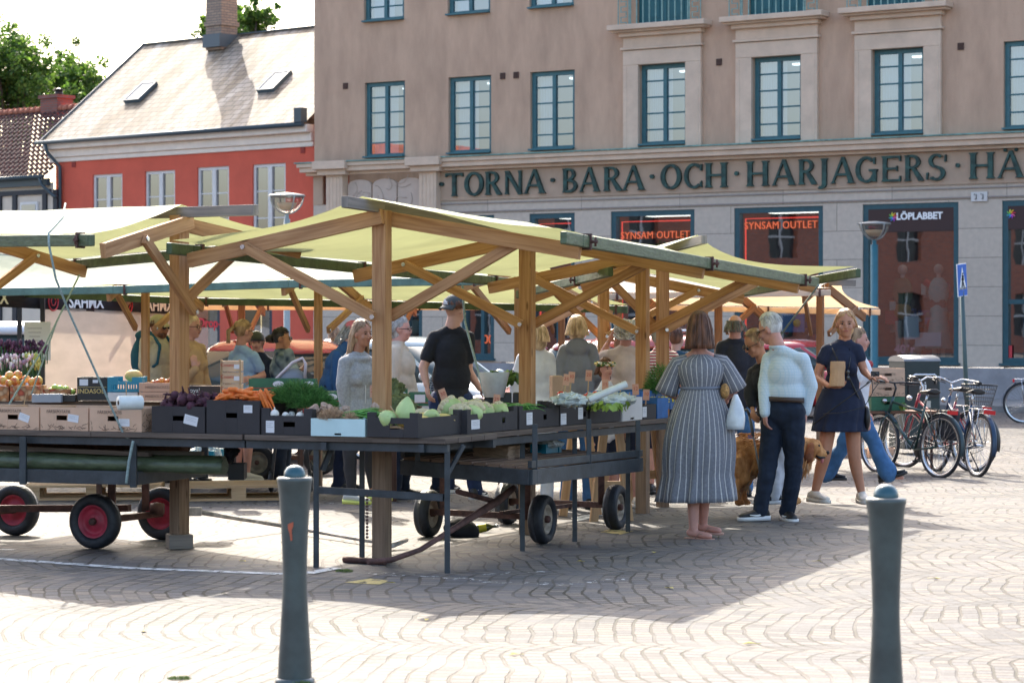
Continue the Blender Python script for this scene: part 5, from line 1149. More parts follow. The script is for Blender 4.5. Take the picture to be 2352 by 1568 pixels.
def person(label, px, d, H=1.70, face=0, male=False, J=None, skinm=SK1, top=None, bottom=None, hair=None, hat=None, shoes=None, head=None, specs=None, fat=1., near=False, dress=None, group=None, legs=True, sleeve='short', tilt=0., hands=True, extra=None, toe=None, bust=True):
    J = J or {}; s = H/1.70; base = gnd(W(px, 0, d)); f = radians(face); F_ = V((sin(f), -cos(f), 0)); R_ = V((-cos(f), -sin(f), 0)); U_ = V((0,0,1))
    sw = (.185 if male else .165)*s; hw = .09*s
    D = dict(head=(0,.03,1.585), neck=(0,0,1.43), sr=(sw/s,0,1.395), sl=(-sw/s,0,1.395), er=(.235,-.02,1.11), el=(-.235,-.02,1.11), wr=(.245,.06,.87), wl=(-.245,.06,.87), hr=(.09,0,.92), hl=(-.09,0,.92), kr=(.10,.02,.49), kl=(-.10,.02,.49), ar=(.105,-.02,.09), al=(-.105,-.02,.09))
    Q = {}
    for k, v in D.items():
        if k in J and isinstance(J[k], list): Q[k] = W(J[k][0], J[k][1], d+(J[k][2] if len(J[k]) > 2 else 0))
        else:
            v = J.get(k, v); Q[k] = base + (R_*v[0]+F_*v[1]+U_*v[2])*s
    o = thing('person', label, 'person', tuple(base), 0, group); vs = .0085 if near else .0125
    hf = radians(face if head is None else head); HF = V((sin(hf), -cos(hf), 0)); HR = V((-cos(hf), -sin(hf), 0)); HU = V((0,0,1))
    if tilt: HF = (HF*cos(tilt) - HU*sin(tilt)).normalized(); HU = HR.cross(HF)*-1; HU = HU if HU.z > 0 else -HU
    h = Q['head']; hp = lambda a, b_, c: h + (HR*a+HF*b_+HU*c)*s
    mb = MB()
    mb.ell(hp(0,-.008,.022), HR*.073*s, HF*.092*s, HU*.098*s, 18, 12); mb.ell(hp(0,.022,-.045), HR*.054*s, HF*.062*s, HU*.068*s, 14, 9); mb.ell(hp(0,.045,-.085), HR*.030*s, HF*.036*s, HU*.026*s, 10, 7)
    mb.ell(hp(0,.094,-.012), HR*.013*s, HF*.018*s, HU*.025*s, 8, 6); mb.ell(hp(0,.101,-.028), HR*.017*s, HF*.014*s, HU*.012*s, 8, 6); mb.ell(hp(0,.077,-.06), HR*.024*s, HF*.012*s, HU*.013*s, 8, 6)
    for q in (-1,1): mb.ell(hp(q*.075,-.005,-.005), HR*.012*s, HF*.02*s, HU*.032*s, 8, 6); mb.ell(hp(q*.034,.062,-.03), HR*.026*s, HF*.022*s, HU*.026*s, 8, 6)
    mb.caps(Q['neck']+U_*.015, hp(0,-.02,-.05), .060*s*(1.08 if male else .92), .052*s, 12)
    shm = (Q['sl']+Q['sr'])/2; hpm = (Q['hl']+Q['hr'])/2; up = (shm-hpm).normalized(); rt = (Q['sr']-Q['sl']); rt = (rt - up*rt.dot(up)).normalized(); fw = up.cross(rt); TL = (shm-hpm).length; shw = (Q['sr']-Q['sl']).length/2
    cw = shw*(.92 if male else .88)
    for q_ in ('sl','sr'): Q[q_] = Q[q_].lerp(shm, .07) - up*.012
    def torso(mb, ad, flare=1.):
        for q_ in ('sl','sr'): mb.caps(Q['neck']-U_*.012, shm.lerp(Q[q_],.82)+up*.0, .050*s+ad*.5, .046*s+ad*.6)
        mb.ell(hpm+up*TL*.70+fw*.005, rt*(cw*.98+ad)*fat**.5, fw*(.108*s*fat+ad), up*(TL*.36), 20, 12)
        mb.ell(hpm+up*TL*.92, rt*(shw*.78+ad), fw*(.068*s+ad), up*(.075*s+ad*.5), 16, 8)
        mb.ell(hpm+up*TL*.38, rt*((.130 if not male else .150)*s*fat+ad), fw*(.095*s*fat+ad), up*(TL*.36), 20, 10)
        mb.ell(hpm+up*TL*.04, rt*(.156*s*fat**.6+ad)*flare, fw*(.108*s*fat+ad)*flare, up*(.135*s+ad), 20, 10)
        if not male and bust:
            for q in (-1,1): mb.ell(hpm+up*TL*.66+rt*q*.07*s+fw*(.075*s*fat), rt*.062*s, fw*(.05*s+ad), up*.065*s, 12, 8)
    torso(mb, -.014 if top else -.010)
    AR = dict(s=.047, e=.040, w=.026) if male else dict(s=.044*fat**.7, e=.036*fat**.5, w=.023)
    for q in 'lr':
        mb.caps(shm.lerp(Q['s'+q], .8), Q['s'+q], .044*s, .043*s); mb.chain([Q['s'+q], Q['e'+q], Q['w'+q]], [AR['s']*s, AR['e']*s, AR['w']*s], 10)
        if legs and q: mb.chain([Q['h'+q]+U_*.02, Q['k'+q], Q['k'+q].lerp(Q['a'+q], .28)+(-F_*.012), Q['a'+q]], [.082*s, .056*s, .054*s, .034*s], 12)
    if hands:
        for q in 'lr':
            dr = (Q['w'+q]-Q['e'+q]).normalized()
            if 'd'+q in J: dr = V(J['d'+q]).normalized()
            inn = (hpm-Q['w'+q]); inn.z = 0; inn = (inn - dr*inn.dot(dr)); inn = inn.normalized() if inn.length > .01 else F_
            if 'n'+q in J: inn = V(J['n'+q]); inn = (inn-dr*inn.dot(dr)).normalized()
            ac = dr.cross(inn).normalized()
            if ac.dot(F_) < 0: ac = -ac
            w0 = Q['w'+q]; mb.ell(w0+dr*.05*s, ac*.038*s, inn*.017*s, dr*.05*s, 10, 8); k = J.get('curl', .5)
            if vs < .01:
                for i, (of, ln) in enumerate(((-.029,.058),(-.010,.072),(.010,.078),(.029,.068))):
                    a = w0+dr*.085*s+ac*of*s; b_ = a+(dr*cos(k)+inn*sin(k))*ln*.55*s; c = b_+(dr*cos(2*k)+inn*sin(2*k))*ln*.55*s; mb.chain([a,b_,c],[.0095*s,.009*s,.0075*s],7)
                a = w0+dr*.03*s+ac*.03*s; b_ = a+(dr*.6+ac*.7+inn*.3).normalized()*.035*s; mb.chain([a,b_,b_+(dr*.9+inn*.4).normalized()*.03*s],[.012*s,.011*s,.009*s],7)
            else: mb.ell(w0+dr*.115*s+inn*.015*s, ac*.036*s, inn*.016*s, dr*.045*s, 10, 7); mb.caps(w0+dr*.03*s+ac*.03*s, w0+dr*.075*s+ac*.045*s+inn*.02*s, .012*s, .010*s, 7)
    if legs:
        for q in 'lr':
            T_ = (toe or {}).get(q, F_); T_ = V(T_).normalized(); a = Q['a'+q]; mb.caps(a-V((0,0,.035))-T_*.03, a-V((0,0,.055))+T_*.13*s, .030*s, .024*s)
    vox(mb, 'body', skinm, o, vs, sm=5)
    # face features
    def feat(nm, mat, items):
        m_ = MB()
        for (c, rx, ry, rz) in items: m_.ell(c, HR*rx*s, HF*ry*s, HU*rz*s, 8, 6)
        return m_.build(nm, mat, o, True)
    vis = HF.y < .55
    if vis:
        if specs != 'sun': feat('eyes', EYE_M, [(hp(q*.031,.081,.006), .0115,.006,.006) for q in (-1,1)])
        feat('eyebrows', BROW if not hair or hair[1] not in (WHITEH, GREYH) else hair[1], [(hp(q*.032,.086,.026), .020,.006,.0045) for q in (-1,1)])
        feat('mouth', LIP, [(hp(0,.0875,-.056), .022,.006,.0055)])
    if specs:
        m_ = MB()
        for q in (-1,1):
            c = hp(q*.033,.098,.004)
            if specs == 'sun': m_.ell(c, HR*.029*s, HF*.007*s, HU*.022*s, 12, 8)
            else: m_.tube([c+HR*.023*s*cos(a)+HU*.018*s*sin(a) for a in [k*pi/6 for k in range(13)]], .0022, 5)
            m_.tube([hp(q*.058,.09,.01), hp(q*.078,.0,.008)], .003, 5)
        m_.tube([hp(-.012,.104,.008), hp(.012,.104,.008)], .003, 5); m_.build('sunglasses' if specs == 'sun' else 'glasses', LENS, o, True)
    # hair
    if hair:
        st, hm = hair[0], hair[1]; L_ = hair[2] if len(hair) > 2 else .1; rnd = random.Random(int(px*7+d*3)); m_ = MB()
        N = (230 if near else 110); R0_ = (.080, .100, .108)
        if st != 'bald' and not hat: m_.ell(hp(0,-.022,.032), HR*.079*s, HF*.092*s, HU*.100*s, 18, 12)
        if st in ('long','bob'): m_.ell(hp(0,-.045,-.03), HR*.078*s, HF*.062*s, HU*.085*s, 14, 10)
        for i in range(N):
            th = rnd.uniform(0, 2*pi); u0_ = rnd.uniform(.25, 1.0); 
            if st == 'bald': u0_ = rnd.uniform(-.2,.25)
            pts = []; seg = 7; ln = {'short': rnd.uniform(.07,.12), 'curly': .05, 'bald': .05}.get(st, L_)
            dx, dy = cos(th), sin(th)
            if dy > .45 and st in ('bald',): continue
            if st in ('pony','bun'):       # swept back
                a = V((dx, dy*.9+.1, max(.05,u0_))).normalized(); e = V((0,-1.02,.05))
                for k in range(6):
                    v_ = a.lerp(e, k/5).normalized(); pts.append(hp(v_.x*(R0_[0]+.003), -.018+v_.y*R0_[1], .030+v_.z*R0_[2]))
            elif st == 'curly':
                a = V((dx, dy, rnd.uniform(-.75, 1))).normalized()
                if a.y > .35 and a.z < .5: continue
                q9 = rnd.uniform(0,.024); c = hp(a.x*(R0_[0]+q9+.005), -.02+a.y*(R0_[1]+q9), .035+a.z*(R0_[2]+q9)); rr_ = rnd.uniform(.013,.026)*s
                ph = rnd.uniform(0,6); m_.tube([c+V((rr_*cos(ph+k*1.1), rr_*sin(ph+k*1.1), rr_*.8*sin(k*.9+ph))) for k in range(7)], .006*s, 5); continue
            else:
                frontal = dy > .25
                ph0 = 1.25 if st == 'bald' else (rnd.uniform(1.15,1.4) if hat else rnd.uniform(.05,.5)); total = ln
                if frontal: ph_end = .95
                dl = 0; ph = ph0; wob = rnd.uniform(-.006,.006); below = 0; tilt_ = 0
                swing = 0
                for k in range(seg+1):
                    if frontal and ph > .75: swing += .22
                    ang = th + (swing if dx < 0 else -swing)*( 1 if dy > 0 else 0)
                    x_, y_ = cos(ang), sin(ang)
                    if st == 'short' and ph > 1.85: break
                    if ph < 1.55 or st == 'short': v_ = V((x_*sin(ph), y_*sin(ph), cos(ph))); pts.append(hp(v_.x*(R0_[0]+wob), -.02+v_.y*(R0_[1]-.004+wob), .032+v_.z*R0_[2])); 
                    else:
                        below += (ln+.08)/seg; pts.append(hp(x_*(R0_[0]+wob+.004*k), -.03+min(y_, .25)*(R0_[1]*.85+wob)-.006*k, .03-below))
                    ph += (max(.28, (1.6-ph0)/3.0) if st in ('long','bob') else ln/.1/seg*1.15)
                    if frontal and st == 'short' and ph > .95: break
            if len(pts) > 1: m_.tube(pts, [.0055*s*(1-.6*k/len(pts)) for k in range(len(pts))], 5)
        if st == 'pony':
            for i in range(60 if near else 40):
                a = rnd.uniform(0,6.3); r_ = rnd.uniform(.0,.022); p = [hp(r_*cos(a), -.115, .045+r_*sin(a))]
                for k in range(1,7): p.append(p[0]-HF*(.035*min(k,2))*s*1+HR*(r_*cos(a)*k*.25+.01*sin(k+a))*s - U_*(L_*(k/6)**1.3))
                m_.tube(p, [.005*s*(1-.1*k) for k in range(7)], 5)
        if st == 'bun': m_.ell(hp(0,-.135,.0), HR*.042*s, HF*.042*s, HU*.042*s, 12, 8); [m_.tube([hp(.043*cos(a+k*.5),-.135+.043*sin(a*2+k*.5),.043*sin(a+k*.5)) for k in range(6)], .006, 5) for a in [rnd.uniform(0,6) for _ in range(24)]]
        m_.build('hair', hm, o, True)
    if hat:
        kind, hm, dirn = hat; m_ = MB()
        if kind == 'cap':
            rings = []
            for k in range(8):
                t = k/7*1.42; rings.append(m_.ring(hp(0,-.018,.040+.088*cos(pi/2-t)*1.0 if False else .040+.090*sin(t)), HR*.086*s*max(.05,cos(t)), HF*.103*s*max(.05,cos(t)), 20))
            m_.loft(rings, 20); sg = dirn; P_ = []
            for j in range(5):
                v_ = j/4; row = []
                for k in range(9):
                    a = (k-4)/4*1.05; row.append(hp(.085*sin(a)*(1-.12*v_), -.018+sg*(.098*cos(a)+.072*v_*cos(a)), .044-.030*v_-.02*abs(sin(a))*v_))
                P_.append(m_.pts(row))
            for j in range(4):
                for k in range(8): m_.face((P_[j]+k, P_[j]+k+1, P_[j+1]+k+1, P_[j+1]+k), None, True)
        elif kind == 'helmet':
            rings = []
            for k in range(8): t = k/7*1.45; rings.append(m_.ring(hp(0,-.012,.02+.125*sin(t)), HR*.104*s*max(.04,cos(t)), HF*.122*s*max(.04,cos(t)), 20))
            m_.loft(rings, 20); m_.tube([hp(.095,.01,.02), hp(.06,.03,-.09), hp(0,.05,-.10), hp(-.06,.03,-.09), hp(-.095,.01,.02)], .006, 6)
        hb = m_.build('cap' if kind == 'cap' else 'helmet', hm, o, True); hb.modifiers.new('thick','SOLIDIFY').thickness = .003
        if kind == 'cap' and near:
            m_ = MB(); BK = lambda x, z: hp(x, -.125+.02*(z/.05)**2*0-.0, .06+z)
            for i, hgt in enumerate((.014,.024,.034)):
                x = .016-.014*i; a = hp(x,-.122,.062); b_ = hp(x-.011-.006,-.118+.004*i,.062+hgt); c = hp(x-.010,-.122,.062); m_.face(tuple([m_.pts([hp(x,-.1235,.060), hp(x-.010,-.1235,.060), hp(x-.010+.006*0-.0,-.117,.060+hgt), hp(x,-.118,.060+hgt*.75)])+q for q in (0,1,2,3)]))
            m_.face(tuple([m_.pts([hp(.024,-.124,.050),hp(-.024,-.124,.050),hp(-.024,-.1235,.056),hp(.024,-.1235,.056)])+q for q in (0,1,2,3)])); m_.build('emblem', WHT, o, True)
    # clothing
    if top:
        kind, tm = top[0], top[1]; m_ = MB(); ad = {'jacket':.03,'shirt':.015,'hoodie':.024}.get(kind,.015); torso(m_, ad, (.84 if (bottom and len(bottom) > 2) else (top[2] if len(top) > 2 else 1.0)*1.04)); SL = sleeve
        for q in 'lr':
            e_ = Q['e'+q]; S_ = Q['s'+q]; r0 = AR['s']*s+ad*.8+.002; m_.caps(shm.lerp(S_, .7), S_, .054*s+ad*.5, r0)
            if SL == 'short': m_.caps(S_, S_.lerp(e_, .62), r0, AR['e']*s+.024)
            elif SL == 'cap': m_.caps(S_, S_.lerp(e_, .36), r0, AR['e']*s+.024)
            elif SL == 'none': pass
            else: m_.chain([S_, e_, e_.lerp(Q['w'+q], 1.0 if SL == 'long' else .8)], [r0, AR['e']*s+ad+.006, AR['w']*s+ad+.004], 12)
        if kind == 'hoodie':
            bk = shm-fw*.085*s+up*.02; m_.ell(bk, rt*.115*s, fw*.045*s, up*.085*s, 16, 10); m_.tube([shm+up*.045+(rt*cos(a)*.085+fw*sin(a)*.075)*s-up*.02*sin(a) for a in [k*pi/6 for k in range(13)]], .026*s, 8)
        if kind in ('jacket','shirt'): m_.tube([Q['neck']+up*.01+(rt*cos(a)*.062+fw*sin(a)*.06)*s for a in [k*pi/6 for k in range(13)]], .014*s, 8)
        if isinstance(tm, tuple): tm = tm[0]
        vox(m_, {'tee':'t_shirt','hoodie':'hoodie','jacket':'jacket','shirt':'shirt'}.get(kind,'top'), tm, o, .0095 if near else .014, disp=(.009 if kind == 'shirt' else .016), dscale=.11)
        if kind == 'hoodie' and vis: m_ = MB(); m_.tube([hpm+up*TL*t+fw*(.103*s*fat+ad) for t in (.05,.3,.5,.7)]+[hpm+up*TL*.88+fw*(.085*s)], .004, 5); m_.build('zip', SOLEW, o, True)
    if bottom:
        kind, bm = bottom[0], bottom[1]; m_ = MB(); m_.ell(hpm+up*.0, rt*.163*s*fat**.5*(1.07 if len(bottom)>2 else 1), fw*.115*s*fat*(1.07 if len(bottom)>2 else 1), U_*.14*s, 18, 10); m_.ell(hpm+up*.09*s, rt*(.158 if len(bottom)>2 else .140)*s*fat**.6, fw*(.118 if len(bottom)>2 else .10)*s*fat, U_*.06*s, 18, 8)
        tight = kind == 'leggings'
        for q in 'lr':
            K_, A2 = Q['k'+q], Q['a'+q]; r = [.098*s, .064*s, .062*s, .043*s] if tight else [.105*s, .077*s, .070*s, .062*s]
            if kind == 'flare': r = [.10*s,.07*s,.075*s,.095*s]
            end = A2 + U_*(.03 if tight else -.015)
            if kind == 'shorts': m_.chain([Q['h'+q]+U_*.01, K_.lerp(Q['h'+q], .1)], [.108*s,.088*s], 12)
            else: m_.chain([Q['h'+q]+U_*.01, K_, K_.lerp(end, .35)-F_*.01, end], r, 12)
        vox(m_, {'leggings':'leggings','shorts':'shorts'}.get(kind,'trousers'), bm, o, .0105 if near else .014, disp=.014 if tight else .024, dscale=.09)
        if kind == 'belt' or (len(bottom) > 2 and bottom[2]):
            m_ = MB(); c = hpm+up*.115*s; m_.loft([m_.ring(c-up*.02, rt*.168*s*fat**.6, fw*.128*s*fat, 28), m_.ring(c+up*.02, rt*.168*s*fat**.6, fw*.128*s*fat, 28)], 28); m_.build('belt', M('brown leather belt', (.06,.035,.025), .5), o, True)
    if shoes:
        um, smt = shoes[0], shoes[1]
        for q in 'lr':
            T_ = V((toe or {}).get(q, F_)).normalized(); S2_ = V((-T_.y, T_.x, 0)).normalized(); a = V(Q['a'+q]); g0 = (a.z-.085*s) if (toe or {}).get('lift'+q) is None else a.z-.085*s
            c0 = V((a.x, a.y, g0)); m_ = MB(); prof = [(-.085,.022,.05),(-.07,.036,.075),(-.02,.040,.095),(.04,.043,.075),(.10,.047,.055),(.15,.043,.043),(.185,.024,.032)]
            zup = U_
            if (toe or {}).get('pitch'+q): pa = toe['pitch'+q]; zup = (U_*cos(pa)-T_*sin(pa)); T_ = (T_*cos(pa)+U_*sin(pa))
            rings = [m_.ring(c0+T_*x*s+zup*(hh/2+.018)*s, S2_*wd*s, zup*(hh/2)*s, 14) for x, wd, hh in prof]; m_.loft(rings, 14); m_.caps(a-zup*.01, a+zup*.0, .040*s, .038*s)
            sh = vox(m_, 'shoe', um, o, .008, sm=4)
            m_ = MB(); pr = [(-.092,.012),(-.08,.034),(-.03,.041),(.04,.044),(.11,.050),(.16,.045),(.192,.022),(.198,.008)]
            lo = m_.pts([c0+T_*x*s+S2_*wd*s+zup*.0 for x, wd in pr]+[c0+T_*x*s-S2_*wd*s for x, wd in reversed(pr)]); hi = m_.pts([c0+T_*x*s+S2_*(wd+.003)*s+zup*(.030+.008*(x<.0))*s for x, wd in pr]+[c0+T_*x*s-S2_*(wd+.003)*s+zup*(.030+.008*(x<.0))*s for x, wd in reversed(pr)])
            m_.loft([lo, hi], 16); so_ = m_.build('sole', smt, sh); inv = V(o.location)
            for v in so_.data.vertices: v.co = v.co - inv
            if len(shoes) > 2:
                m_ = MB(); sd = S2_ if S2_.y < 0 else -S2_; b0_ = c0+sd*.047*s; m_.tube([b0_+T_*.11*s+zup*.048*s-sd*.004, b0_+T_*.045*s+zup*.040*s, b0_+T_*.0*s+zup*.052*s-sd*.003, b0_-T_*.05*s+zup*.08*s-sd*.01], [.004,.010,.007,.003], 6); q2 = m_.build('side_emblem', WHT, sh)
                for v in q2.data.vertices: v.co = v.co - inv
    if extra: extra(o, Q, dict(F=F_, R=R_, up=up, rt=rt, fw=fw, hpm=hpm, shm=shm, s=s, TL=TL, hp=hp))
    return o
def skirt(o, c0, c1, rt, fw, r0, r1, mat, pleats=9, amp=.08, name='skirt', n=96, mid=None, hemw=0):
    m_ = MB(); rings = []; uvs = []; NR = 22
    for j in range(NR+1):
        t = j/NR; c = c0.lerp(c1, t); rx = r0[0]+(r1[0]-r0[0])*t; ry = r0[1]+(r1[1]-r0[1])*t
        if mid: k = sin(pi*min(1,t*1.3)); rx += mid*k; ry += mid*k*.8
        rings.append(m_.ring(c, rt*rx, fw*ry, n, lambda u, t=t: 1+amp*t**1.2*sin(2*pi*pleats*u+1.5*sin(5*u*2*pi+t*3))+amp*.4*t*sin(2*pi*(pleats*2+3)*u+t*4))); uvs.append(t)
    m_.loft(rings, n, False, uvs); ob = m_.build(name, mat, o, True); sd = ob.modifiers.new('thick','SOLIDIFY'); sd.thickness = .004; return ob

# --- striped dress woman
DRS = stripes('striped grey blue linen', (.185,.19,.215), (.60,.57,.54), 38, .13); DRB = stripes('striped linen bodice', (.185,.19,.215), (.60,.57,.54), 28, .13); DRV = stripes('striped linen sleeve', (.185,.19,.215), (.60,.57,.54), 12, .14)
def ex_dress(o, Q, k):
    rt, fw, up, s = k['rt'], k['fw'], k['up'], k['s']; wst = k['hpm']+up*.22*s; hem = W(1600,1150,18.05)
    skirt(o, wst, hem, rt, fw, (.138,.115), (.285,.22), DRS, 10, .10, 'dress_skirt', mid=.055)
    m_ = MB(); R = []; uv = []
    for t, rx, ry in ((0,.138,.115),(.2,.158,.13),(.45,.18,.14),(.7,.188,.13),(.88,.165,.10),(1.0,.10,.075),(1.06,.07,.065)):
        R.append(m_.ring(wst.lerp(k['shm']+up*.03, t), rt*rx*s, fw*ry*s, 48)); uv.append(t)
    m_.loft(R, 48, False, uv)
    m_.build('dress_bodice', DRB, o, True)
    for q in 'lr':
        S_, E_ = Q['s'+q], Q['e'+q]; m_ = MB(); a = k['shm'].lerp(S_, .55)+up*.01; m_.tube([a-up*.01, S_-up*.012, S_.lerp(E_, .25)-up*.01, S_.lerp(E_, .5)-up*.015, S_.lerp(E_, .72)-up*.02, S_.lerp(E_, .92)-up*.03], [.056,.062,.067,.073,.080,.088], 28, False); sl_o = m_.build('dress_sleeve', DRV, o, True); sl_o.modifiers.new('thick','SOLIDIFY').thickness = .003
    m_ = MB(); m_.tube([wst+(rt*.144*cos(a)+fw*.121*sin(a)) for a in [i*pi/16 for i in range(33)]], .011, 8); m_.build('waist_belt', cloth('grey blue belt', (.20,.22,.27)), o, True)
    for q, (px_, py_) in (('l',(1598,1222)),('r',(1613,1216))):
        a = Q['a'+q]; T_ = V((.85,-.5,0)).normalized(); S2_ = V((-T_.y,T_.x,0)); c = V((a.x,a.y,a.z-.088)); m_ = MB()
        pr = [(-.07,.02),(-.05,.033),(0,.032),(.07,.042),(.13,.040),(.165,.02)]; lo = m_.pts([c+T_*x+S2_*w_ for x, w_ in pr]+[c+T_*x-S2_*w_ for x, w_ in reversed(pr)]); hi = m_.pts([c+T_*x+S2_*w_+V((0,0,.016)) for x, w_ in pr]+[c+T_*x-S2_*w_+V((0,0,.016)) for x, w_ in reversed(pr)]); m_.loft([lo,hi], 12)
        m_.tube([c+T_*.12+V((0,0,.03)), c+T_*.06+S2_*.03+V((0,0,.055)), c+T_*.03+S2_*.036+V((0,0,.015))], .005, 5); m_.tube([c+T_*.12+V((0,0,.03)), c+T_*.06-S2_*.03+V((0,0,.055)), c+T_*.03-S2_*.036+V((0,0,.015))], .005, 5); m_.build('sandal', M('pink tan sandal', (.45,.25,.19), .6), o, True)
tE = V((.85,-.5,0))
person('brown-haired woman seen from behind in a long grey striped dress and sandals', 1606, 18.05, 1.70, 180, J=dict(head=[1606,757,.02], neck=[1606,806,0], sl=[1552,828,0], sr=[1664,826,0], el=[1528,897,.06], er=[1692,888,.06], wl=[1560,915,.28], wr=[1672,912,.25], hl=[1584,958,0], hr=[1636,958,0], kl=[1592,1090,.0], kr=[1618,1090,.0], al=[1593,1212,-.05], ar=[1615,1199,.12]), skinm=SK3, hair=('long', BROWNH, .16), near=True, fat=1.12, toe=dict(l=tE, r=tE), extra=ex_dress)
# --- man light blue checked shirt
CHK = checks('light blue checked shirt', (.66,.76,.82), (.56,.70,.78), 42, .25)
tW = V((-.93,-.36,0))
person('white-haired man in pale turquoise checked shirt, dark jeans and black trainers', 1800, 20.1, 1.76, -125, True, J=dict(head=[1768,757,.08], neck=[1786,800,.02], sl=[1764,822,.10], sr=[1846,822,-.08], el=[1757,886,.05], er=[1862,886,-.02], wl=[1757,948,-.05], wr=[1850,944,0], dl=(.05,0,-1), dr=(-.05,0,-1), hl=[1778,950,.05], hr=[1822,950,-.05], kl=[1765,1058,0], kr=[1824,1060,.0], al=[1745,1170,-.04], ar=[1808,1172,.1]), skinm=SK3, hair=('short', WHITEH), near=True, top=('shirt', CHK), sleeve='long', bottom=('pants', JEANS, True), shoes=(SHOEB, SOLEW, 1), head=-115, specs='clear', fat=1.0, tilt=.35, toe=dict(l=tW, r=V((.2,-1,0))))
# --- woman in navy dress
def ex_navy(o, Q, k):
    rt, fw, up, s = k['rt'], k['fw'], k['up'], k['s']; skirt(o, k['hpm']+up*.16*s, W(1928,990,21.0), rt, fw, (.160,.13), (.235,.185), NAVY, 7, .06, 'dress_skirt', mid=.02)
    sh = k['shm']; m_ = MB(); m_.tube([sh+rt*.10+up*.035+fw*.03, sh+rt*.05+fw*.115-up*.1, sh-rt*.03+fw*.17-up*.22, sh-rt*.12+fw*.13-up*.40, sh-rt*.19+fw*.05-up*.52], .009, 6); m_.ell(sh-rt*.21+fw*.06-up*.60, rt*.035, fw*.08, up*.11, 12, 8); m_.build('shoulder_bag', M('black leather bag', (.012,.012,.013), .45), o, True)
    m_ = MB(); m_.tube([sh+rt*.055+up*.04+fw*.03, sh+rt*.05+fw*.115-up*.08, sh-rt*.03+fw*.165-up*.19], .003, 5); m_.tube([sh-rt*.055+up*.04+fw*.03, sh-rt*.06+fw*.115-up*.08, sh-rt*.035+fw*.165-up*.19], .003, 5)
    for z in (.20,.25): c = sh-rt*.033+fw*.172-up*z; m_.ell(c, rt*.016, fw*.004, up*.022, 10, 6)
    m_.build('hanging_glasses', LENS, o, True)
person('woman in short navy dress and white trainers holding a paper bag and dog lead', 1928, 21.05, 1.72, 8, J=dict(head=[1942,745,-.02], neck=[1940,784,0], sr=[1897,802,0], sl=[1970,800,0], er=[1874,866,.0], el=[1985,852,-.02], wr=[1903,886,-.20], wl=[2000,868,-.22], dr=(.75,-.3,-.05), dl=(.8,-.3,.1), nr=(0,.5,1), nl=(0,.3,-1), hr=[1910,935,0], hl=[1955,935,0], kr=[1893,1050,-.06], kl=[1962,1048,-.03], ar=[1872,1130,.0], al=[1979,1132,-.03], curl=.45), skinm=SK2, hair=('bob', GINGH, .0), near=True, top=('tee', NAVY, 1.0), sleeve='cap', shoes=(SHOEW, SHOEW), head=-5, toe=dict(r=V((.5,-.85,0)), l=V((.1,-1,0))), fat=1.05, extra=ex_navy)
# paper bag and lead
mb = MB(); c = W(1922,858,20.72); rb = random.Random(4); R = []
for j in range(9):
    t = j/8; wdt = .062*(1-.12*t)+.004*rb.uniform(-1,1); R.append(mb.ring(V((.010*t, 0, -.105+.21*t)), V((wdt,0,0)), V((0,.038-.018*t,0)), 12, lambda u: 1.0+.12*abs(cos(4*pi*u))))
mb.loft(R, 12); ob = mb.build('paper_bag', M('brown paper', (.50,.29,.15), .8, bump=1, bs=18, var=.12), None, flat=True); ob.location = c; tag(ob, 'small brown paper bag held by the woman in the navy dress', 'paper bag')
mb = MB(); a = W(2003,873,20.72); pts = [V((0,0,0)), W(1960,905,20.75)-a, W(1905,945,20.8)-a, W(1868,975,20.9)-a]; mb.tube(pts, .006, 6); mb.tube([V((0,0,0)), W(2005,900,20.7)-a, W(1985,935,20.7)-a, W(1930,948,20.75)-a, W(1890,950,20.8)-a], .004, 6); mb.tube([W(1990,880,20.7)-a, W(2010,862,20.68)-a, W(2018,880,20.68)-a, W(2003,900,20.7)-a], .004, 6)
ob = mb.build('dog_lead', BLKM); ob.location = a; tag(ob, 'black dog lead running from the navy-dressed woman to the golden dog', 'dog lead')
mb = MB(); mb.box((0,0,0), (.07,.03,.045)); mb.ell((.01,-.02,0), (.014,0,0), (0,.01,0), (0,0,.014)); ob = mb.build('camera_case', BLKM, None, bevel=.008); ob.location = W(2010,858,20.7); tag(ob, 'small black device in the left hand of the navy-dressed woman', 'device')
# older woman with sunglasses and cane
person('older woman with cropped blond hair, sunglasses and black top, bending forward', 1752, 20.45, 1.58, -75, J=dict(head=[1733,790,-.05], neck=[1752,835,0], sl=[1728,852,.15], sr=[1772,852,-.12], el=[1722,905,.0], er=[1790,905,0], wl=[1728,938,-.12], wr=[1780,930,0], hl=[1768,950,.08], hr=[1782,952,-.06], kl=[1777,1040,0], kr=[1790,1040,0], al=[1776,1136,0], ar=[1792,1134,.1]), skinm=SK2, hair=('short', DKBL), specs='sun', top=('tee', BLACKC), sleeve='half', bottom=('pants', WHITEC2), shoes=(SHOEB, SOLEW), near=True, tilt=.45, head=-70)
mb = MB(); a = W(1722,955,20.55); mb.tube([V((0,0,0)), W(1730,1000,20.5)-a], .014, 8); mb.tube([W(1730,1000,20.5)-a, W(1757,1150,20.3)-a], .008, 8); mb.tube([V((0,0,.0)), V((-.02,-.0,.05)), V((-.07,0,.05))], .013, 8); ob = mb.build('walking_cane', [M('grey cane', (.16,.17,.19), .35, metal=.4)]); ob.location = a; tag(ob, 'grey walking cane held by the older woman in sunglasses', 'cane')
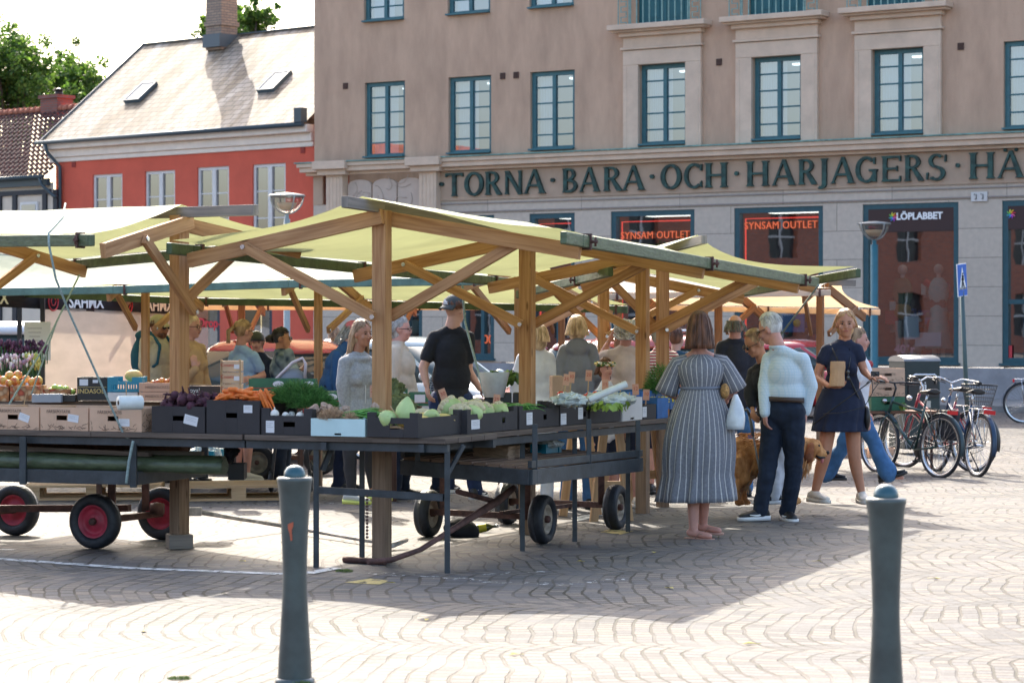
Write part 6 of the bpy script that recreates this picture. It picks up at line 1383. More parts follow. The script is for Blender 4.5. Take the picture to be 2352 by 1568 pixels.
# others
person('bald-topped man in a dark navy jacket, back turned, behind the striped dress', 1690, 24.0, 1.77, 180, True, J=dict(head=[1688,752,0], neck=[1688,782,0], sl=[1658,796,0], sr=[1722,796,0], el=[1650,870,0], er=[1732,870,0]), hair=('bald', DKGR), top=('jacket', cloth('dark navy wool', (.018,.020,.035))), sleeve='long', bottom=('pants', JEANB), shoes=(SHOEB, SHOEB), skinm=SK3, fat=1.05)
person('blond bobbed woman in grey hooded sweatshirt and jeans seen from behind', 1327, 21.9, 1.66, 180, J=dict(head=[1325,757,0], neck=[1325,785,0], sl=[1296,802,0], sr=[1358,800,0], el=[1285,862,0], er=[1370,862,0], wl=[1293,880,.2], wr=[1362,885,.2]), hair=('bob', BLONDH, .035), top=('hoodie', GREYD, 1.05), sleeve='long', bottom=('pants', JEANB), shoes=(SHOEB, SHOEB), near=True)
person('woman with curly white hair and pale pink top raising a hand to her head', 1437, 22.0, 1.66, 180, J=dict(head=[1438,768,0], neck=[1436,796,0], sl=[1402,812,0], sr=[1472,812,0], el=[1378,822,.1], wl=[1398,785,.12], dl=(.5,.3,.8), er=[1484,868,0]), hair=('curly', WHITEH), top=('tee', PINKC, 1.1), sleeve='short', bottom=('shorts', NAVY), shoes=(SHOEW, SHOEW), fat=1.12, skinm=SK3, near=True)
person('short-haired blond woman in a loose white shirt, half hidden behind an orange post', 1232, 21.9, 1.64, 170, J=dict(head=[1240,778,0], neck=[1236,803,0], sl=[1198,820,0], sr=[1262,818,0], el=[1186,872,0], er=[1276,870,0]), hair=('bob', BLONDH, .0), top=('shirt', WHITEC2, 1.15), sleeve='long', bottom=('pants', WHITEC2), shoes=(SHOEW, SHOEW), fat=1.15)
person('person in a red and white striped shirt between two orange posts', 1519, 24.3, 1.66, 165, J=dict(head=[1514,775,0], neck=[1518,800,0], sl=[1494,818,0], sr=[1548,816,0]), hair=('short', GREYH), top=('shirt', stripes('red white stripes', (.72,.66,.66), (.38,.02,.07), 34, .45, False, 2)), sleeve='short', bottom=('shorts', NAVY), shoes=(SHOEB, SHOEB), skinm=SK3, fat=1.1)
person('person in a dark blue hooded jacket behind the striped shirt', 1552, 26.5, 1.66, 150, hair=('short', BROWNH), top=('jacket', cloth('petrol blue', (.02,.07,.11))), sleeve='long', bottom=('pants', JEANS), shoes=(SHOEB, SHOEB))
def ex_wreath(o, Q, k):
    hp = k['hp']; rnd = random.Random(3); m_ = MB()
    for i in range(110):
        a = rnd.uniform(0, 2*pi); m_.m = rnd.choice((0,0,1,1,2)); r_ = rnd.uniform(.0,.02); c = hp((.092+r_)*cos(a), -.015+(.112+r_)*sin(a), .055+rnd.uniform(-.018,.022)); m_.ell(c, V((.014,0,0)), V((0,.012,0)), V((0,0,.009)), 6, 4)
    m_.build('flower_wreath', [M('wreath leaf', (.06,.14,.03), .7), M('white petal', (.75,.72,.62), .7), M('yellow petal', (.7,.5,.15), .7)], o, True)
person('girl wearing a wreath of white and yellow flowers behind the middle orange post', 1392, 21.3, 1.27, 30, J=dict(head=[1392,847,0], neck=[1392,876,0]), hair=('long', BROWNH, .06), top=('tee', WHITEC2), bottom=('shorts', NAVY), shoes=(SHOEW, SHOEW), extra=ex_wreath, skinm=SK3)
person('man in black T-shirt, navy trousers and backwards grey cap seen from behind', 1040, 21.9, 1.86, 158, True, J=dict(head=[1046,712,0], neck=[1040,752,0], sl=[995,772,0], sr=[1078,772,0], el=[972,845,-.03], er=[1075,850,.05], wl=[980,884,-.1], wr=[1102,892,.15], dl=(.15,-.2,-1), dr=(.8,.3,-.5), hl=[1012,925,0], hr=[1062,925,0], kl=[1020,1020,.05], kr=[1072,1020,0], al=[1030,1110,.1], ar=[1094,1122,0]), hair=('short', BROWNH), hat=('cap', cloth('charcoal cap', (.075,.085,.09)), -1), top=('tee', BLACKC, .97), bottom=('pants', cloth('navy chino', (.012,.028,.085))), shoes=(SHOEB, SOLEW, 1), near=True, skinm=SK1, fat=1.0, head=140)
person('young woman in light grey zipped hoodie, black leggings and neon-soled shoes', 822, 21.5, 1.68, 38, J=dict(head=[833,768,-.02], neck=[822,812,0], sr=[790,830,-.10], sl=[858,832,.08], er=[788,885,-.12], el=[866,885,.05], wr=[795,940,-.12], wl=[864,940,0], hr=[800,945,-.03], hl=[842,945,.05], kr=[804,1040,-.08], kl=[850,1042,.12], ar=[808,1135,-.08], al=[858,1126,.2]), hair=('long', DKBL, .24), top=('hoodie', GREYC, 1.05), sleeve='long', bottom=('leggings', LEGG), shoes=(SHOEG, SOLEN), near=True, skinm=SK2, head=42, toe=dict(r=V((.9,-.45,0)), l=V((.85,-.5,0))))
person('grey-haired man with glasses in a beige jacket over a dark striped shirt, in profile', 922, 23.6, 1.74, 72, True, J=dict(head=[922,757,0], neck=[914,788,0], sr=[905,805,-.16], sl=[925,806,.16]), hair=('bob', GREYH, .0), specs='clear', top=('jacket', BEIGE), sleeve='long', bottom=('pants', JEANS), shoes=(SHOEB, SHOEB), skinm=SK3, fat=1.15)
person('person in an olive cap and checked shirt bending behind the black-shirted man', 1018, 24.6, 1.5, 60, True, J=dict(head=[1030,848,0], neck=[1012,862,0], sr=[1000,868,-.15], sl=[1005,868,.15], er=[1018,905,-.15], el=[1018,905,.15], wr=[1035,890,-.1], wl=[1035,892,.1]), hair=('short', BROWNH), hat=('cap', cloth('olive cap', (.20,.15,.08)), 1), top=('shirt', checks('navy checked shirt', (.03,.04,.07), (.45,.48,.52), 40, .25)), bottom=('pants', JEANS), shoes=(SHOEB, SHOEB), skinm=SK2, tilt=.5)
person('person in a pink cap and blue denim jacket leaning forward behind the hoodie woman', 790, 24.8, 1.66, 75, J=dict(head=[812,765,0], neck=[796,790,0], sr=[776,815,-.16], sl=[782,812,.16], er=[775,860,-.16], el=[785,860,.16], hr=[760,890,-.08], hl=[764,890,.08]), hair=('long', GREYH, .12), hat=('cap', cloth('pink cap', (.60,.16,.20)), 1), top=('jacket', cloth('denim jacket', (.03,.09,.20))), sleeve='long', bottom=('pants', NAVY), shoes=(SHOEB, SHOEB), tilt=.4)
person('small figure of a fair-haired woman in black in front of the far shop wall', 768, 36.0, 1.66, 200, hair=('bob', DKBL, .04), top=('tee', BLACKC), bottom=('pants', BLACKC), shoes=(SHOEB, SHOEB), J=dict(el=(-.24,.10,1.12), wl=(-.2,.3,1.1)))
person('dark-haired woman with a bun and patterned blue jacket touching her hair', 652, 26.6, 1.68, 80, J=dict(head=[648,778,0], neck=[643,806,0], sr=[645,825,-.15], sl=[640,824,.15], er=[672,850,-.2], wr=[660,800,-.2], dr=(-.1,-.1,1), el=[662,868,.1], wl=[688,850,.0]), hair=('bun', BLACKH), specs='sun', top=('jacket', M('cloth patterned blue', (.015,.05,.11), .8, col2=(.30,.36,.40), var=.3, vs=9, detail=1)), sleeve='half', bottom=('pants', JEANS), shoes=(SHOEB, SHOEB), skinm=SK2)
person('boy in a black cycle helmet and dark blue jacket looking at the camera', 592, 26.9, 1.60, 5, True, J=dict(head=[589,787,0], neck=[596,812,0], sr=[580,832,0], sl=[622,832,0]), hair=('short', DKBL), hat=('helmet', M('black helmet shell', (.02,.022,.026), .3), 1), top=('jacket', NAVY), sleeve='long', bottom=('pants', NAVY), shoes=(SHOEB, SHOEB), skinm=SK3)
person('woman with dark blond ponytail and light blue T-shirt, arms folded', 560, 26.4, 1.76, 125, J=dict(head=[560,762,0], neck=[553,795,0], sl=[536,815,.12], sr=[584,815,-.08], er=[604,862,-.05], wr=[578,868,-.2], el=[528,862,.1]), hair=('pony', DKBL, .16), top=('tee', LBLUE, 1.1), bottom=('shorts', LBLUE), shoes=(SHOEW, SHOEW), specs='clear', skinm=SK3, near=True, fat=1.05)
person('long-haired blond woman with glasses in a tan top beside the left stall post', 441, 26.0, 1.78, 62, J=dict(head=[442,752,0], neck=[434,786,0], er=[425,870,-.2], wr=[448,848,-.25], dr=(-.1,0,1)), hair=('long', BLONDH, .16), specs='clear', top=('tee', TANC), sleeve='long', bottom=('pants', JEANB), shoes=(SHOEB, SHOEB), skinm=SK3, near=True)
def ex_pack(o, Q, k):
    s, fw, rt, up = k['s'], k['fw'], k['rt'], k['up']; sh = k['shm']; m_ = MB(); m_.ell(sh-fw*.22-up*.20, rt*.15, fw*.11, up*.25, 18, 12); m_.ell(sh-fw*.20+up*.05, rt*.12, fw*.09, up*.07, 14, 8)
    for q in (-1,1): m_.tube([sh-fw*.14+rt*q*.09+up*.02, sh+rt*q*.10+up*.075, sh+fw*.13+rt*q*.10-up*.05, sh+fw*.12+rt*q*.13-up*.25, sh-fw*.1+rt*q*.15-up*.38], .020, 8)
    vox(m_, 'backpack', cloth('petrol backpack', (.02,.10,.15), bump=.8, bs=20), o, .012, disp=.02, dscale=.12)
person('bearded man in pale cap, sunglasses, beige shirt and petrol backpack', 362, 26.2, 1.88, 55, True, J=dict(head=[366,752,0], neck=[356,790,0], er=[330,875,-.15], wr=[372,900,-.2], wl=[398,882,-.1]), hair=('short', BROWNH), hat=('cap', cloth('pale khaki cap', (.45,.40,.26)), 1), specs='sun', top=('shirt', cloth('beige crepe', (.58,.50,.36))), bottom=('pants', cloth('khaki', (.35,.27,.16))), shoes=(SHOEB, SHOEB), skinm=SK2, near=True, extra=lambda o, Q, k: (ex_pack(o, Q, k), (lambda m_: (m_.ell(k['hp'](0,.035,-.068), V((.06,0,0)), V((0,.062,0)), V((0,0,.052)), 14, 9), vox(m_, 'beard', BROWNH, o, .012)))(MB())))
person('striding person in flared blue jeans and dark shoes partly hidden behind the navy-dressed woman', 1975, 22.6, 1.66, 78, J=dict(head=[1972,782,0], neck=[1968,808,0], hr=[1968,945,-.05], hl=[1964,945,.08], kr=[2010,1020,-.1], kl=[1935,1030,.1], ar=[2040,1082,-.15], al=[1898,1082,.2]), hair=('long', DKBL, .1), top=('tee', WHITEC2), bottom=('flare', JEANB), shoes=(SHOEB, SHOEB), skinm=SK3, toe=dict(r=V((1,-.2,0)), l=V((1,-.1,0)), pitchr=.35))

# ---------------------------------------------------------------- dog
GOLDM = M('golden red fur', (.50,.18,.055), .7, col2=(.82,.42,.17), var=.4, vs=12, stretch=(1,1,.4), spec=.25); GOLDL = M('pale golden fur', (.50,.27,.13), .7, col2=(.66,.42,.24), var=.3, vs=12)
dd = 20.72; DG = thing('dog', 'golden retriever with reddish fur standing behind the checked-shirt man, head to the right', 'dog', tuple(gnd(W(1760,0,dd)))); mb = MB()
def D(px, py, o=0.): return W(px, py, dd+o)
def belt(a, b_, ra, rb_): mb.caps(a, b_, ra, rb_, 14)
belt(D(1700,1046), D(1760,1056), .165, .155); belt(D(1760,1056), D(1815,1058), .155, .175); belt(D(1815,1050), D(1846,1030), .15, .105); belt(D(1843,1035), D(1862,1030), .10, .085)
hc = D(1866,1028,-.03); mb.ell(hc, (.088,0,0), (0,.080,0), (0,0,.082)); mb.ell(hc+V((-.01,0,.03)), (.07,0,0), (0,.062,0), (0,0,.055)); mb.caps(D(1874,1034,-.03), D(1894,1042,-.03), .048, .034); mb.caps(D(1874,1046,-.03), D(1888,1054,-.03), .028, .020)
for s_ in (-.12, .10):     # hind legs
    x = 8 if s_ > 0 else 0
    belt(D(1698+x,1062,s_), D(1708+x,1095,s_), .105, .062); belt(D(1708+x,1095,s_), D(1690+x*2,1122,s_), .052, .034); belt(D(1690+x*2,1122,s_), D(1694+x*2,1150,s_), .032, .030); mb.ell(D(1699+x*2,1154,s_), (.05,0,0), (0,.03,0), (0,0,.024))
    a = 22 if s_ > 0 else 0; belt(D(1808+a*.5,1078,s_), D(1802+a,1112,s_), .075, .045); belt(D(1802+a,1112,s_), D(1800+a,1142,s_), .040, .036); mb.ell(D(1805+a,1150,s_-.02), (.055,0,0), (0,.036,0), (0,0,.03))
mb.caps(D(1676,1040), D(1664,1085,-.04), .055, .05); mb.caps(D(1664,1085,-.04), D(1668,1130,-.05), .05, .02)
body = vox(mb, 'body', [GOLDM], DG, .014, disp=.03, dscale=.05)
# fur tufts
rnd = random.Random(11); m1 = MB(); m2 = MB()
regions = [((1700,1040),(1850,1035),.17,950,(-.3,-1)),((1690,1075),(1720,1110),.10,420,(-.2,-1)),((1835,1040),(1862,1062),.10,420,(-.1,-1)),((1672,1050),(1668,1125),.055,420,(-.35,-1)),((1740,1090),(1815,1098),.07,260,(-.15,-1)),((1802,1090),(1803,1130),.04,200,(-.3,-1))]
for ri, (a, b_, rr_, N, gdir) in enumerate(regions):
    A2, B2_ = D(*a), D(*b_); ax = (B2_-A2).normalized()
    for i in range(N):
        t = rnd.random(); th = rnd.uniform(0, 2*pi); s1 = ax.cross(V((0,1,0))).normalized(); n_ = (s1*cos(th)+V((0,1,0))*sin(th)); 
        if n_.y > .4: continue
        p = A2.lerp(B2_, t)+n_*rr_*rnd.uniform(.82,1.02); L_ = rnd.uniform(.03,.055)*(1.3 if ri in (3,4,2) else 1); g_ = V((gdir[0]+rnd.uniform(-.3,.3)-max(0,n_.z)*2.5, rnd.uniform(-.2,.1), gdir[1]+max(0,n_.z)*.4)).normalized(); L_ *= 1-.5*max(0,n_.z); q = p+(n_*.12+g_).normalized()*L_; r_ = q+g_*L_*.6
        (m2 if ri in (1,3,4,5) or n_.z < -.5 else m1).tube([p, q, r_], [.0045,.004,.001], 4, False)
m1.build('fur', GOLDM, DG, True); m2.build('feathering', GOLDL, DG, True)
mb = MB(); e_ = hc+V((-.02,-.075,.02)); mb.caps(e_, e_+V((-.028,-.02,-.10)), .032, .045, 10); vox(mb, 'ear', M('dark red ear fur', (.24,.075,.025), .8, var=.4, vs=14, bump=.5), DG, .012, disp=.012, dscale=.03); mb = MB(); mb.caps(hc+V((-.02,.075,.02)), hc+V((-.04,.09,-.09)), .03, .04, 10); vox(mb, 'ear', M('dark red ear fur', (.24,.075,.025)), DG, .012, disp=.012, dscale=.03)
mb = MB(); mb.ell(D(1901,1039,-.03), (.018,0,0), (0,.022,0), (0,0,.017)); mb.ell(hc+V((.048,-.062,.022)), (.011,0,0), (0,.008,0), (0,0,.011)); mb.tube([D(1874,1046,-.07), D(1884,1051,-.07), D(1895,1050,-.06)], [.010,.012,.008], 6); mb.build('nose_and_eyes', M('dog nose black', (.012,.010,.010), .3), DG, True)
mb = MB(); mb.ell(D(1888,1056,-.04), (.016,0,0), (0,.018,0), (0,0,.03)); mb.build('tongue', M('pink tongue', (.55,.16,.16), .4), DG, True)
# carried bags
mb = MB(); R = []
for j in range(9):
    t = j/8; R.append(mb.ring(V((0,0,-.26*t)), V((.014+.055*sin(min(1,t*1.3)*pi/2),0,0)), V((0,.015+.06*sin(min(1,t*1.3)*pi/2),0)), 14, lambda u, t=t: 1+.10*sin(6*pi*u+t*5)))
mb.loft(R, 14); ob = mb.build('carrier_bag', FILM, None); ob.location = W(1690,905,17.95); tag(ob, 'thin translucent plastic bag of greens hanging from the striped-dress woman', 'plastic bag')
mb = MB(); mb.ell((0,0,0), (.035,0,0), (0,.05,0), (0,0,.058), 18, 12); ob = mb.build('straw_purse', M('woven straw', (.45,.24,.08), .8, var=.5, vs=60, bump=1, bs=90)); ob.location = W(1665,898,17.98); tag(ob, 'small woven straw purse under the right arm of the striped-dress woman', 'purse')
# ---------------------------------------------------------------- produce
def item(name, cat, label, group, mb, mats, loc, rot=(0,0,0), sm=True, bevel=0):
    ob = mb.build(name, mats, None, bevel=bevel); ob.location = loc; ob.rotation_euler = rot; return tag(ob, label, cat, group)
def many(ob, spots, label=None):
    for (p, r, s) in spots:
        c = ob.copy(); COL.objects.link(c); c.location = p; c.rotation_euler = r; c.scale = (s, s, s)
        if label: c['label'] = label
def at(fn, t, s, z): p = fn(t, s); return V((p.x, p.y, TTz(p.y)+z))
rnd = random.Random(21)
CAR = M('carrot orange', (.72,.17,.025), .5, var=.15, vs=30); mb = MB()
mb.tube([(-.085,0,0),(-.07,0,.001),(-.03,0,.002),(.03,0,0),(.075,0,-.003),(.10,.004,-.004)], [.008,.0145,.0135,.010,.006,.001], 10)
c0 = item('carrot', 'carrot', 'orange carrot in the heap on top of the tall dark carrot box', 'carrots on the carrot box', mb, CAR, at(LT, tl(510), .08, .235))
sp = []
for i in range(44):
    px = rnd.uniform(498, 582); s = rnd.uniform(.03, .22); h = .232+.05*sin((px-498)/84*pi)*rnd.uniform(.2,1)
    sp.append((at(LT, tl(px), s, h), (rnd.uniform(-.3,.3), rnd.uniform(-.35,.35), rnd.choice((0, pi))+rnd.uniform(-.7,.7)), rnd.uniform(.85,1.15)))
for i in range(7): sp.append((at(LT, tl(593+rnd.uniform(0,18)), .04+rnd.uniform(0,.04), .205+rnd.uniform(-.01,.03)), (0, 1.2+rnd.uniform(-.2,.2), rnd.uniform(-.6,.6)), .9))
many(c0, sp)
BEET = M('beetroot', (.07,.02,.035), .8, var=.5, vs=25, bump=.4); mb = MB(); mb.sph((0,0,0), .034, 14, 10); mb.tube([(0,0,.03),(.006,0,.06),(.015,0,.085)], [.010,.007,.004], 6); mb.tube([(0,0,-.032),(.004,0,-.055)], [.006,.001], 5)
c0 = item('beetroot', 'beetroot', 'dark beetroot heaped in the dark box left of the carrots', 'beetroots', mb, BEET, at(LT, tl(360), .1, .18))
many(c0, [(at(LT, tl(rnd.uniform(352,462)), rnd.uniform(.03,.25), .165+.05*rnd.random()+.04*(i > 18)), (rnd.uniform(-1.5,1.5), rnd.uniform(-1.5,1.5), rnd.uniform(0,6)), rnd.uniform(.8,1.25)) for i in range(30)])
# dill heap (uncountable)
def herb(name, label, cat, centre, rad, N, mats, L_=.05, r_=.0016, up=.4, kind='stuff', seg=3):
    mb = MB(); rd = random.Random(len(label))
    for i in range(N):
        a = rd.uniform(0, 6.28); q = rd.random()**.5; th = rd.random(); p = V((cos(a)*q*rad[0], sin(a)*q*rad[1], th*rad[2]*sqrt(max(0,1-q*q))))
        dr = V((p.x/rad[0], p.y/rad[1], up+rd.uniform(-.2,.6))).normalized(); mb.m = rd.randrange(len(mats)); pts = [p]
        for k in range(seg): dr = (dr+V((rd.uniform(-.6,.6), rd.uniform(-.6,.6), rd.uniform(-.5,.4)))).normalized(); pts.append(pts[-1]+dr*L_/seg)
        mb.tube(pts, [r_*(1.2-.8*k/seg) for k in range(seg+1)], 4, False)
    ob = mb.build(name, mats); ob.location = centre; tag(ob, label, cat, None, kind); return ob
DILL = [M('dill %d' % i, c, .7) for i, c in enumerate(((.03,.10,.015),(.06,.19,.03),(.10,.26,.05)))]
herb('dill', 'heap of feathery green dill behind the onion box', 'dill', at(LT, tl(628), .34, .20), (.20,.16,.13), 2600, DILL, .045, .0016)
herb('dill', 'dark green fennel tops spilling right of the carrots', 'dill', at(LT, tl(668), .30, .17), (.15,.12,.085), 1500, DILL, .045, .0016)
CHIVE = [M('leek green', (.05,.20,.03), .5), M('leek light green', (.14,.36,.07), .5)]
def leaves_long(name, label, cat, fn, t, s, z, L_, N, w_=.006, spread=.3, ang=0.):
    mb = MB(); rd = random.Random(N)
    for i in range(N):
        mb.m = rd.randrange(2); a = ang+rd.uniform(-spread, spread); p = V((rd.uniform(-.12,.08), rd.uniform(-.06,.08), rd.uniform(-.01,.03))); dr = V((cos(a), sin(a), rd.uniform(.0,.5))); pts = [p]
        for k in range(5): dr = (dr+V((0,0,-.14+rd.uniform(-.08,.08)))).normalized(); pts.append(pts[-1]+dr*L_/5)
        mb.tube(pts, [w_*(1-.15*k) for k in range(6)], 6)
    ob = mb.build(name, CHIVE); ob.location = at(fn, t, s, z); return tag(ob, label, cat, None, 'stuff')
leaves_long('spring_onions', 'green spring onion leaves spilling over the mint tray', 'spring onions', LT, tl(800), .12, .12, .22, 46, .006, .7, .2)
leaves_long('green_beans', 'loose green beans heaped on the third dark box of the right table', 'green beans', RT, tr(1240), .15, .135, .12, 90, .004, 2.8)
ROOT = [M('pale onion root', (.60,.42,.26), .9), M('brown root', (.38,.24,.15), .9)]
herb('leek_roots', 'bushy pale leek roots sticking up from the mint tray', 'leeks', at(LT, tl(752), .06, .10), (.075,.07,.07), 900, ROOT, .035, .0016, .7)
herb('leek_roots', 'smaller tuft of leek roots at the right of the mint tray', 'leeks', at(LT, tl(797), .05, .10), (.035,.05,.045), 350, ROOT, .03, .0016, .7)
WON = M('white onion', (.74,.72,.66), .4, var=.06, vs=20); mb = MB(); mb.sph((0,0,0), .030, 16, 10); mb.tube([(0,0,.025),(0,0,.045)], [.008,.003], 6)
c0 = item('onion', 'onion', 'white onion lying in the low dark box', 'white onions', mb, WON, at(LT, tl(622), .05, .135)); many(c0, [(at(LT, tl(px), s, .125), (a, a, 0), .8) for px, s, a in ((640,.09,1),(678,.06,2),(690,.13,1.2),(655,.2,.4),(632,.22,2))])
GAR = M('garlic skin', (.48,.33,.25), .8, var=.35, vs=30, bump=.5); mb = MB()
for k in range(7): mb.ell((.018*cos(k), .018*sin(k), .004*(k%3)), (.016,0,0), (0,.016,0), (0,0,.024), 8, 6)
c0 = item('garlic_bulb', 'garlic', 'pinkish garlic bulb bunched at the back right of the onion box', 'garlic bulbs', mb, GAR, at(LT, tl(694), .14, .155)); many(c0, [(at(LT, tl(px), s, z), (a, a*.5, a), .9) for px, s, z, a in ((703,.12,.17,1),(712,.18,.185,2),(688,.2,.15,3),(722,.2,.17,2.5),(730,.16,.15,1.4),(815,.28,.18,.4),(744,.3,.16,4))])
# cauliflower, cabbage, squash
CAU = M('cauliflower', (.66,.56,.34), .85, var=.08, vs=30, bump=1, bs=70); CLF = M('pale cabbage leaf', (.42,.52,.20), .6, var=.2, vs=10); PCB = M('pointed cabbage', (.46,.58,.24), .5, var=.15, vs=6, stretch=(1,1,.3))
mb = MB(); rd = random.Random(2); mb.ell((0,0,0), (.068,0,0), (0,.068,0), (0,0,.05), 16, 10)
for k in range(46): a = rd.uniform(0,6.3); q = rd.random()**.6; mb.sph((.062*q*cos(a), .062*q*sin(a), .045*sqrt(1-q*q*.8)), rd.uniform(.014,.022), 7, 5)
mb.m = 1
for k in range(7): a = k*.9; mb.ell((.06*cos(a), .06*sin(a), -.015), V((-sin(a),cos(a),0))*.045, V((cos(a),sin(a),0))*.016, (0,0,.045), 8, 6)
c0 = item('cauliflower', 'cauliflower', 'creamy cauliflower heaped in the dark box behind the white corner label', 'cauliflowers', mb, [CAU, CLF], at(RT, tr(1095), .12, .135))
many(c0, [(at(RT, tr(px), s, z), (a*.2, a*.15, a), k) for px, s, z, a, k in ((1120,.10,.145,1,1.05),(1148,.12,.135,2,1),(1174,.10,.13,3,.95),(1110,.25,.16,4,1.1),(1140,.27,.15,5,1),(1170,.26,.14,6,1),(1060,.28,.12,.5,.8))])
mb = MB(); mb.lathe([(.001,-.06),(.05,-.055),(.068,-.02),(.062,.03),(.038,.075),(.012,.105),(.001,.112)], (0,0,0), (0,0,1), 18)
for k in range(5): a = k*1.3; mb.tube([(.06*cos(a),.06*sin(a),-.04),(.066*cos(a+.2),.066*sin(a+.2),.0),(.045*cos(a+.35),.045*sin(a+.35),.06),(.01,.0,.105)], [.004,.003,.003,.001], 5)
c0 = item('pointed_cabbage', 'cabbage', 'pale green pointed cabbage standing in the corner box', 'pointed cabbages', mb, PCB, at(RT, .12, .22, .15), (.1,.15,0)); many(c0, [(at(RT, .34, .14, .12), (1.3,0,.4), .8), (at(RT, .02, .30, .12), (1.4,0,2.4), .8), (at(RT, tr(1108), .05, .13), (.5,-.6,0), .7)])
SQ = M('yellow squash', (.70,.52,.16), .4, var=.1, vs=12); mb = MB(); mb.ell((0,0,0), (.075,0,0), (0,.05,0), (0,0,.036), 16, 10)
c0 = item('squash', 'squash', 'yellow squash lying in the corner box', 'yellow squashes', mb, SQ, at(LT, tl(920), .10, .095)); many(c0, [(at(LT, tl(945), .16, .10), (.2,0,1), 1), (at(RT, .5, .12, .10), (0,.2,.7), 1.05), (at(RT, .42, .25, .11), (0,.1,2), 1), (at(RT, tr(1335), .06, .14), (0,.9,.2), .6)])
mb = MB(); mb.tube([(-.06,0,.03),(.06,0,-.03)], .003, 5); item('wooden_stick', 'stick', 'thin pale stick leaning in the corner box by the orange post', None, mb, PALLET, at(LT, tl(905), .03, .145), (0,.5,0))
ART = M('artichoke green', (.14,.17,.07), .7, var=.35, vs=20); mb = MB(); mb.sph((0,0,0), .034, 12, 8)
for k in range(40):
    z = -.8+1.6*(k/40); a = k*2.4; r_ = sqrt(max(.02,1-z*z))*.034; n_ = V((r_*cos(a), r_*sin(a), z*.034)); mb.ell(n_*1.08+V((0,0,.008)), V((-sin(a),cos(a),0))*.013, n_.normalized()*.004, V((0,0,.02)), 6, 5)
c0 = item('artichoke', 'artichoke', 'green artichoke piled right of the front orange post', 'artichokes', mb, ART, W(905,905,17.0)); many(c0, [(W(px,py,dq), (a,a*.5,a), k) for px, py, dq, a, k in ((900,886,17.0,.4,1.1),(915,893,17.1,1,1),(908,920,16.9,2,1.1),(925,915,17,3,1),(935,925,16.9,2.2,.9),(920,936,16.8,1.2,1),(945,935,16.9,2.8,.9),(905,940,16.8,.2,1.1),(938,945,16.8,1.9,1))])
# tomatoes, cherries, apples
TOM = M('tomato red', (.55,.015,.012), .25, spec=.7); mb = MB(); mb.ell((0,0,0), (.028,0,0), (0,.028,0), (0,0,.024), 14, 9)
c0 = item('tomato', 'tomato', 'red tomato by the white plastic roll in the middle of the right table', 'tomatoes', mb, TOM, W(1288,905,17.9)); many(c0, [(W(px,py,dq), (0,0,0), k) for px, py, dq, k in ((1294,912,17.8,.9),(1284,914,17.8,1),(1300,915,17.85,.9),(1345,912,18.2,1),(1352,906,18.3,.9),(1360,913,18.2,1),(1368,905,18.3,1),(1376,912,18.2,1),(1385,908,18.3,.9),(1394,911,18.4,.9),(1402,906,18.4,1),(1340,918,18.1,.9))])
APP = M('red yellow apple', (.60,.07,.03), .3, col2=(.75,.50,.10), var=.2, vs=9, detail=2); GAP = M('green apple', (.45,.58,.10), .3); mb = MB(); mb.ell((0,0,0), (.045,0,0), (0,.045,0), (0,0,.041), 16, 10); mb.tube([(0,0,.036),(.004,0,.052)], .003, 5)
c0 = item('apple', 'apple', 'red and yellow apple piled on the leftmost printed fruit boxes', 'red and yellow apples', mb, APP, W(22,862,23.1)); many(c0, [(W(px,py,23.1+o_), (a,a*.4,a*2), k) for px, py, o_, a, k in ((41,861,.05,1,1),(8,874,-.05,2,1.05),(34,875,-.05,3,1.05),(20,880,-.1,2.4,.8),(51,880,0,.9,.8),(74,877,0,1.7,.95),(88,874,-.02,2.9,1.05),(-8,866,0,.6,1),(60,870,.1,.2,.9))])
mb = MB(); mb.ell((0,0,0), (.036,0,0), (0,.036,0), (0,0,.032), 14, 9); c0 = item('green_apple', 'apple', 'yellow green apple in the low box beside the gold-lettered carton', 'green apples', mb, GAP, W(126,890,23.15)); many(c0, [(W(px,py,23.15), (0,0,0), 1) for px, py in ((138,892),(151,893),(165,900),(118,897),(132,899),(146,900))])
mb = MB(); mb.ell((0,0,0), (.03,0,0), (0,.03,0), (0,0,.028), 12, 8); c0 = item('nectarine', 'nectarine', 'dark red nectarine on the peach coloured cartons', 'nectarines', mb, M('nectarine', (.5,.04,.02), .35, col2=(.7,.3,.05), var=.3, vs=12), W(372,874,22.85)); many(c0, [(W(px,py,22.85), (0,0,a), 1) for px, py, a in ((382,877,1),(393,873,2),(404,874,3),(362,878,4),(352,880,5))])
mb = MB(); mb.ell((0,0,0), (.085,0,0), (0,.07,0), (0,0,.06), 18, 12); item('melon', 'melon', 'yellow melon in the turquoise crate beside the backpack', None, mb, M('melon skin', (.62,.40,.12), .6, var=.1, vs=20), W(307,863,22.95))
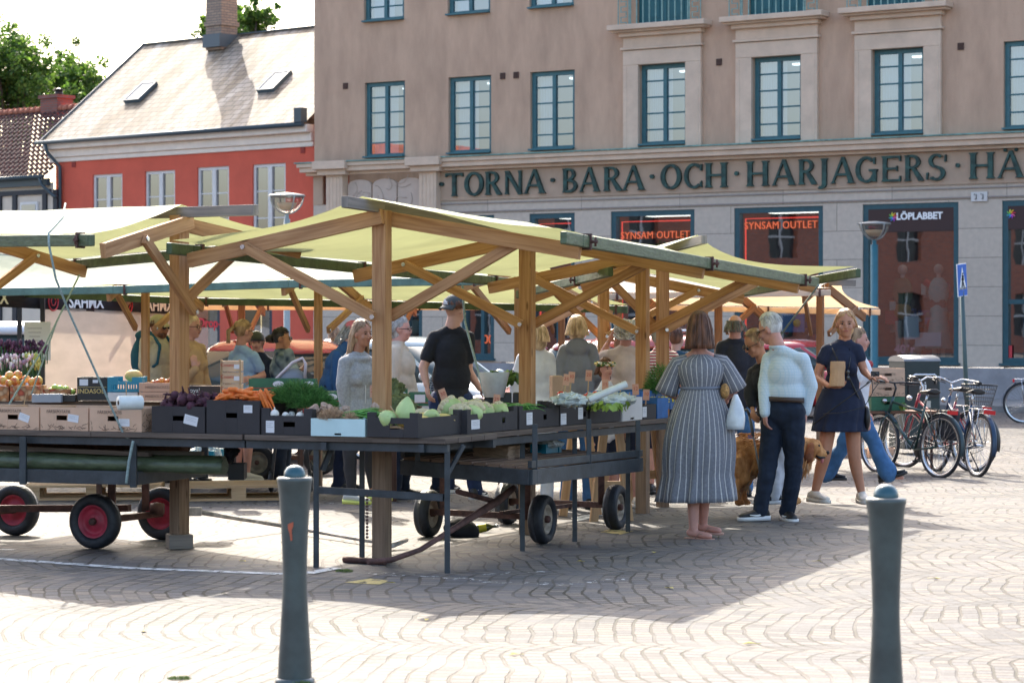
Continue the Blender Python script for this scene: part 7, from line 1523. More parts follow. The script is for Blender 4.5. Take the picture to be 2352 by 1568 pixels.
# salad in film, bags of greens, paper bags
def ruffle(name, label, cat, loc, rad, N, mats, sz, group=None, kind=None, seed=5):
    mb = MB(); rd = random.Random(seed)
    for i in range(N):
        a = rd.uniform(0,6.28); ph = rd.uniform(-.4,1.5); p = V((rad[0]*cos(a)*cos(ph), rad[1]*sin(a)*cos(ph), rad[2]*sin(ph)))*rd.uniform(.5,1); n_ = V((p.x,p.y,p.z+.02)).normalized(); t1 = n_.cross(V((rd.uniform(-1,1),rd.uniform(-1,1),1))).normalized(); t2 = n_.cross(t1); mb.m = rd.randrange(len(mats)); s_ = sz*rd.uniform(.6,1.3); K_ = 7; cidx = mb.pts([p+n_*s_*.1]); ids = mb.pts([p+(t1*cos(2*pi*k/K_)*.7+t2*sin(2*pi*k/K_))*s_*rd.uniform(.8,1.1)+n_*s_*rd.uniform(-.2,.45) for k in range(K_)])
        for k in range(K_): mb.face((cidx, ids+k, ids+(k+1)%K_), None, True)
    ob = mb.build(name, mats); ob.location = loc; return tag(ob, label, cat, group, kind)
SAL = [M('lettuce light', (.28,.42,.07), .5), M('lettuce dark', (.05,.12,.02), .5), M('lettuce mid', (.14,.27,.05), .5)]
ruffle('lettuce', 'film-wrapped light green lettuce in front of the red car', 'lettuce', W(1135,877,18.6), (.085,.08,.085), 90, SAL[::2], .04)
ruffle('lettuce', 'dark ruffled salad heads left of the middle orange post', 'lettuce', W(1172,872,18.7), (.085,.08,.07), 90, SAL[1:], .035, seed=9)
mb = MB()
for k in range(3): mb.box((-.11+.11*k, 0, .04), (.10,.10,.08))
ob = mb.build('seedling_tray', BLACKP, None, bevel=.01); ob.location = W(1160,925,18.5); tag(ob, 'black plastic tray under the salad heads', 'tray')
mb = MB(); mb.lathe([(.001,0),(.075,0),(.12,.19)], (0,0,0), (0,0,1), 18); ob = mb.build('salad_wrapper', FILM, None); ob.location = W(1135,912,18.45); tag(ob, 'clear printed wrapper around the light green lettuce', 'wrapper')
for k, (px, py, dq, r_, lb) in enumerate(((1310,918,17.2,(.11,.1,.05),'crumpled clear bag of greens left of the tomatoes'),(1380,921,17.8,(.16,.12,.06),'large crumpled clear bag over the dark salad box'),(1420,918,18.3,(.13,.1,.05),'crumpled bag of greens behind the white box'),(122,910,21,(.12,.1,.03),'wire-like dark netting on the left row of boxes'))):
    if k < 3: crumple(lb, px, py, dq, r_, seed=k+8, mat=M('greenish plastic film', (.42,.50,.46), .25, col2=(.62,.68,.66), var=.4, vs=9, spec=.8))
herb('dill', 'tall dark dill bunch between the last orange post and the striped dress', 'dill', W(1515,905,19.9), (.11,.1,.24), 1500, DILL, .05, .0016)
ruffle('parsley', 'bit of green parsley hanging from the potato boxes beside the litter bin', 'parsley', W(2075,935,27.9), (.05,.04,.05), 40, SAL[::2], .03)
ruffle('lettuce', 'pale green lettuce leaves in the clear bags on the right table', 'lettuce', W(1395,935,17.7), (.16,.1,.03), 70, [SAL[0]], .03, seed=3)
KRAFT = M('kraft paper', (.50,.33,.23), .85, var=.08, vs=5, bump=.3, bs=12)
def pbag(label, px, py, d, w_, h, dp, rz=.0):
    o = thing('paper_bag', label, 'paper bag', W(px,py,d), rz); mb = MB(); mb.box((0,0,h/2), (w_,dp,h)); mb.build('bag', KRAFT, o, bevel=.004); return o
pbag('tall brown paper bags standing open behind the tomatoes, left of the grey hooded woman', 1277, 916, 19.6, .085, .19, .10, .25)
ob = pbag('second brown paper bag leaning against the first behind the tomatoes', 1295, 916, 19.8, .07, .18, .09, .5)
# price signs
CARD = M('peach price card', (.66,.36,.25), .8); RINK = M('red handwriting', (.5,.08,.05), .8)
for k, (px, py, d, hh, tl_, txt, lb) in enumerate(((858,905,16.6,.13,0,'20','pinkish price card behind the mint tray'),(1020,912,17.2,.13,-.35,'30','tilted orange price card in front of the navy trousers'),(1140,925,17.5,.12,.1,'25','orange price card among the cauliflowers'),(1300,878,18.2,.20,.15,'35','tall price card beside the brown paper bags'),(1312,872,18.5,.20,.1,'40','second tall price card right of the first'),(1352,868,18.8,.20,.05,'20','price card in front of the wreathed girl'),(1390,890,18.6,.12,0,'15','reddish price card above the tomatoes'),(1484,912,18.9,.13,.05,'10','price card in front of the blue printed boxes'),(290,880,22.7,.10,0,'','small wooden price peg in the turquoise crate'),(1425,880,19.5,.16,0,'','plain wooden peg by the turquoise crate under the white-haired woman'),(1446,905,18.9,.12,.02,'','thin wooden peg in the blue printed boxes'),(1460,900,18.9,.13,-.05,'12','small orange flag price stick in the blue printed boxes'),(60,905,22.7,.12,.2,'','wooden peg between the apples at the far left'))):
    o = thing('price_card', lb, 'price card', W(px, py, d), 0, 'price cards on sticks'); o.rotation_euler = (0, tl_, 0); mb = MB(); mb.box((0,0,-hh*.5), (.009,.004,hh*1.2)); mb.build('stick', PALLET, o)
    if txt:
        mb = MB(); mb.box((0,-.004,.02), (.05,.003,.085)); c_ = mb.build('card', CARD, o); t_ = text(txt, .038, RINK, o, TM((0,-.0065,.025)), 'price', .0004)
LV = M('fallen leaf', (.50,.42,.10), .8); mb = MB(); i = mb.pts([(0,-.03,0),(.018,0,.006),(0,.035,.002),(-.018,0,.008)]); mb.face((i,i+1,i+2,i+3)); mb.box((0,.04,.001),(.002,.03,.002))
c0 = item('fallen_leaf', 'leaf', 'small yellowed leaf fallen on the paving around the stalls', 'fallen leaves', mb, LV, Wg(1502,1270)+V((0,0,.006))); many(c0, [(Wg(x,y)+V((0,0,.006)), (0,0,x), s) for x, y, s in ((1240,1216,1.2),(1540,1352,1),(900,1340,.9),(1330,1290,.8),(560,1290,.9),(2150,1330,1),(1720,1480,1.1),(330,1450,1),(1180,1505,.9),(1880,1290,.8),(980,1425,.8))])
# flowers at far left
def blooms(label, px, py, d, rad, N, cols, group='flower bunches'):
    mb = MB(); rd = random.Random(N+int(px)); mb.m = len(cols)
    for i in range(N):
        mb.m = len(cols); p = V((rd.uniform(-1,1)*rad[0], rd.uniform(-1,1)*rad[1], rd.uniform(-.5,1)*rad[2])); 
        if i % 3 == 0: mb.tube([p-V((0,0,.16)), p], .004, 4, False)
        mb.m = rd.randrange(len(cols)); r_ = rd.uniform(.012,.024); mb.ell(p, (r_*.7,0,0), (0,r_*.7,0), (0,0,r_*1.3), 7, 5)
    ob = mb.build('flower_bunch', cols+[M('flower stem', (.05,.13,.03), .7)]); ob.location = W(px,py,d); return tag(ob, label, 'flowers', group)
blooms('dark purple flower bunches under the white sheet at the left edge', 40, 800, 24.2, (.30,.15,.07), 190, [M('dark purple bloom', (.05,.012,.03), .7), M('plum bloom', (.11,.03,.06), .7)])
blooms('pale pink and white tulip bunches at the left edge', 25, 836, 23.9, (.24,.12,.09), 170, [M('pale pink bloom', (.62,.42,.42), .7), M('white bloom', (.72,.68,.6), .7), M('mauve bloom', (.32,.2,.25), .7)])
blooms('yellow green tulip buds right of the pale tulips', 76, 838, 23.9, (.07,.08,.10), 60, [M('yellow bloom', (.6,.5,.12), .7), M('green bud', (.3,.38,.1), .7)])

# ---------------------------------------------------------------- under the tables
CBF = M('folded cardboard edge', (.42,.28,.18), .9, var=.25, vs=90, stretch=(.2,.2,1))
o = thing('folded_boxes', 'stack of flattened brown boxes on the right cart', 'cardboard stack', W(1140,1078,16.9), radians(-8)); mb = MB(); rd = random.Random(5)
for k in range(22): mb.box((rd.uniform(-.004,.004), rd.uniform(-.006,.006), .004+k*.0085), (.26+rd.uniform(-.01,.01), .30, .0055))
mb.build('flat_cartons', CBF, o); o.rotation_euler = (0, radians(6), radians(-20))
plastic_crate('turquoise crate on the right cart behind the flattened boxes', 1238, 1272, 1020, 1068, 17.6, .3, rz=-.4)
crumple('pale plastic film on top of the turquoise crate on the right cart', 1262, 1018, 17.7, (.09,.08,.03), seed=12)
mb = MB(); mb.ell((0,0,0), (.135,0,0), (0,.11,0), (0,0,.085), 20, 12); mb.v = [tuple(V(v)*(1+.35*mnoise.noise(V(v)*9))) for v in mb.v]; ob = mb.build('black_bag', BLACKC); ob.location = Wg(1062,1232)+V((0,0,.06)); tag(ob, 'black fabric bag lying on the paving under the right cart', 'bag')
o = thing('bottle', 'yellow-labelled bottle lying beside the black bag', 'bottle', Wg(1110,1222)+V((0,0,.035))); mb = MB(); mb.lathe([(.001,-.09),(.03,-.088),(.032,-.04),(.032,.03),(.012,.075),(.012,.10),(.001,.10)], (0,0,0), (.95,.2,.12), 14); mb.build('glass', M('dark bottle glass', (.04,.06,.02), .1, spec=1), o); mb = MB(); mb.lathe([(.0328,-.04),(.0328,.02)], (0,0,0), (.95,.2,.12), 14); mb.build('bottle_label', M('yellow label', (.62,.58,.05), .5), o); mb = MB(); mb.lathe([(.001,.10),(.015,.10),(.015,.12),(.001,.12)], (0,0,0), (.95,.2,.12), 12); mb.build('cap', CHROME, o)
def pallet(label, c, rz, L_=1.2, Wd=.8):
    o = thing('pallet', label, 'pallet', c, rz, 'wooden pallets'); 
    for k in range(7): mb = MB(); mb.box((0, -Wd/2+.05+k*(Wd-.1)/6, .133), (L_, .095, .022)); mb.build('deck_board', PALLET, o, bevel=.002)
    for x in (-1,0,1):
        mb = MB(); mb.box((x*(L_/2-.07), 0, .111), (.14, Wd, .022)); mb.build('cross_board', PALLET, o)
        for y in (-1,0,1): mb = MB(); mb.box((x*(L_/2-.07), y*(Wd/2-.05), .061), (.14, .095, .078)); mb.build('block', PALLET, o, bevel=.002)
    for y in (-1,0,1): mb = MB(); mb.box((0, y*(Wd/2-.05), .011), (L_, .095, .022)); mb.build('bottom_board', PALLET, o)
    return o
p1 = Wg(560,1150); pallet('pale wooden pallet with sunlit boards behind the left bollard', (p1.x-.12, p1.y+.42, G(p1.y)), radians(10), 1.2, .8)
p2 = Wg(200,1150); pallet('pale wooden pallet mostly hidden behind the red-wheeled cart', (p2.x, p2.y+.5, G(p2.y)), radians(6), 1.3, .8)
# back cart with dark wheels and grey rim, black crates
bc = Wg(590,1103); BC = thing('flatbed_cart', 'far market cart with a grey tan wheel rim, seen under the left table', 'cart', tuple(bc), 0, 'market carts'); axb = V((.12,-.99,0)); Rb = .20
for c in (bc, bc+V((.62,.95,0)), bc+V((-1.25,.7,0)), bc+V((-.5,1.1,0))): wheel(BC, (c.x, c.y, G(c.y)+Rb), axb if c is not None else 0, Rb, .13, RIMD)
mb = MB(); a, b_ = W(400,1008,24.6), W(705,1010,24.6); mb.beam(a, b_, .05, .12); mb.beam(b_, b_+V((.15,1.2,.0)), .05, .12); mb.beam(a+V((0,1.1,0)), b_+V((0.1,1.15,0)), .05, .12); mb.build('cart_frame', STEEL, BC, True)
mb = MB()
for k in range(6): mb.beam(a+V((0,.1+.18*k,.06)), b_+V((.05,.1+.18*k,.06)), .17, .02)
mb.build('deck', WOODT, BC, True)
mb = MB(); mb.beam((bc.x-1.25,bc.y+.9,G(25)+.2), (bc.x+.6,bc.y+.9,G(25)+.2), .05, .05)
for c in (bc+V((0,.15,0)), bc+V((.6,.95,0)), bc+V((-1.2,.7,0))): mb.beam((c.x,c.y,G(25)+.18),(c.x,c.y,.3),.05,.05,(1,0,0))
mb.build('axle', RUST, BC, True)
boxB('black_crate', 'black plastic crate on the ground left of the grey-rimmed wheel', 522, 560, 1066, 1102, BLACKP, d=25.0, hole=None); boxB('black_crate', 'black crate with crumpled black bags in front of the far cart', 490, 535, 1040, 1080, BLACKP, d=25.4, hole=None)
crumple('crumpled black bag in the crates by the grey-rimmed wheel', 518, 1035, 25.2, (.13,.1,.11), 'black_bag', BLACKC, 4, 'bag')
# sawhorse trestles on the right
for k, (px, d, lb) in enumerate(((1368,20.4,'nearer wooden sawhorse behind the right cart'),(1452,22.6,'farther wooden sawhorse by the last orange posts'))):
    c = gnd(W(px,0,d)); o = thing('sawhorse', lb, 'sawhorse', tuple(c), radians(20), 'wooden sawhorses')
    for (x0, x1, y) in ((-.16,-.06,-.35),(.16,.06,-.35),(-.16,-.06,.35),(.16,.06,.35)): mb = MB(); mb.beam((x0,y,0), (x1,y,.82), .07, .035, (0,1,0)); mb.build('leg', WOODL, o, bevel=.003)
    mb = MB(); mb.box((0,0,.84), (.08,.95,.06)); mb.build('top_beam', WOODL, o); mb = MB(); mb.box((0,-.35,.3), (.32,.03,.08)); mb.build('cross_brace', WOODL, o)

# ---------------------------------------------------------------- bicycles
def bike(label, rear, head, col, R=.345, wb=1.08, swept=True, basket=False, pannier=False, fender=None, step=False, lean=.06, lamp=True):
    rz = atan2(head.y, head.x); o = thing('bicycle', label, 'bicycle', (rear.x, rear.y, G(rear.y)), rz, 'bicycles'); o.rotation_euler = (lean, 0, rz)
    PM = M('bike paint %g %g' % (col[0], col[2]), col, .3, coat=.5); FM = fender or BLKM; H0 = (wb, 0, R); 
    for x in (0, wb):
        mb = MB(); mb.lathe([(R-.004+.020*cos(a), .020*sin(a)) for a in [k*pi/5 for k in range(11)]], (x,0,R), (0,1,0), 44); w_ = mb.build('wheel', RUBBER, o)
        mb = MB(); mb.lathe([(R-.022,.012),(R-.045,.010),(R-.045,-.010),(R-.022,-.012)], (x,0,R), (0,1,0), 44); mb.build('rim', CHROME, w_)
        mb = MB(); mb.tube([(x,-.045,R),(x,.045,R)], .022, 10)
        for k in range(28):
            a = 2*pi*k/28; s_ = .03*(1 if k%2 else -1); a2 = a+.5*(1 if k%4 < 2 else -1); mb.tube([(x+.02*cos(a2), s_, R+.02*sin(a2)), (x+(R-.04)*cos(a), 0, R+(R-.04)*sin(a))], .0016, 4, False)
        mb.build('spokes', CHROME, w_)
        mb = MB(); a0, a1 = (radians(-15), radians(150)) if x == 0 else (radians(40), radians(200)); N = 18; rows = []
        for k in range(N+1): a = a0+(a1-a0)*k/N; r_ = R+.032; rows.append(mb.pts([(x-r_*cos(a) if x == 0 else x-r_*cos(a)*1, y, R+r_*sin(a)-(.010 if abs(y) > .02 else 0)) for y in (-.028,-.012,.012,.028)]))
        for k in range(N):
            for j in range(3): mb.face((rows[k]+j, rows[k]+j+1, rows[k+1]+j+1, rows[k+1]+j), None, True)
        fd = mb.build('mudguard', FM, o); fd.modifiers.new('thick','SOLIDIFY').thickness = .003
        mb = MB(); mb.ell((x+.15,-.01,R+.10), (.012,0,0), (0,.01,0), (0,0,.035), 8, 6); mb.build('reflector', M('orange reflector', (.8,.22,.02), .3), w_)
    bb = V((.44,0,.29)); sc_ = V((.30,0,.80)); ht = V((wb-.20,0,.86)); hb = V((wb-.14,0,.68)); mb = MB()
    mb.tube([bb, sc_], .015, 10); mb.tube([hb, ht+(ht-hb)*.15], .018, 10); mb.tube([bb, hb], .019, 10); mb.tube([(bb+(sc_-bb)*(.45 if step else .85)), ht-V((0,0,.04))] if not step else [bb+(sc_-bb)*.35, ht-V((0,0,.06))], .015, 10)
    for y in (-.05,.05): mb.tube([(0,y,R), (bb.x,y*.5,bb.z)], .009, 8); mb.tube([(0,y,R), (sc_.x-.01,y*.3,sc_.z-.08)], .008, 8); mb.tube([(wb,y,R), (wb-.08,y,R+.25), (hb.x,y*.6,hb.z-.02)], .010, 8)
    mb.tube([(hb.x,-.035,hb.z-.02),(hb.x,.035,hb.z-.02)], .014, 8); mb.build('frame', PM, o)
    mb = MB(); mb.tube([sc_, sc_+V((-.03,0,.12))], .013, 8); mb.build('seat_post', CHROME, o)
    mb = MB(); sp_ = sc_+V((-.04,0,.14)); mb.loft([mb.ring(sp_+V((x_,0,z_)), V((0,w_,0)), V((0,0,h_)), 12) for x_, w_, h_, z_ in ((-.13,.05,.02,.02),(-.12,.085,.035,.015),(-.05,.075,.03,.01),(.02,.035,.022,.01),(.12,.022,.016,.005),(.15,.012,.01,0))], 12); mb.build('saddle', M('black saddle', (.02,.018,.018), .4), o)
    st = ht+V((-.05,0,.12)); mb = MB(); mb.tube([ht, st, st+V((.03,0,.05))], .012, 8); g = st+V((.03,0,.06))
    hl_ = [g+V((-.20,-.27,.02)), g+V((-.06,-.26,.04)), g+V((.03,-.14,.05)), g, g+V((.03,.14,.05)), g+V((-.06,.26,.04)), g+V((-.20,.27,.02))] if swept else [g+V((-.06,-.31,.01)), g+V((0,-.1,.01)), g, g+V((0,.1,.01)), g+V((-.06,.31,.01))]
    mb.tube(hl_, .011, 8); hbm = mb.build('handlebar', CHROME if swept else BLKM, o)
    mb = MB()
    for e, q in ((hl_[0], hl_[1]), (hl_[-1], hl_[-2])): mb.tube([e, e.lerp(q, .75)], .017, 8); mb.tube([q+V((.03,0,-.02)), e+V((.05,0,-.03))], .006, 5)
    mb.build('grips', BLKM, hbm)
    mb = MB(); mb.lathe([(.001,-.004),(.085,-.004),(.085,.004),(.001,.004)], bb+V((0,-.05,0)), (0,1,0), 24); mb.tube([bb+V((0,-.07,0)), bb+V((.10,-.08,-.13))], .009, 6); mb.tube([bb+V((0,.07,0)), bb+V((-.10,.08,.13))], .009, 6); mb.box(bb+V((.10,-.13,-.13)), (.09,.08,.022)); mb.box(bb+V((-.10,.13,.13)), (.09,.08,.022)); mb.tube([bb+V((0,-.055,.085)), (0,-.05,R+.035)], .004, 5); mb.tube([bb+V((0,-.055,-.085)), (0,-.05,R-.035)], .004, 5); mb.build('crankset', BLKM, o)
    mb = MB(); z = R*2+.07
    for y in (-.06,0,.06): mb.tube([(.24,y,z),(-.16,y,z)], .005, 5)
    for y in (-.07,.07): mb.tube([(0,y,R),(-.05,y,z)], .005, 5); mb.tube([(0,y,R),(.12,y,z)], .005, 5)
    mb.tube([(-.16,-.06,z),(-.16,.06,z)], .005, 5); mb.build('rack', CHROME if swept else BLKM, o)
    mb = MB(); mb.box((-.18,0,z-.03), (.03,.13,.045)); mb.build('rear_light', M('red rear light', (.6,.01,.015), .25), o)
    if lamp: mb = MB(); mb.ell((wb-.05,0,.83), (.04,0,0), (0,.03,0), (0,0,.03), 10, 8); mb.build('front_light', CHROME, o)
    mb = MB(); mb.tube([(.30,-.04,.27), (.22,-.16,.02)], .008, 6); mb.build('kickstand', BLKM, o)
    if basket:
        mb = MB(); c = V((-.05,0,z+.01)); n_ = 16
        for j in range(6): t = j/5; w1, w2 = .13+.06*t, .16+.06*t; mb.tube([c+V((w2*cos(a)*(1 if abs(cos(a)) < .7 else 1), w1*sin(a), .24*t)) for a in [2*pi*k/20 for k in range(21)]], .003 if j < 5 else .006, 4, False)
        for k in range(40): a = 2*pi*k/40; mb.tube([c+V((.16*cos(a), .13*sin(a), 0)), c+V((.22*cos(a), .19*sin(a), .24))], .0022, 4, False)
        for k in range(7): mb.tube([c+V((-.14+.047*k,-.12,0)), c+V((-.14+.047*k,.12,0))], .0022, 4, False)
        mb.build('basket', BLKM, o)
    if pannier:
        mb = MB(); mb.loft([mb.ring((.04+.03*t,.0-.13,z-.34*t), V((.17+.02*sin(3*t),0,0)), V((0,.055+.02*sin(3*t),0)), 16) for t in (0,.15,.5,.85,1.0)], 16); pn = vox(mb, 'pannier_bag', M('black nylon', (.012,.014,.022), .5, bump=.6, bs=18), o, .012, world=False, disp=.02, dscale=.1)
        mb = MB(); mb.tube([(.0,-.19,z-.02),(.03,-.215,z-.2),(.12,-.17,z-.36)], .006, 5); mb.build('pannier_strap', CHROME, o)
    return o
rb_ = Wg(2157,1096); bike('dark green bicycle with a black pannier bag, nearest the litter bin', rb_, V((-.50,.866,0)), (.012,.05,.045), swept=False, pannier=True, fender=M('dark green guard', (.02,.045,.055), .3))
rb_ = Wg(2234,1082); bike('red step-through bicycle with silver handlebars and a rear mesh basket', rb_, V((-.62,.785,0)), (.35,.012,.035), step=True, basket=True)
rb_ = Wg(2243,1094); bike('dark blue bicycle seen from behind with a red rear reflector', rb_, V((-.26,.965,0)), (.015,.045,.11), step=True, fender=M('dark blue guard', (.015,.04,.085), .3), lean=.10)
rb_ = Wg(2352,971); bike('bicycle cut by the right edge of the photo, parked by the facade', rb_, V((.98,-.15,0)), (.02,.03,.05), fender=M('dark blue guard', (.015,.04,.085)))
rb_ = Wg(650,1056); bike('silver bicycle seen through the legs of the table behind the hoodie woman', rb_, V((1,.03,0)), (.25,.26,.27), step=True)

# ---------------------------------------------------------------- cars
CARG = M('car glass', (.05,.075,.075), .06, spec=.4); HL = M('headlamp glass', (.6,.62,.62), .1, spec=1)
def car(label, px, d, head, col, L_=3.7, Wd=1.62, Ht=1.45, van=False, rails=False, name='parked_car', cat='car'):
    c = gnd(W(px,0,d)); rz = atan2(head[1], head[0]); o = thing(name, label, cat, tuple(c), rz, 'parked cars' if cat == 'car' else None)
    PM = M('car paint %g %g %g' % col, col, .22, coat=1., spec=.6); h = L_/2; w_ = Wd/2
    if van: prof = [(-h,.35,.75,w_*.93),(-h+.05,.28,1.05,w_),(-h*.5,.25,1.1,w_),(0,.25,1.1,w_),(h*.5,.25,1.08,w_),(h*.72,.25,1.0,w_),(h*.92,.28,.85,w_*.95),(h,.35,.65,w_*.8)]
    else: prof = [(-h,.35,.75,w_*.82),(-h+.10,.27,.92,w_*.95),(-h*.55,.22,.95,w_),(0,.20,.93,w_),(h*.45,.20,.93,w_),(h*.72,.22,.86,w_*.97),(h*.93,.27,.72,w_*.90),(h,.35,.58,w_*.75)]
    mb = MB(); n = 20; rings = []
    for x, z0, z1, ww in prof:
        r = []
        for k in range(n):
            a = 2*pi*k/n; cx_, cz_ = cos(a), sin(a); ex = .45; r.append((x, ww*math.copysign(abs(cx_)**ex, cx_), (z0+z1)/2+(z1-z0)/2*math.copysign(abs(cz_)**ex, cz_)))
        rings.append(mb.pts(r))
    mb.loft(rings, n); mb.build('body', PM, o, bevel=0)
    zb = 1.05 if van else .90; xr0, xf0, xr1, xf1 = (-h+.04, h*.62, -h+.08, h*.36) if van else (-h+.10, h*.52, -h+.42, h*.12)
    def gh(off, z0, z1, name, mat, par, shr=0.):
        mb = MB(); rr = []
        for t in (0,.5,.88,1.0):
            z = z0+(z1-z0)*t; xr = xr0+(xr1-xr0)*t; xf = xf0+(xf1-xf0)*t; q = w_*(.93-.15*t-(.12 if t == 1 else 0)-(.03 if t>.8 else 0))+off; e = .32
            if t == 1: xr += .12; xf -= .12
            rr.append(mb.pts([((xr+xf)/2+((xf-xr)/2+off)*math.copysign(abs(cos(a))**e, cos(a)), q*math.copysign(abs(sin(a))**e, sin(a)), z) for a in [2*pi*k/24 for k in range(24)]]))
        mb.loft(rr, 24); return mb.build(name, mat, par)
    gh(0, zb-.06, Ht-.10, 'windows', CARG, o)
    mb = MB()      # roof and pillars
    zt = Ht-.11; q = w_*.78; rr = [mb.pts([((xr1+xf1)/2+((xf1-xr1)/2-i_)*math.copysign(abs(cos(a))**.4, cos(a)), (q-i_)*math.copysign(abs(sin(a))**.4, sin(a)), z) for a in [2*pi*k/24 for k in range(24)]]) for i_, z in ((-.03,zt-.07),(.0,zt+.0),(.10,zt+.07),(.3,zt+.11))]; mb.loft(rr, 24)
    for s_ in (-1,1):
        for (xb, xt) in ((xr0+.03,xr1+.03),(xf0-.03,xf1-.02),((xr0+xf0)/2-.05,(xr1+xf1)/2)): mb.beam((xb,s_*(w_*.93),zb-.05), (xt,s_*q*1.0,zt-.03), .03, .045, (1,0,0))
    rf = mb.build('roof', PM, o)
    for s_ in (-1,1):
        mb = MB(); mb.ell((xf0-.15, s_*(w_+.09), zb+.06), (.07,0,0), (0,.11,0), (0,0,.075), 12, 8); mb.build('mirror', PM, o)
        mb = MB(); mb.ell((h-.10, s_*w_*.66, .66), (.12,0,0), (0,.17,0), (0,0,.085), 12, 8); mb.build('headlight', HL, o)
        mb = MB(); mb.ell((-h+.06, s_*w_*.78, .80), (.06,0,0), (0,.10,0), (0,0,.12), 10, 8); mb.build('rear_light', M('rear lamp red', (.5,.01,.01), .2), o)
        for x in (-h*.62, h*.64):
            mb = MB(); mb.lathe([(.20,.085),(.29,.08),(.305,.0),(.29,-.08),(.20,-.085)], (x,s_*(w_-.08),.30), (0,1,0), 28); t = mb.build('wheel', RUBBER, o); mb = MB(); mb.lathe([(.001,.05),(.06,.05),(.18,.03),(.20,.06)], (x,s_*(w_-.06),.30), (0,s_,0), 24); mb.build('rim', CHROME, t)
        if rails: mb = MB(); mb.tube([(xr1+.1, s_*q*.9, zt+.05),(xr1+.2, s_*q*.9, zt+.17),(xf1-.1, s_*q*.9, zt+.17),(xf1+.02, s_*q*.9, zt+.05)], .02, 8); mb.build('roof_rail', CHROME, rf)
    mb = MB(); mb.box((h-.005,0,.42), (.02,.5,.11)); mb.build('number_plate', PAPER, o)
    return o
car('coral red small car with silver roof rails behind the black-shirted man', 1400, 33, (-.97,-.25), (.50,.09,.07), 3.6, rails=True, Ht=1.56)
car('red hatchback with a bright windscreen behind the ponytailed woman', 575, 30.5, (-.45,-.89), (.50,.06,.06), 3.7, Ht=1.52)
car('pale silver green car behind the beige-jacketed man', 955, 36, (.80,-.60), (.42,.50,.48), 4.0, Ht=1.52)
car('white delivery van at the left edge behind the flowers', 5, 33, (.97,.25), (.70,.72,.73), 4.8, 1.9, 1.75, van=True, name='delivery_van', cat='van')
car('dark red car behind the white-haired woman in pink', 1480, 40, (.85,-.53), (.30,.01,.02), 3.9, Ht=1.45)
car('bright red car glimpsed between the cream stall posts on the right', 1850, 44, (.85,-.53), (.45,.01,.02), 3.9, Ht=1.42)

# ---------------------------------------------------------------- street furniture
BOL = M('grey green bollard paint', (.052,.07,.068), .38, var=.3, vs=5, bump=.1, bs=30, coat=.3); DOME = M('teal bollard dome', (.013,.085,.11), .3, coat=.3, var=.15, vs=14)
def bollard(label, px, d):
    c = V(((px-CX)/FPX*d, d, 0)); o = thing('bollard', label, 'bollard', tuple(c), 0, 'bollards'); mb = MB()
    mb.lathe([(.074,0),(.075,.02),(.072,.10),(.064,.22),(.056,.36),(.053,.46),(.055,.56),(.061,.70),(.069,.82),(.076,.875),(.079,.885),(.079,.897),(.074,.902),(.04,.904)], (0,0,0), (0,0,1), 48); mb.lathe([(.088,0),(.088,.012),(.076,.02)], (0,0,0), (0,0,1), 32); mb.build('shaft', BOL, o)
    mb = MB(); mb.lathe([(.048,.897),(.049,.91),(.045,.928),(.034,.945),(.018,.953),(.001,.955)], (0,0,0), (0,0,1), 40); mb.build('dome', DOME, o); return o
o = bollard('dark bollard with teal dome and an orange paint mark, at left', 677, 10.65)
mb = MB(); mb.pts; pts = []
for (x, z) in ((-.012,.70),(.012,.71),(.011,.69),(.004,.675),(.006,.63),(-.002,.625),(-.006,.66),(-.013,.68)): a = x/.066-.18; rr_ = .0628+(z-.65)*.09; pts.append((rr_*sin(a), -rr_*cos(a)-.0012, z))
i = mb.pts(pts); mb.face(tuple(range(i, i+8))); mb.build('paint_mark', M('faded orange paint mark', (.50,.12,.06), .6), o)
bollard('dark bollard with teal dome at the lower right, cut by the bottom edge', 2035, 9.4)
tuft = [M('moss green', (.10,.16,.03), .9), M('moss light', (.2,.26,.06), .9)]
herb('moss', 'moss tuft at the foot of the left bollard', 'moss', V((-.93,10.58,0)), (.04,.03,.012), 300, tuft, .015, .001); herb('moss', 'small moss patch on the sunlit setts left of the bollard', 'moss', Wg(412,1558), (.05,.05,.006), 260, tuft, .012, .001); herb('moss', 'grass tuft by the foot of the drawbar', 'moss', Wg(790,1312), (.05,.06,.01), 260, tuft, .015, .001)
LGL = glass_mat('lamp bowl glass', .16, (.88,.86,.82)); LDIF = M('cream lamp diffuser', (.70,.52,.34), .6)
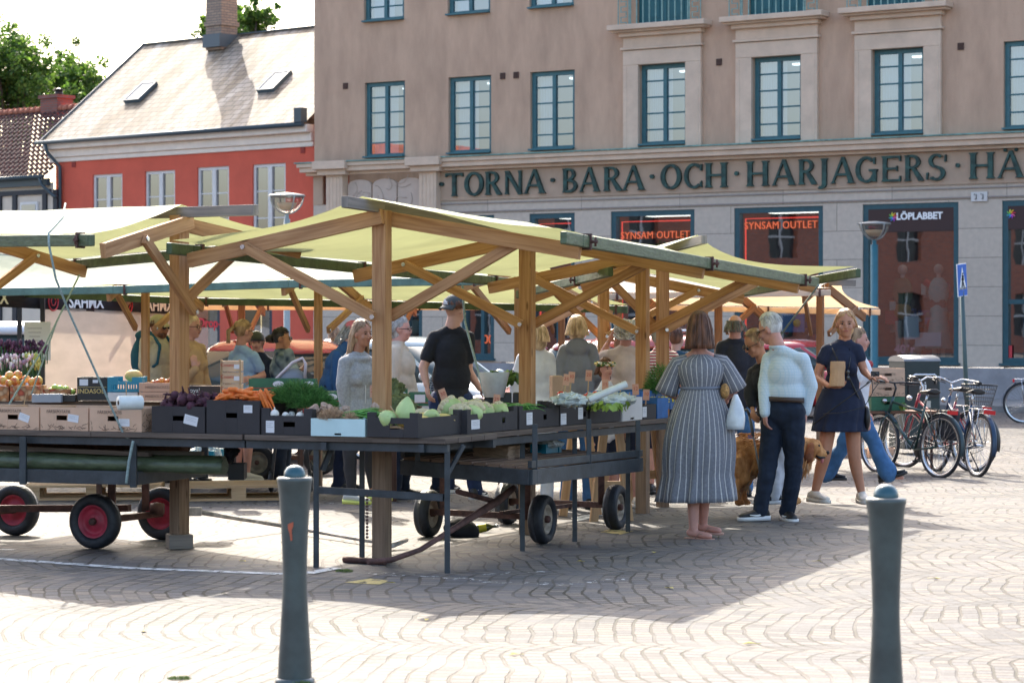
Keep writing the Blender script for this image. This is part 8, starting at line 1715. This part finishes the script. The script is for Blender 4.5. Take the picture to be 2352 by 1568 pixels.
def lamp(label, px, ytop, d, R_, pr, colp):
    c = gnd(W(px,0,d)); o = thing('street_lamp', label, 'street lamp', tuple(c), 0, 'street lamps'); zt = EYE+(HY-ytop)/FPX*d-c.z
    mb = MB(); mb.lathe([(pr*1.6,0),(pr*1.6,.5),(pr,.55),(pr,zt-R_*1.35),(pr*.6,zt-R_*1.33),(pr*.6,zt-R_*1.02)], (0,0,0), (0,0,1), 20); mb.build('pole', colp, o)
    mb = MB(); mb.lathe([(.03,-R_*.98),(R_*.35,-R_*.93),(R_*.7,-R_*.68),(R_*.92,-R_*.35),(R_,0)], (0,0,zt), (0,0,1), 32); mb.build('bowl', LGL, o)
    mb = MB(); mb.lathe([(.001,-R_*.85),(R_*.3,-R_*.82),(R_*.5,-R_*.6),(R_*.58,-R_*.4),(.001,-R_*.36)], (0,0,zt), (0,0,1), 24); mb.build('diffuser', LDIF, o)
    mb = MB(); mb.lathe([(R_*1.02,-.02),(R_*1.10,0),(R_*1.02,.02),(R_*.3,.05),(.001,.055)], (0,0,zt), (0,0,1), 32)
    for k in range(4): a = k*pi/2+.5; mb.tube([((R_+.012)*cos(q)*cos(a), (R_+.012)*cos(q)*sin(a), zt-(R_+.012)*sin(q)) for q in [i*pi/18 for i in range(10)]], .016, 6)
    mb.build('lamp_frame', M('lamp bare metal', (.36,.37,.36), .4, metal=.6), o); return o
lamp('street lamp with a glass bowl in front of the red house', 659, 450, 41, .29, .055, M('grey lamp pole', (.30,.34,.34), .5))
lamp('street lamp on a teal pole in front of the running shop window', 2008, 514, 47, .30, .075, M('teal lamp pole', (.035,.15,.19), .45, var=.1, vs=5))
# pedestrian crossing sign
c = gnd(W(2222,0,34)); o = thing('crossing_sign', 'blue and white pedestrian crossing sign on a slightly leaning pole', 'road sign', tuple(c)); P0, P1 = V((.02,0,0)), W(2208,640,34)-c
mb = MB(); mb.tube([P0, P1], .032, 12); mb.build('pole', M('green grey pole', (.06,.10,.10), .5), o)
BL = M('traffic sign blue', (.01,.12,.52), .4); s0 = P1+V((.0,-.04,-.02)); Rs = Matrix.Rotation(radians(50),3,'Z') @ Matrix.Rotation(radians(-5),3,'Y')
mb = MB(); mb.box(s0, (.26,.012,.46), Rs); sp = mb.build('sign_plate', WHT, o)
mb = MB(); mb.box(s0+Rs@V((0,-.008,0)), (.24,.006,.44), Rs); pl = mb.build('blue_field', BL, sp)
mb = MB(); i = mb.pts([s0+Rs@V((x,-.0125,z)) for x, z in ((-.10,-.13),(.10,-.13),(0,.19))]); mb.face((i,i+1,i+2)); mb.build('white_triangle', WHT, sp)
mb = MB()
def sg(pts, r_): mb.tube([s0+Rs@V((x,-.016,z)) for x, z in pts], r_, 6)
sg([(0,.10),(0,.085)], .014); sg([(0,.07),(-.005,.0)], .016); sg([(-.005,.0),(.03,-.10)], .009); sg([(-.005,.0),(-.03,-.10)], .009); sg([(0,.05),(.03,.0)], .006); sg([(0,.05),(-.03,.005)], .006)
for x in (-.07,-.035,0,.035,.07): sg([(x,-.105),(x*1.15,-.128)], .006)
mb.build('walking_figure', BLKM, sp)
# litter bin
c = gnd(W(2100,0,32)); o = thing('litter_bin', 'dark green litter bin with a silver rounded top and pull handle', 'litter bin', tuple(c), radians(14)); BM = M('bin dark green', (.018,.032,.033), .5, var=.1, vs=5); mb = MB(); mb.box((0,0,.65), (.50,.55,1.16)); mb.build('bin_body', BM, o, bevel=.02)
mb = MB(); rr = [mb.pts([(x,-.275+.55*k/12, 1.23+.07*sin(pi*k/12)**.6) for k in range(13)]+[(x,.275,1.22),(x,-.275,1.22)]) for x in (-.26,.26)]; mb.loft(rr, 15); mb.build('bin_top', M('bin aluminium', (.22,.23,.24), .4, metal=.5), o)
mb = MB(); mb.box((0,-.28,.88), (.42,.03,.26)); fl_ = mb.build('flap', BLKM, o, bevel=.005); mb = MB(); mb.tube([(-.17,-.30,.93),(-.17,-.33,1.02),(-.14,-.335,1.05),(.14,-.335,1.05),(.17,-.33,1.02),(.17,-.30,.93)], .015, 8); mb.build('handle', CHROME, fl_)
mb = MB(); mb.box((-.02,-.297,.86), (.06,.004,.08)); mb.tube([(.03,-.298,.92),(.03,-.298,.86),(.045,-.298,.80)], .010, 6); mb.sph((.025,-.298,.94), .012, 8, 6); mb.tube([(.03,-.298,.91),(-.01,-.298,.92)], .006, 5); mb.build('litter_symbol', WHT, fl_)
mb = MB(); mb.box((.06,-.281,.66), (.10,.004,.09)); mb.build('sticker', M('pale sticker', (.5,.48,.42), .6), o)
# potato boxes by the bin on a rusty folding table
c = W(2050,942,28.2); tb2 = thing('folding_table', 'rusty brown folding table beside the green bicycle', 'table', (c.x, c.y, G(28))); mb = MB(); mb.box((c.x, c.y, c.z-.015), (.95,.5,.03)); mb.build('tabletop', M('rust brown board', (.20,.09,.05), .7, var=.2, vs=6), tb2, True)
for sx in (-.42,.42):
    for sy in (-.2,.2): mb = MB(); mb.beam((c.x+sx,c.y+sy,G(28)), (c.x+sx,c.y+sy,c.z-.03), .03, .03, (1,0,0)); mb.build('leg', RUST, tb2, True)
for k in range(3):
    q = crate('potato_box', ['top','middle','bottom'][k]+' potato box of the stack beside the litter bin', (c.x-.10, c.y, c.z+.165*(2-k)+.003), radians(8), .40, .34, .158, CARDB if k < 2 else GRNC, group='potato boxes stacked by the litter bin', fill=(SOIL,.8), hole_s=(0,.05,.04))
    if k < 2: text('FÄRSKPOTATIS', .032, INKB, q, TM((-.02,-.1715,.09)), 'printed_name', .0006); vine(q, .40, .158, .34, 30+k, True)
for k, (px, lb) in enumerate(((1960,'left'),(2030,'right'))):
    g_ = Wg(px,1052); q = crate('potato_box', lb+' potato box standing on the ground behind the navy-dressed woman', (g_.x, g_.y+.2, g_.z), 0, .36, .34, .12, CARDB, group='potato boxes on the ground', fill=(SOIL,.7)); text('FÄRSK', .03, INKB, q, TM((-.02,-.1715,.08)), 'printed_name', .0006); vine(q, .36, .12, .34, 40+k)
# black tent with beige wall, far left
o = thing('market_tent', 'black market tent with white lettering and a beige side wall, at the left', 'tent', tuple(gnd(W(98,0,28.2)))); a, b_ = W(-60,668,27.0), W(400,690,31.5); mb = MB()
top0, top1 = V((a.x,a.y,EYE+(HY-640)/FPX*27)), V((b_.x,b_.y,EYE+(HY-660)/FPX*31.5)); bo0, bo1 = W(-60,702,27.0), W(400,724,31.5); N = 24; r0_, r1_ = [], []
for k in range(N+1): t = k/N; w2 = .02*sin(k*1.3); r0_.append(top0.lerp(top1,t)+V((0,w2,0))); r1_.append(bo0.lerp(bo1,t)+V((0,w2*1.5,0)))
i = mb.pts(r0_+r1_)
for k in range(N): mb.face((i+k, i+N+1+k, i+N+2+k, i+k+1), None, True)
va = mb.build('valance', M('black tent fabric', (.015,.018,.026), .7), o, True); va.modifiers.new('thick','SOLIDIFY').thickness = .006
mb = MB(); hgt = V((0,2.2,.55)); i = mb.pts([top0, top1, top1+hgt, top0+hgt]); mb.face((i,i+1,i+2,i+3)); mb.build('tent_roof', M('black tent fabric', (.015,.018,.026)), o, True)
mb = MB(); rows = []; wa, wb_ = W(100,704,28.4), W(400,722,31.4)
for j in range(9):
    t = j/8; rows.append(mb.pts([(wa.x+(wb_.x-wa.x)*k/30, wa.y+.04+(wb_.y-wa.y)*k/30+.03*sin(k*.9+t*2)*t, (wa.z+(wb_.z-wa.z)*k/30)*(1-t)+(G(30)+.12)*t) for k in range(31)]))
for j in range(8):
    for k in range(30): mb.face((rows[j]+k, rows[j+1]+k, rows[j+1]+k+1, rows[j]+k+1), None, True)
mb.build('side_wall', canvas_mat('beige tent wall', (.58,.49,.41), (.62,.50,.40), .8, .45), o, True)
for (px, d) in ((98,28.3),(45,29.5),(400,31.6)): mb = MB(); p = W(px,0,d); mb.beam((p.x,p.y,G(d)), (p.x,p.y,2.0), .05, .05, (1,0,0)); mb.build('pole', BLKM, o, True)
ang = atan2(b_.y-a.y, b_.x-a.x)
loc0 = V(o.location)
for (t, s_) in ((.06,'SAHMX'),(.52,'SAHMX'),(.90,'SAHMX')):
    p = bo0.lerp(bo1,t).lerp(top0.lerp(top1,t), .30)+V((.02,-.06,0)); tx = text(s_, .20, WHT, o, TM(p-loc0, ang), 'tent_lettering', .003, sx=1.25, bold=.004)
RL = M('red logo print', (.55,.03,.04), .6)
for t in (.365,.745):
    p = bo0.lerp(bo1,t).lerp(top0.lerp(top1,t), .30)+V((0,-.06,0)); mb = MB(); ux = V((cos(ang), sin(ang), 0)); mb.tube([p+(ux*cos(q)+V((0,0,1))*sin(q))*.11 for q in [k*pi/12 for k in range(25)]], .010, 6); mb.tube([p+(ux*cos(q)*.7+V((0,0,1))*sin(q)*.7)*.08 for q in [k*pi/3 for k in range(7)]], .008, 5); mb.build('tent_logo', RL, o, True)
mb = MB(); mb.box((0,0,0), (.29,.004,.42)); ob = mb.build('paper_notice', PAPER); ob.location = W(86,783,26.5); tag(ob, 'white printed sheet clipped to the tent pole at the left', 'notice')
mb = MB()
for k in range(6): mb.box((-.03, -.004, .14-.045*k), (.16-.02*(k%3),.002,.008))
q = mb.build('print', INK, ob)
# pushchair behind the green cartons
o = thing('pushchair', 'grey pushchair with a pink white handle behind the strawberry carton', 'pushchair', tuple(gnd(W(668,0,24.4)))); mb = MB(); mb.tube([W(610,895,24.4), W(672,832,24.4), W(695,822,24.4), W(702,835,24.4), W(700,868,24.4)], .016, 8); mb.build('handle', M('pinkish white tube', (.70,.60,.62), .4), o, True)
mb = MB(); mb.ell(W(670,880,24.5), (.17,0,0), (0,.15,0), (0,0,.16), 16, 10); mb.build('hood', GREYD, o, True); mb = MB(); cc = gnd(W(668,0,24.5))
for sx in (-.2,.2): mb.beam(cc+V((sx,0,.1)), cc+V((sx*.6,0,.8)), .03, .03, (0,1,0)); mb.lathe([(.10,-.02),(.12,0),(.10,.02)], cc+V((sx,0,.12)), (1,0,0), 16)
mb.build('chassis', BLKM, o, True)

# ---------------------------------------------------------------- trees
LF = [M('leaf dark', (.035,.075,.015), .6), M('leaf mid', (.07,.13,.025), .6), M('leaf light', (.13,.20,.045), .6)]
BARK = M('bark', (.10,.075,.055), .9, var=.3, vs=9, bump=.5)
for m in LF:
    n, L, b = nodes(m); t = n.new("ShaderNodeBsdfTranslucent"); c_ = b.inputs['Base Color'].default_value; t.inputs[0].default_value = (c_[0]*2.2, c_[1]*2.4, c_[2]*1.5, 1); mx = n.new("ShaderNodeMixShader"); mx.inputs[0].default_value = .4; L.new(b.outputs[0], mx.inputs[1]); L.new(t.outputs[0], mx.inputs[2]); L.new(mx.outputs[0], n["Material Output"].inputs[0])
def tree(label, px, d, H, clumps, N, seed, ls=.17):
    rd = random.Random(seed); c = gnd(W(px,0,d)); o = thing('tree', label, 'tree', tuple(c), 0, 'trees behind the houses'); mb = MB()
    mb.tube([(0,0,0),(.1,0,H*.3),(0,.1,H*.55),(.1,0,H*.9)], [.45,.34,.25,.08], 10)
    for (cx_, cy_, cz_, r_) in clumps: mb.tube([(0,0,H*.45), (cx_*.5,cy_*.5,H*.45+(cz_-H*.45)*.55), (cx_,cy_,cz_)], [.16,.10,.03], 6)
    mb.build('trunk', BARK, o); mb = MB(); tot = sum(r**2 for *_, r in clumps)
    for (cx_, cy_, cz_, r_) in clumps:
        sub = [(V((cx_,cy_,cz_))+V((rd.gauss(0,.5), rd.gauss(0,.5), rd.gauss(0,.45)))*r_, r_*rd.uniform(.22,.42)) for _ in range(16)]
        for i in range(int(N*r_**2/tot)):
            cc, sr = rd.choice(sub); v_ = V((rd.gauss(0,1), rd.gauss(0,1), rd.gauss(0,1))).normalized()*sr*rd.random()**.35; p = cc+v_; a = V((rd.uniform(-1,1), rd.uniform(-1,1), rd.uniform(-.6,.6))).normalized()*ls*rd.uniform(.6,1.3); b2 = a.cross(V((rd.uniform(-1,1), rd.uniform(-1,1), rd.uniform(-1,1)))).normalized()*ls*.5
            mb.m = rd.choice((0,1,1,2)); k = mb.pts([p-a*.5, p+b2*.6, p+a*.5, p-b2*.6]); mb.face((k,k+1,k+2,k+3))
    mb.build('crown', LF, o); return o
def cl(px0, d, lst): return [((px-px0)/FPX*d, rnd.uniform(-.8,.8), EYE+(HY-py)/FPX*d+.16, r_) for px, py, r_ in lst]
tree('dense green tree rising behind the dark tiled roof at the far left', 30, 85, 11, cl(30,85,[(-40,160,1.5),(5,165,1.4),(40,140,1.1),(70,165,1.2),(20,215,1.5),(75,220,1.2),(-30,220,1.4),(50,185,1.2)]), 15000, 3)
tree('rounded green tree right of the brick chimney at the far left', 165, 88, 11, cl(165,88,[(150,160,.75),(165,200,1.0),(195,190,.9),(140,205,.9),(205,215,.7),(175,175,.7),(120,185,.6)]), 8000, 4)
tree('light green treetop showing on both sides of the slate roof chimney', 545, 92, 14, cl(545,92,[(590,38,.65),(612,45,.5),(575,60,.6),(470,62,.45),(490,50,.4),(560,35,.5),(520,60,.8),(545,75,.8)]), 6500, 5)
tree('small green street tree across the square, mirrored in a shop window', -6800, 30, 6, [(0,0,4.5,1.5),(1,.6,5.4,1.1),(-.8,-.4,5.2,1.1)], 5000, 6)
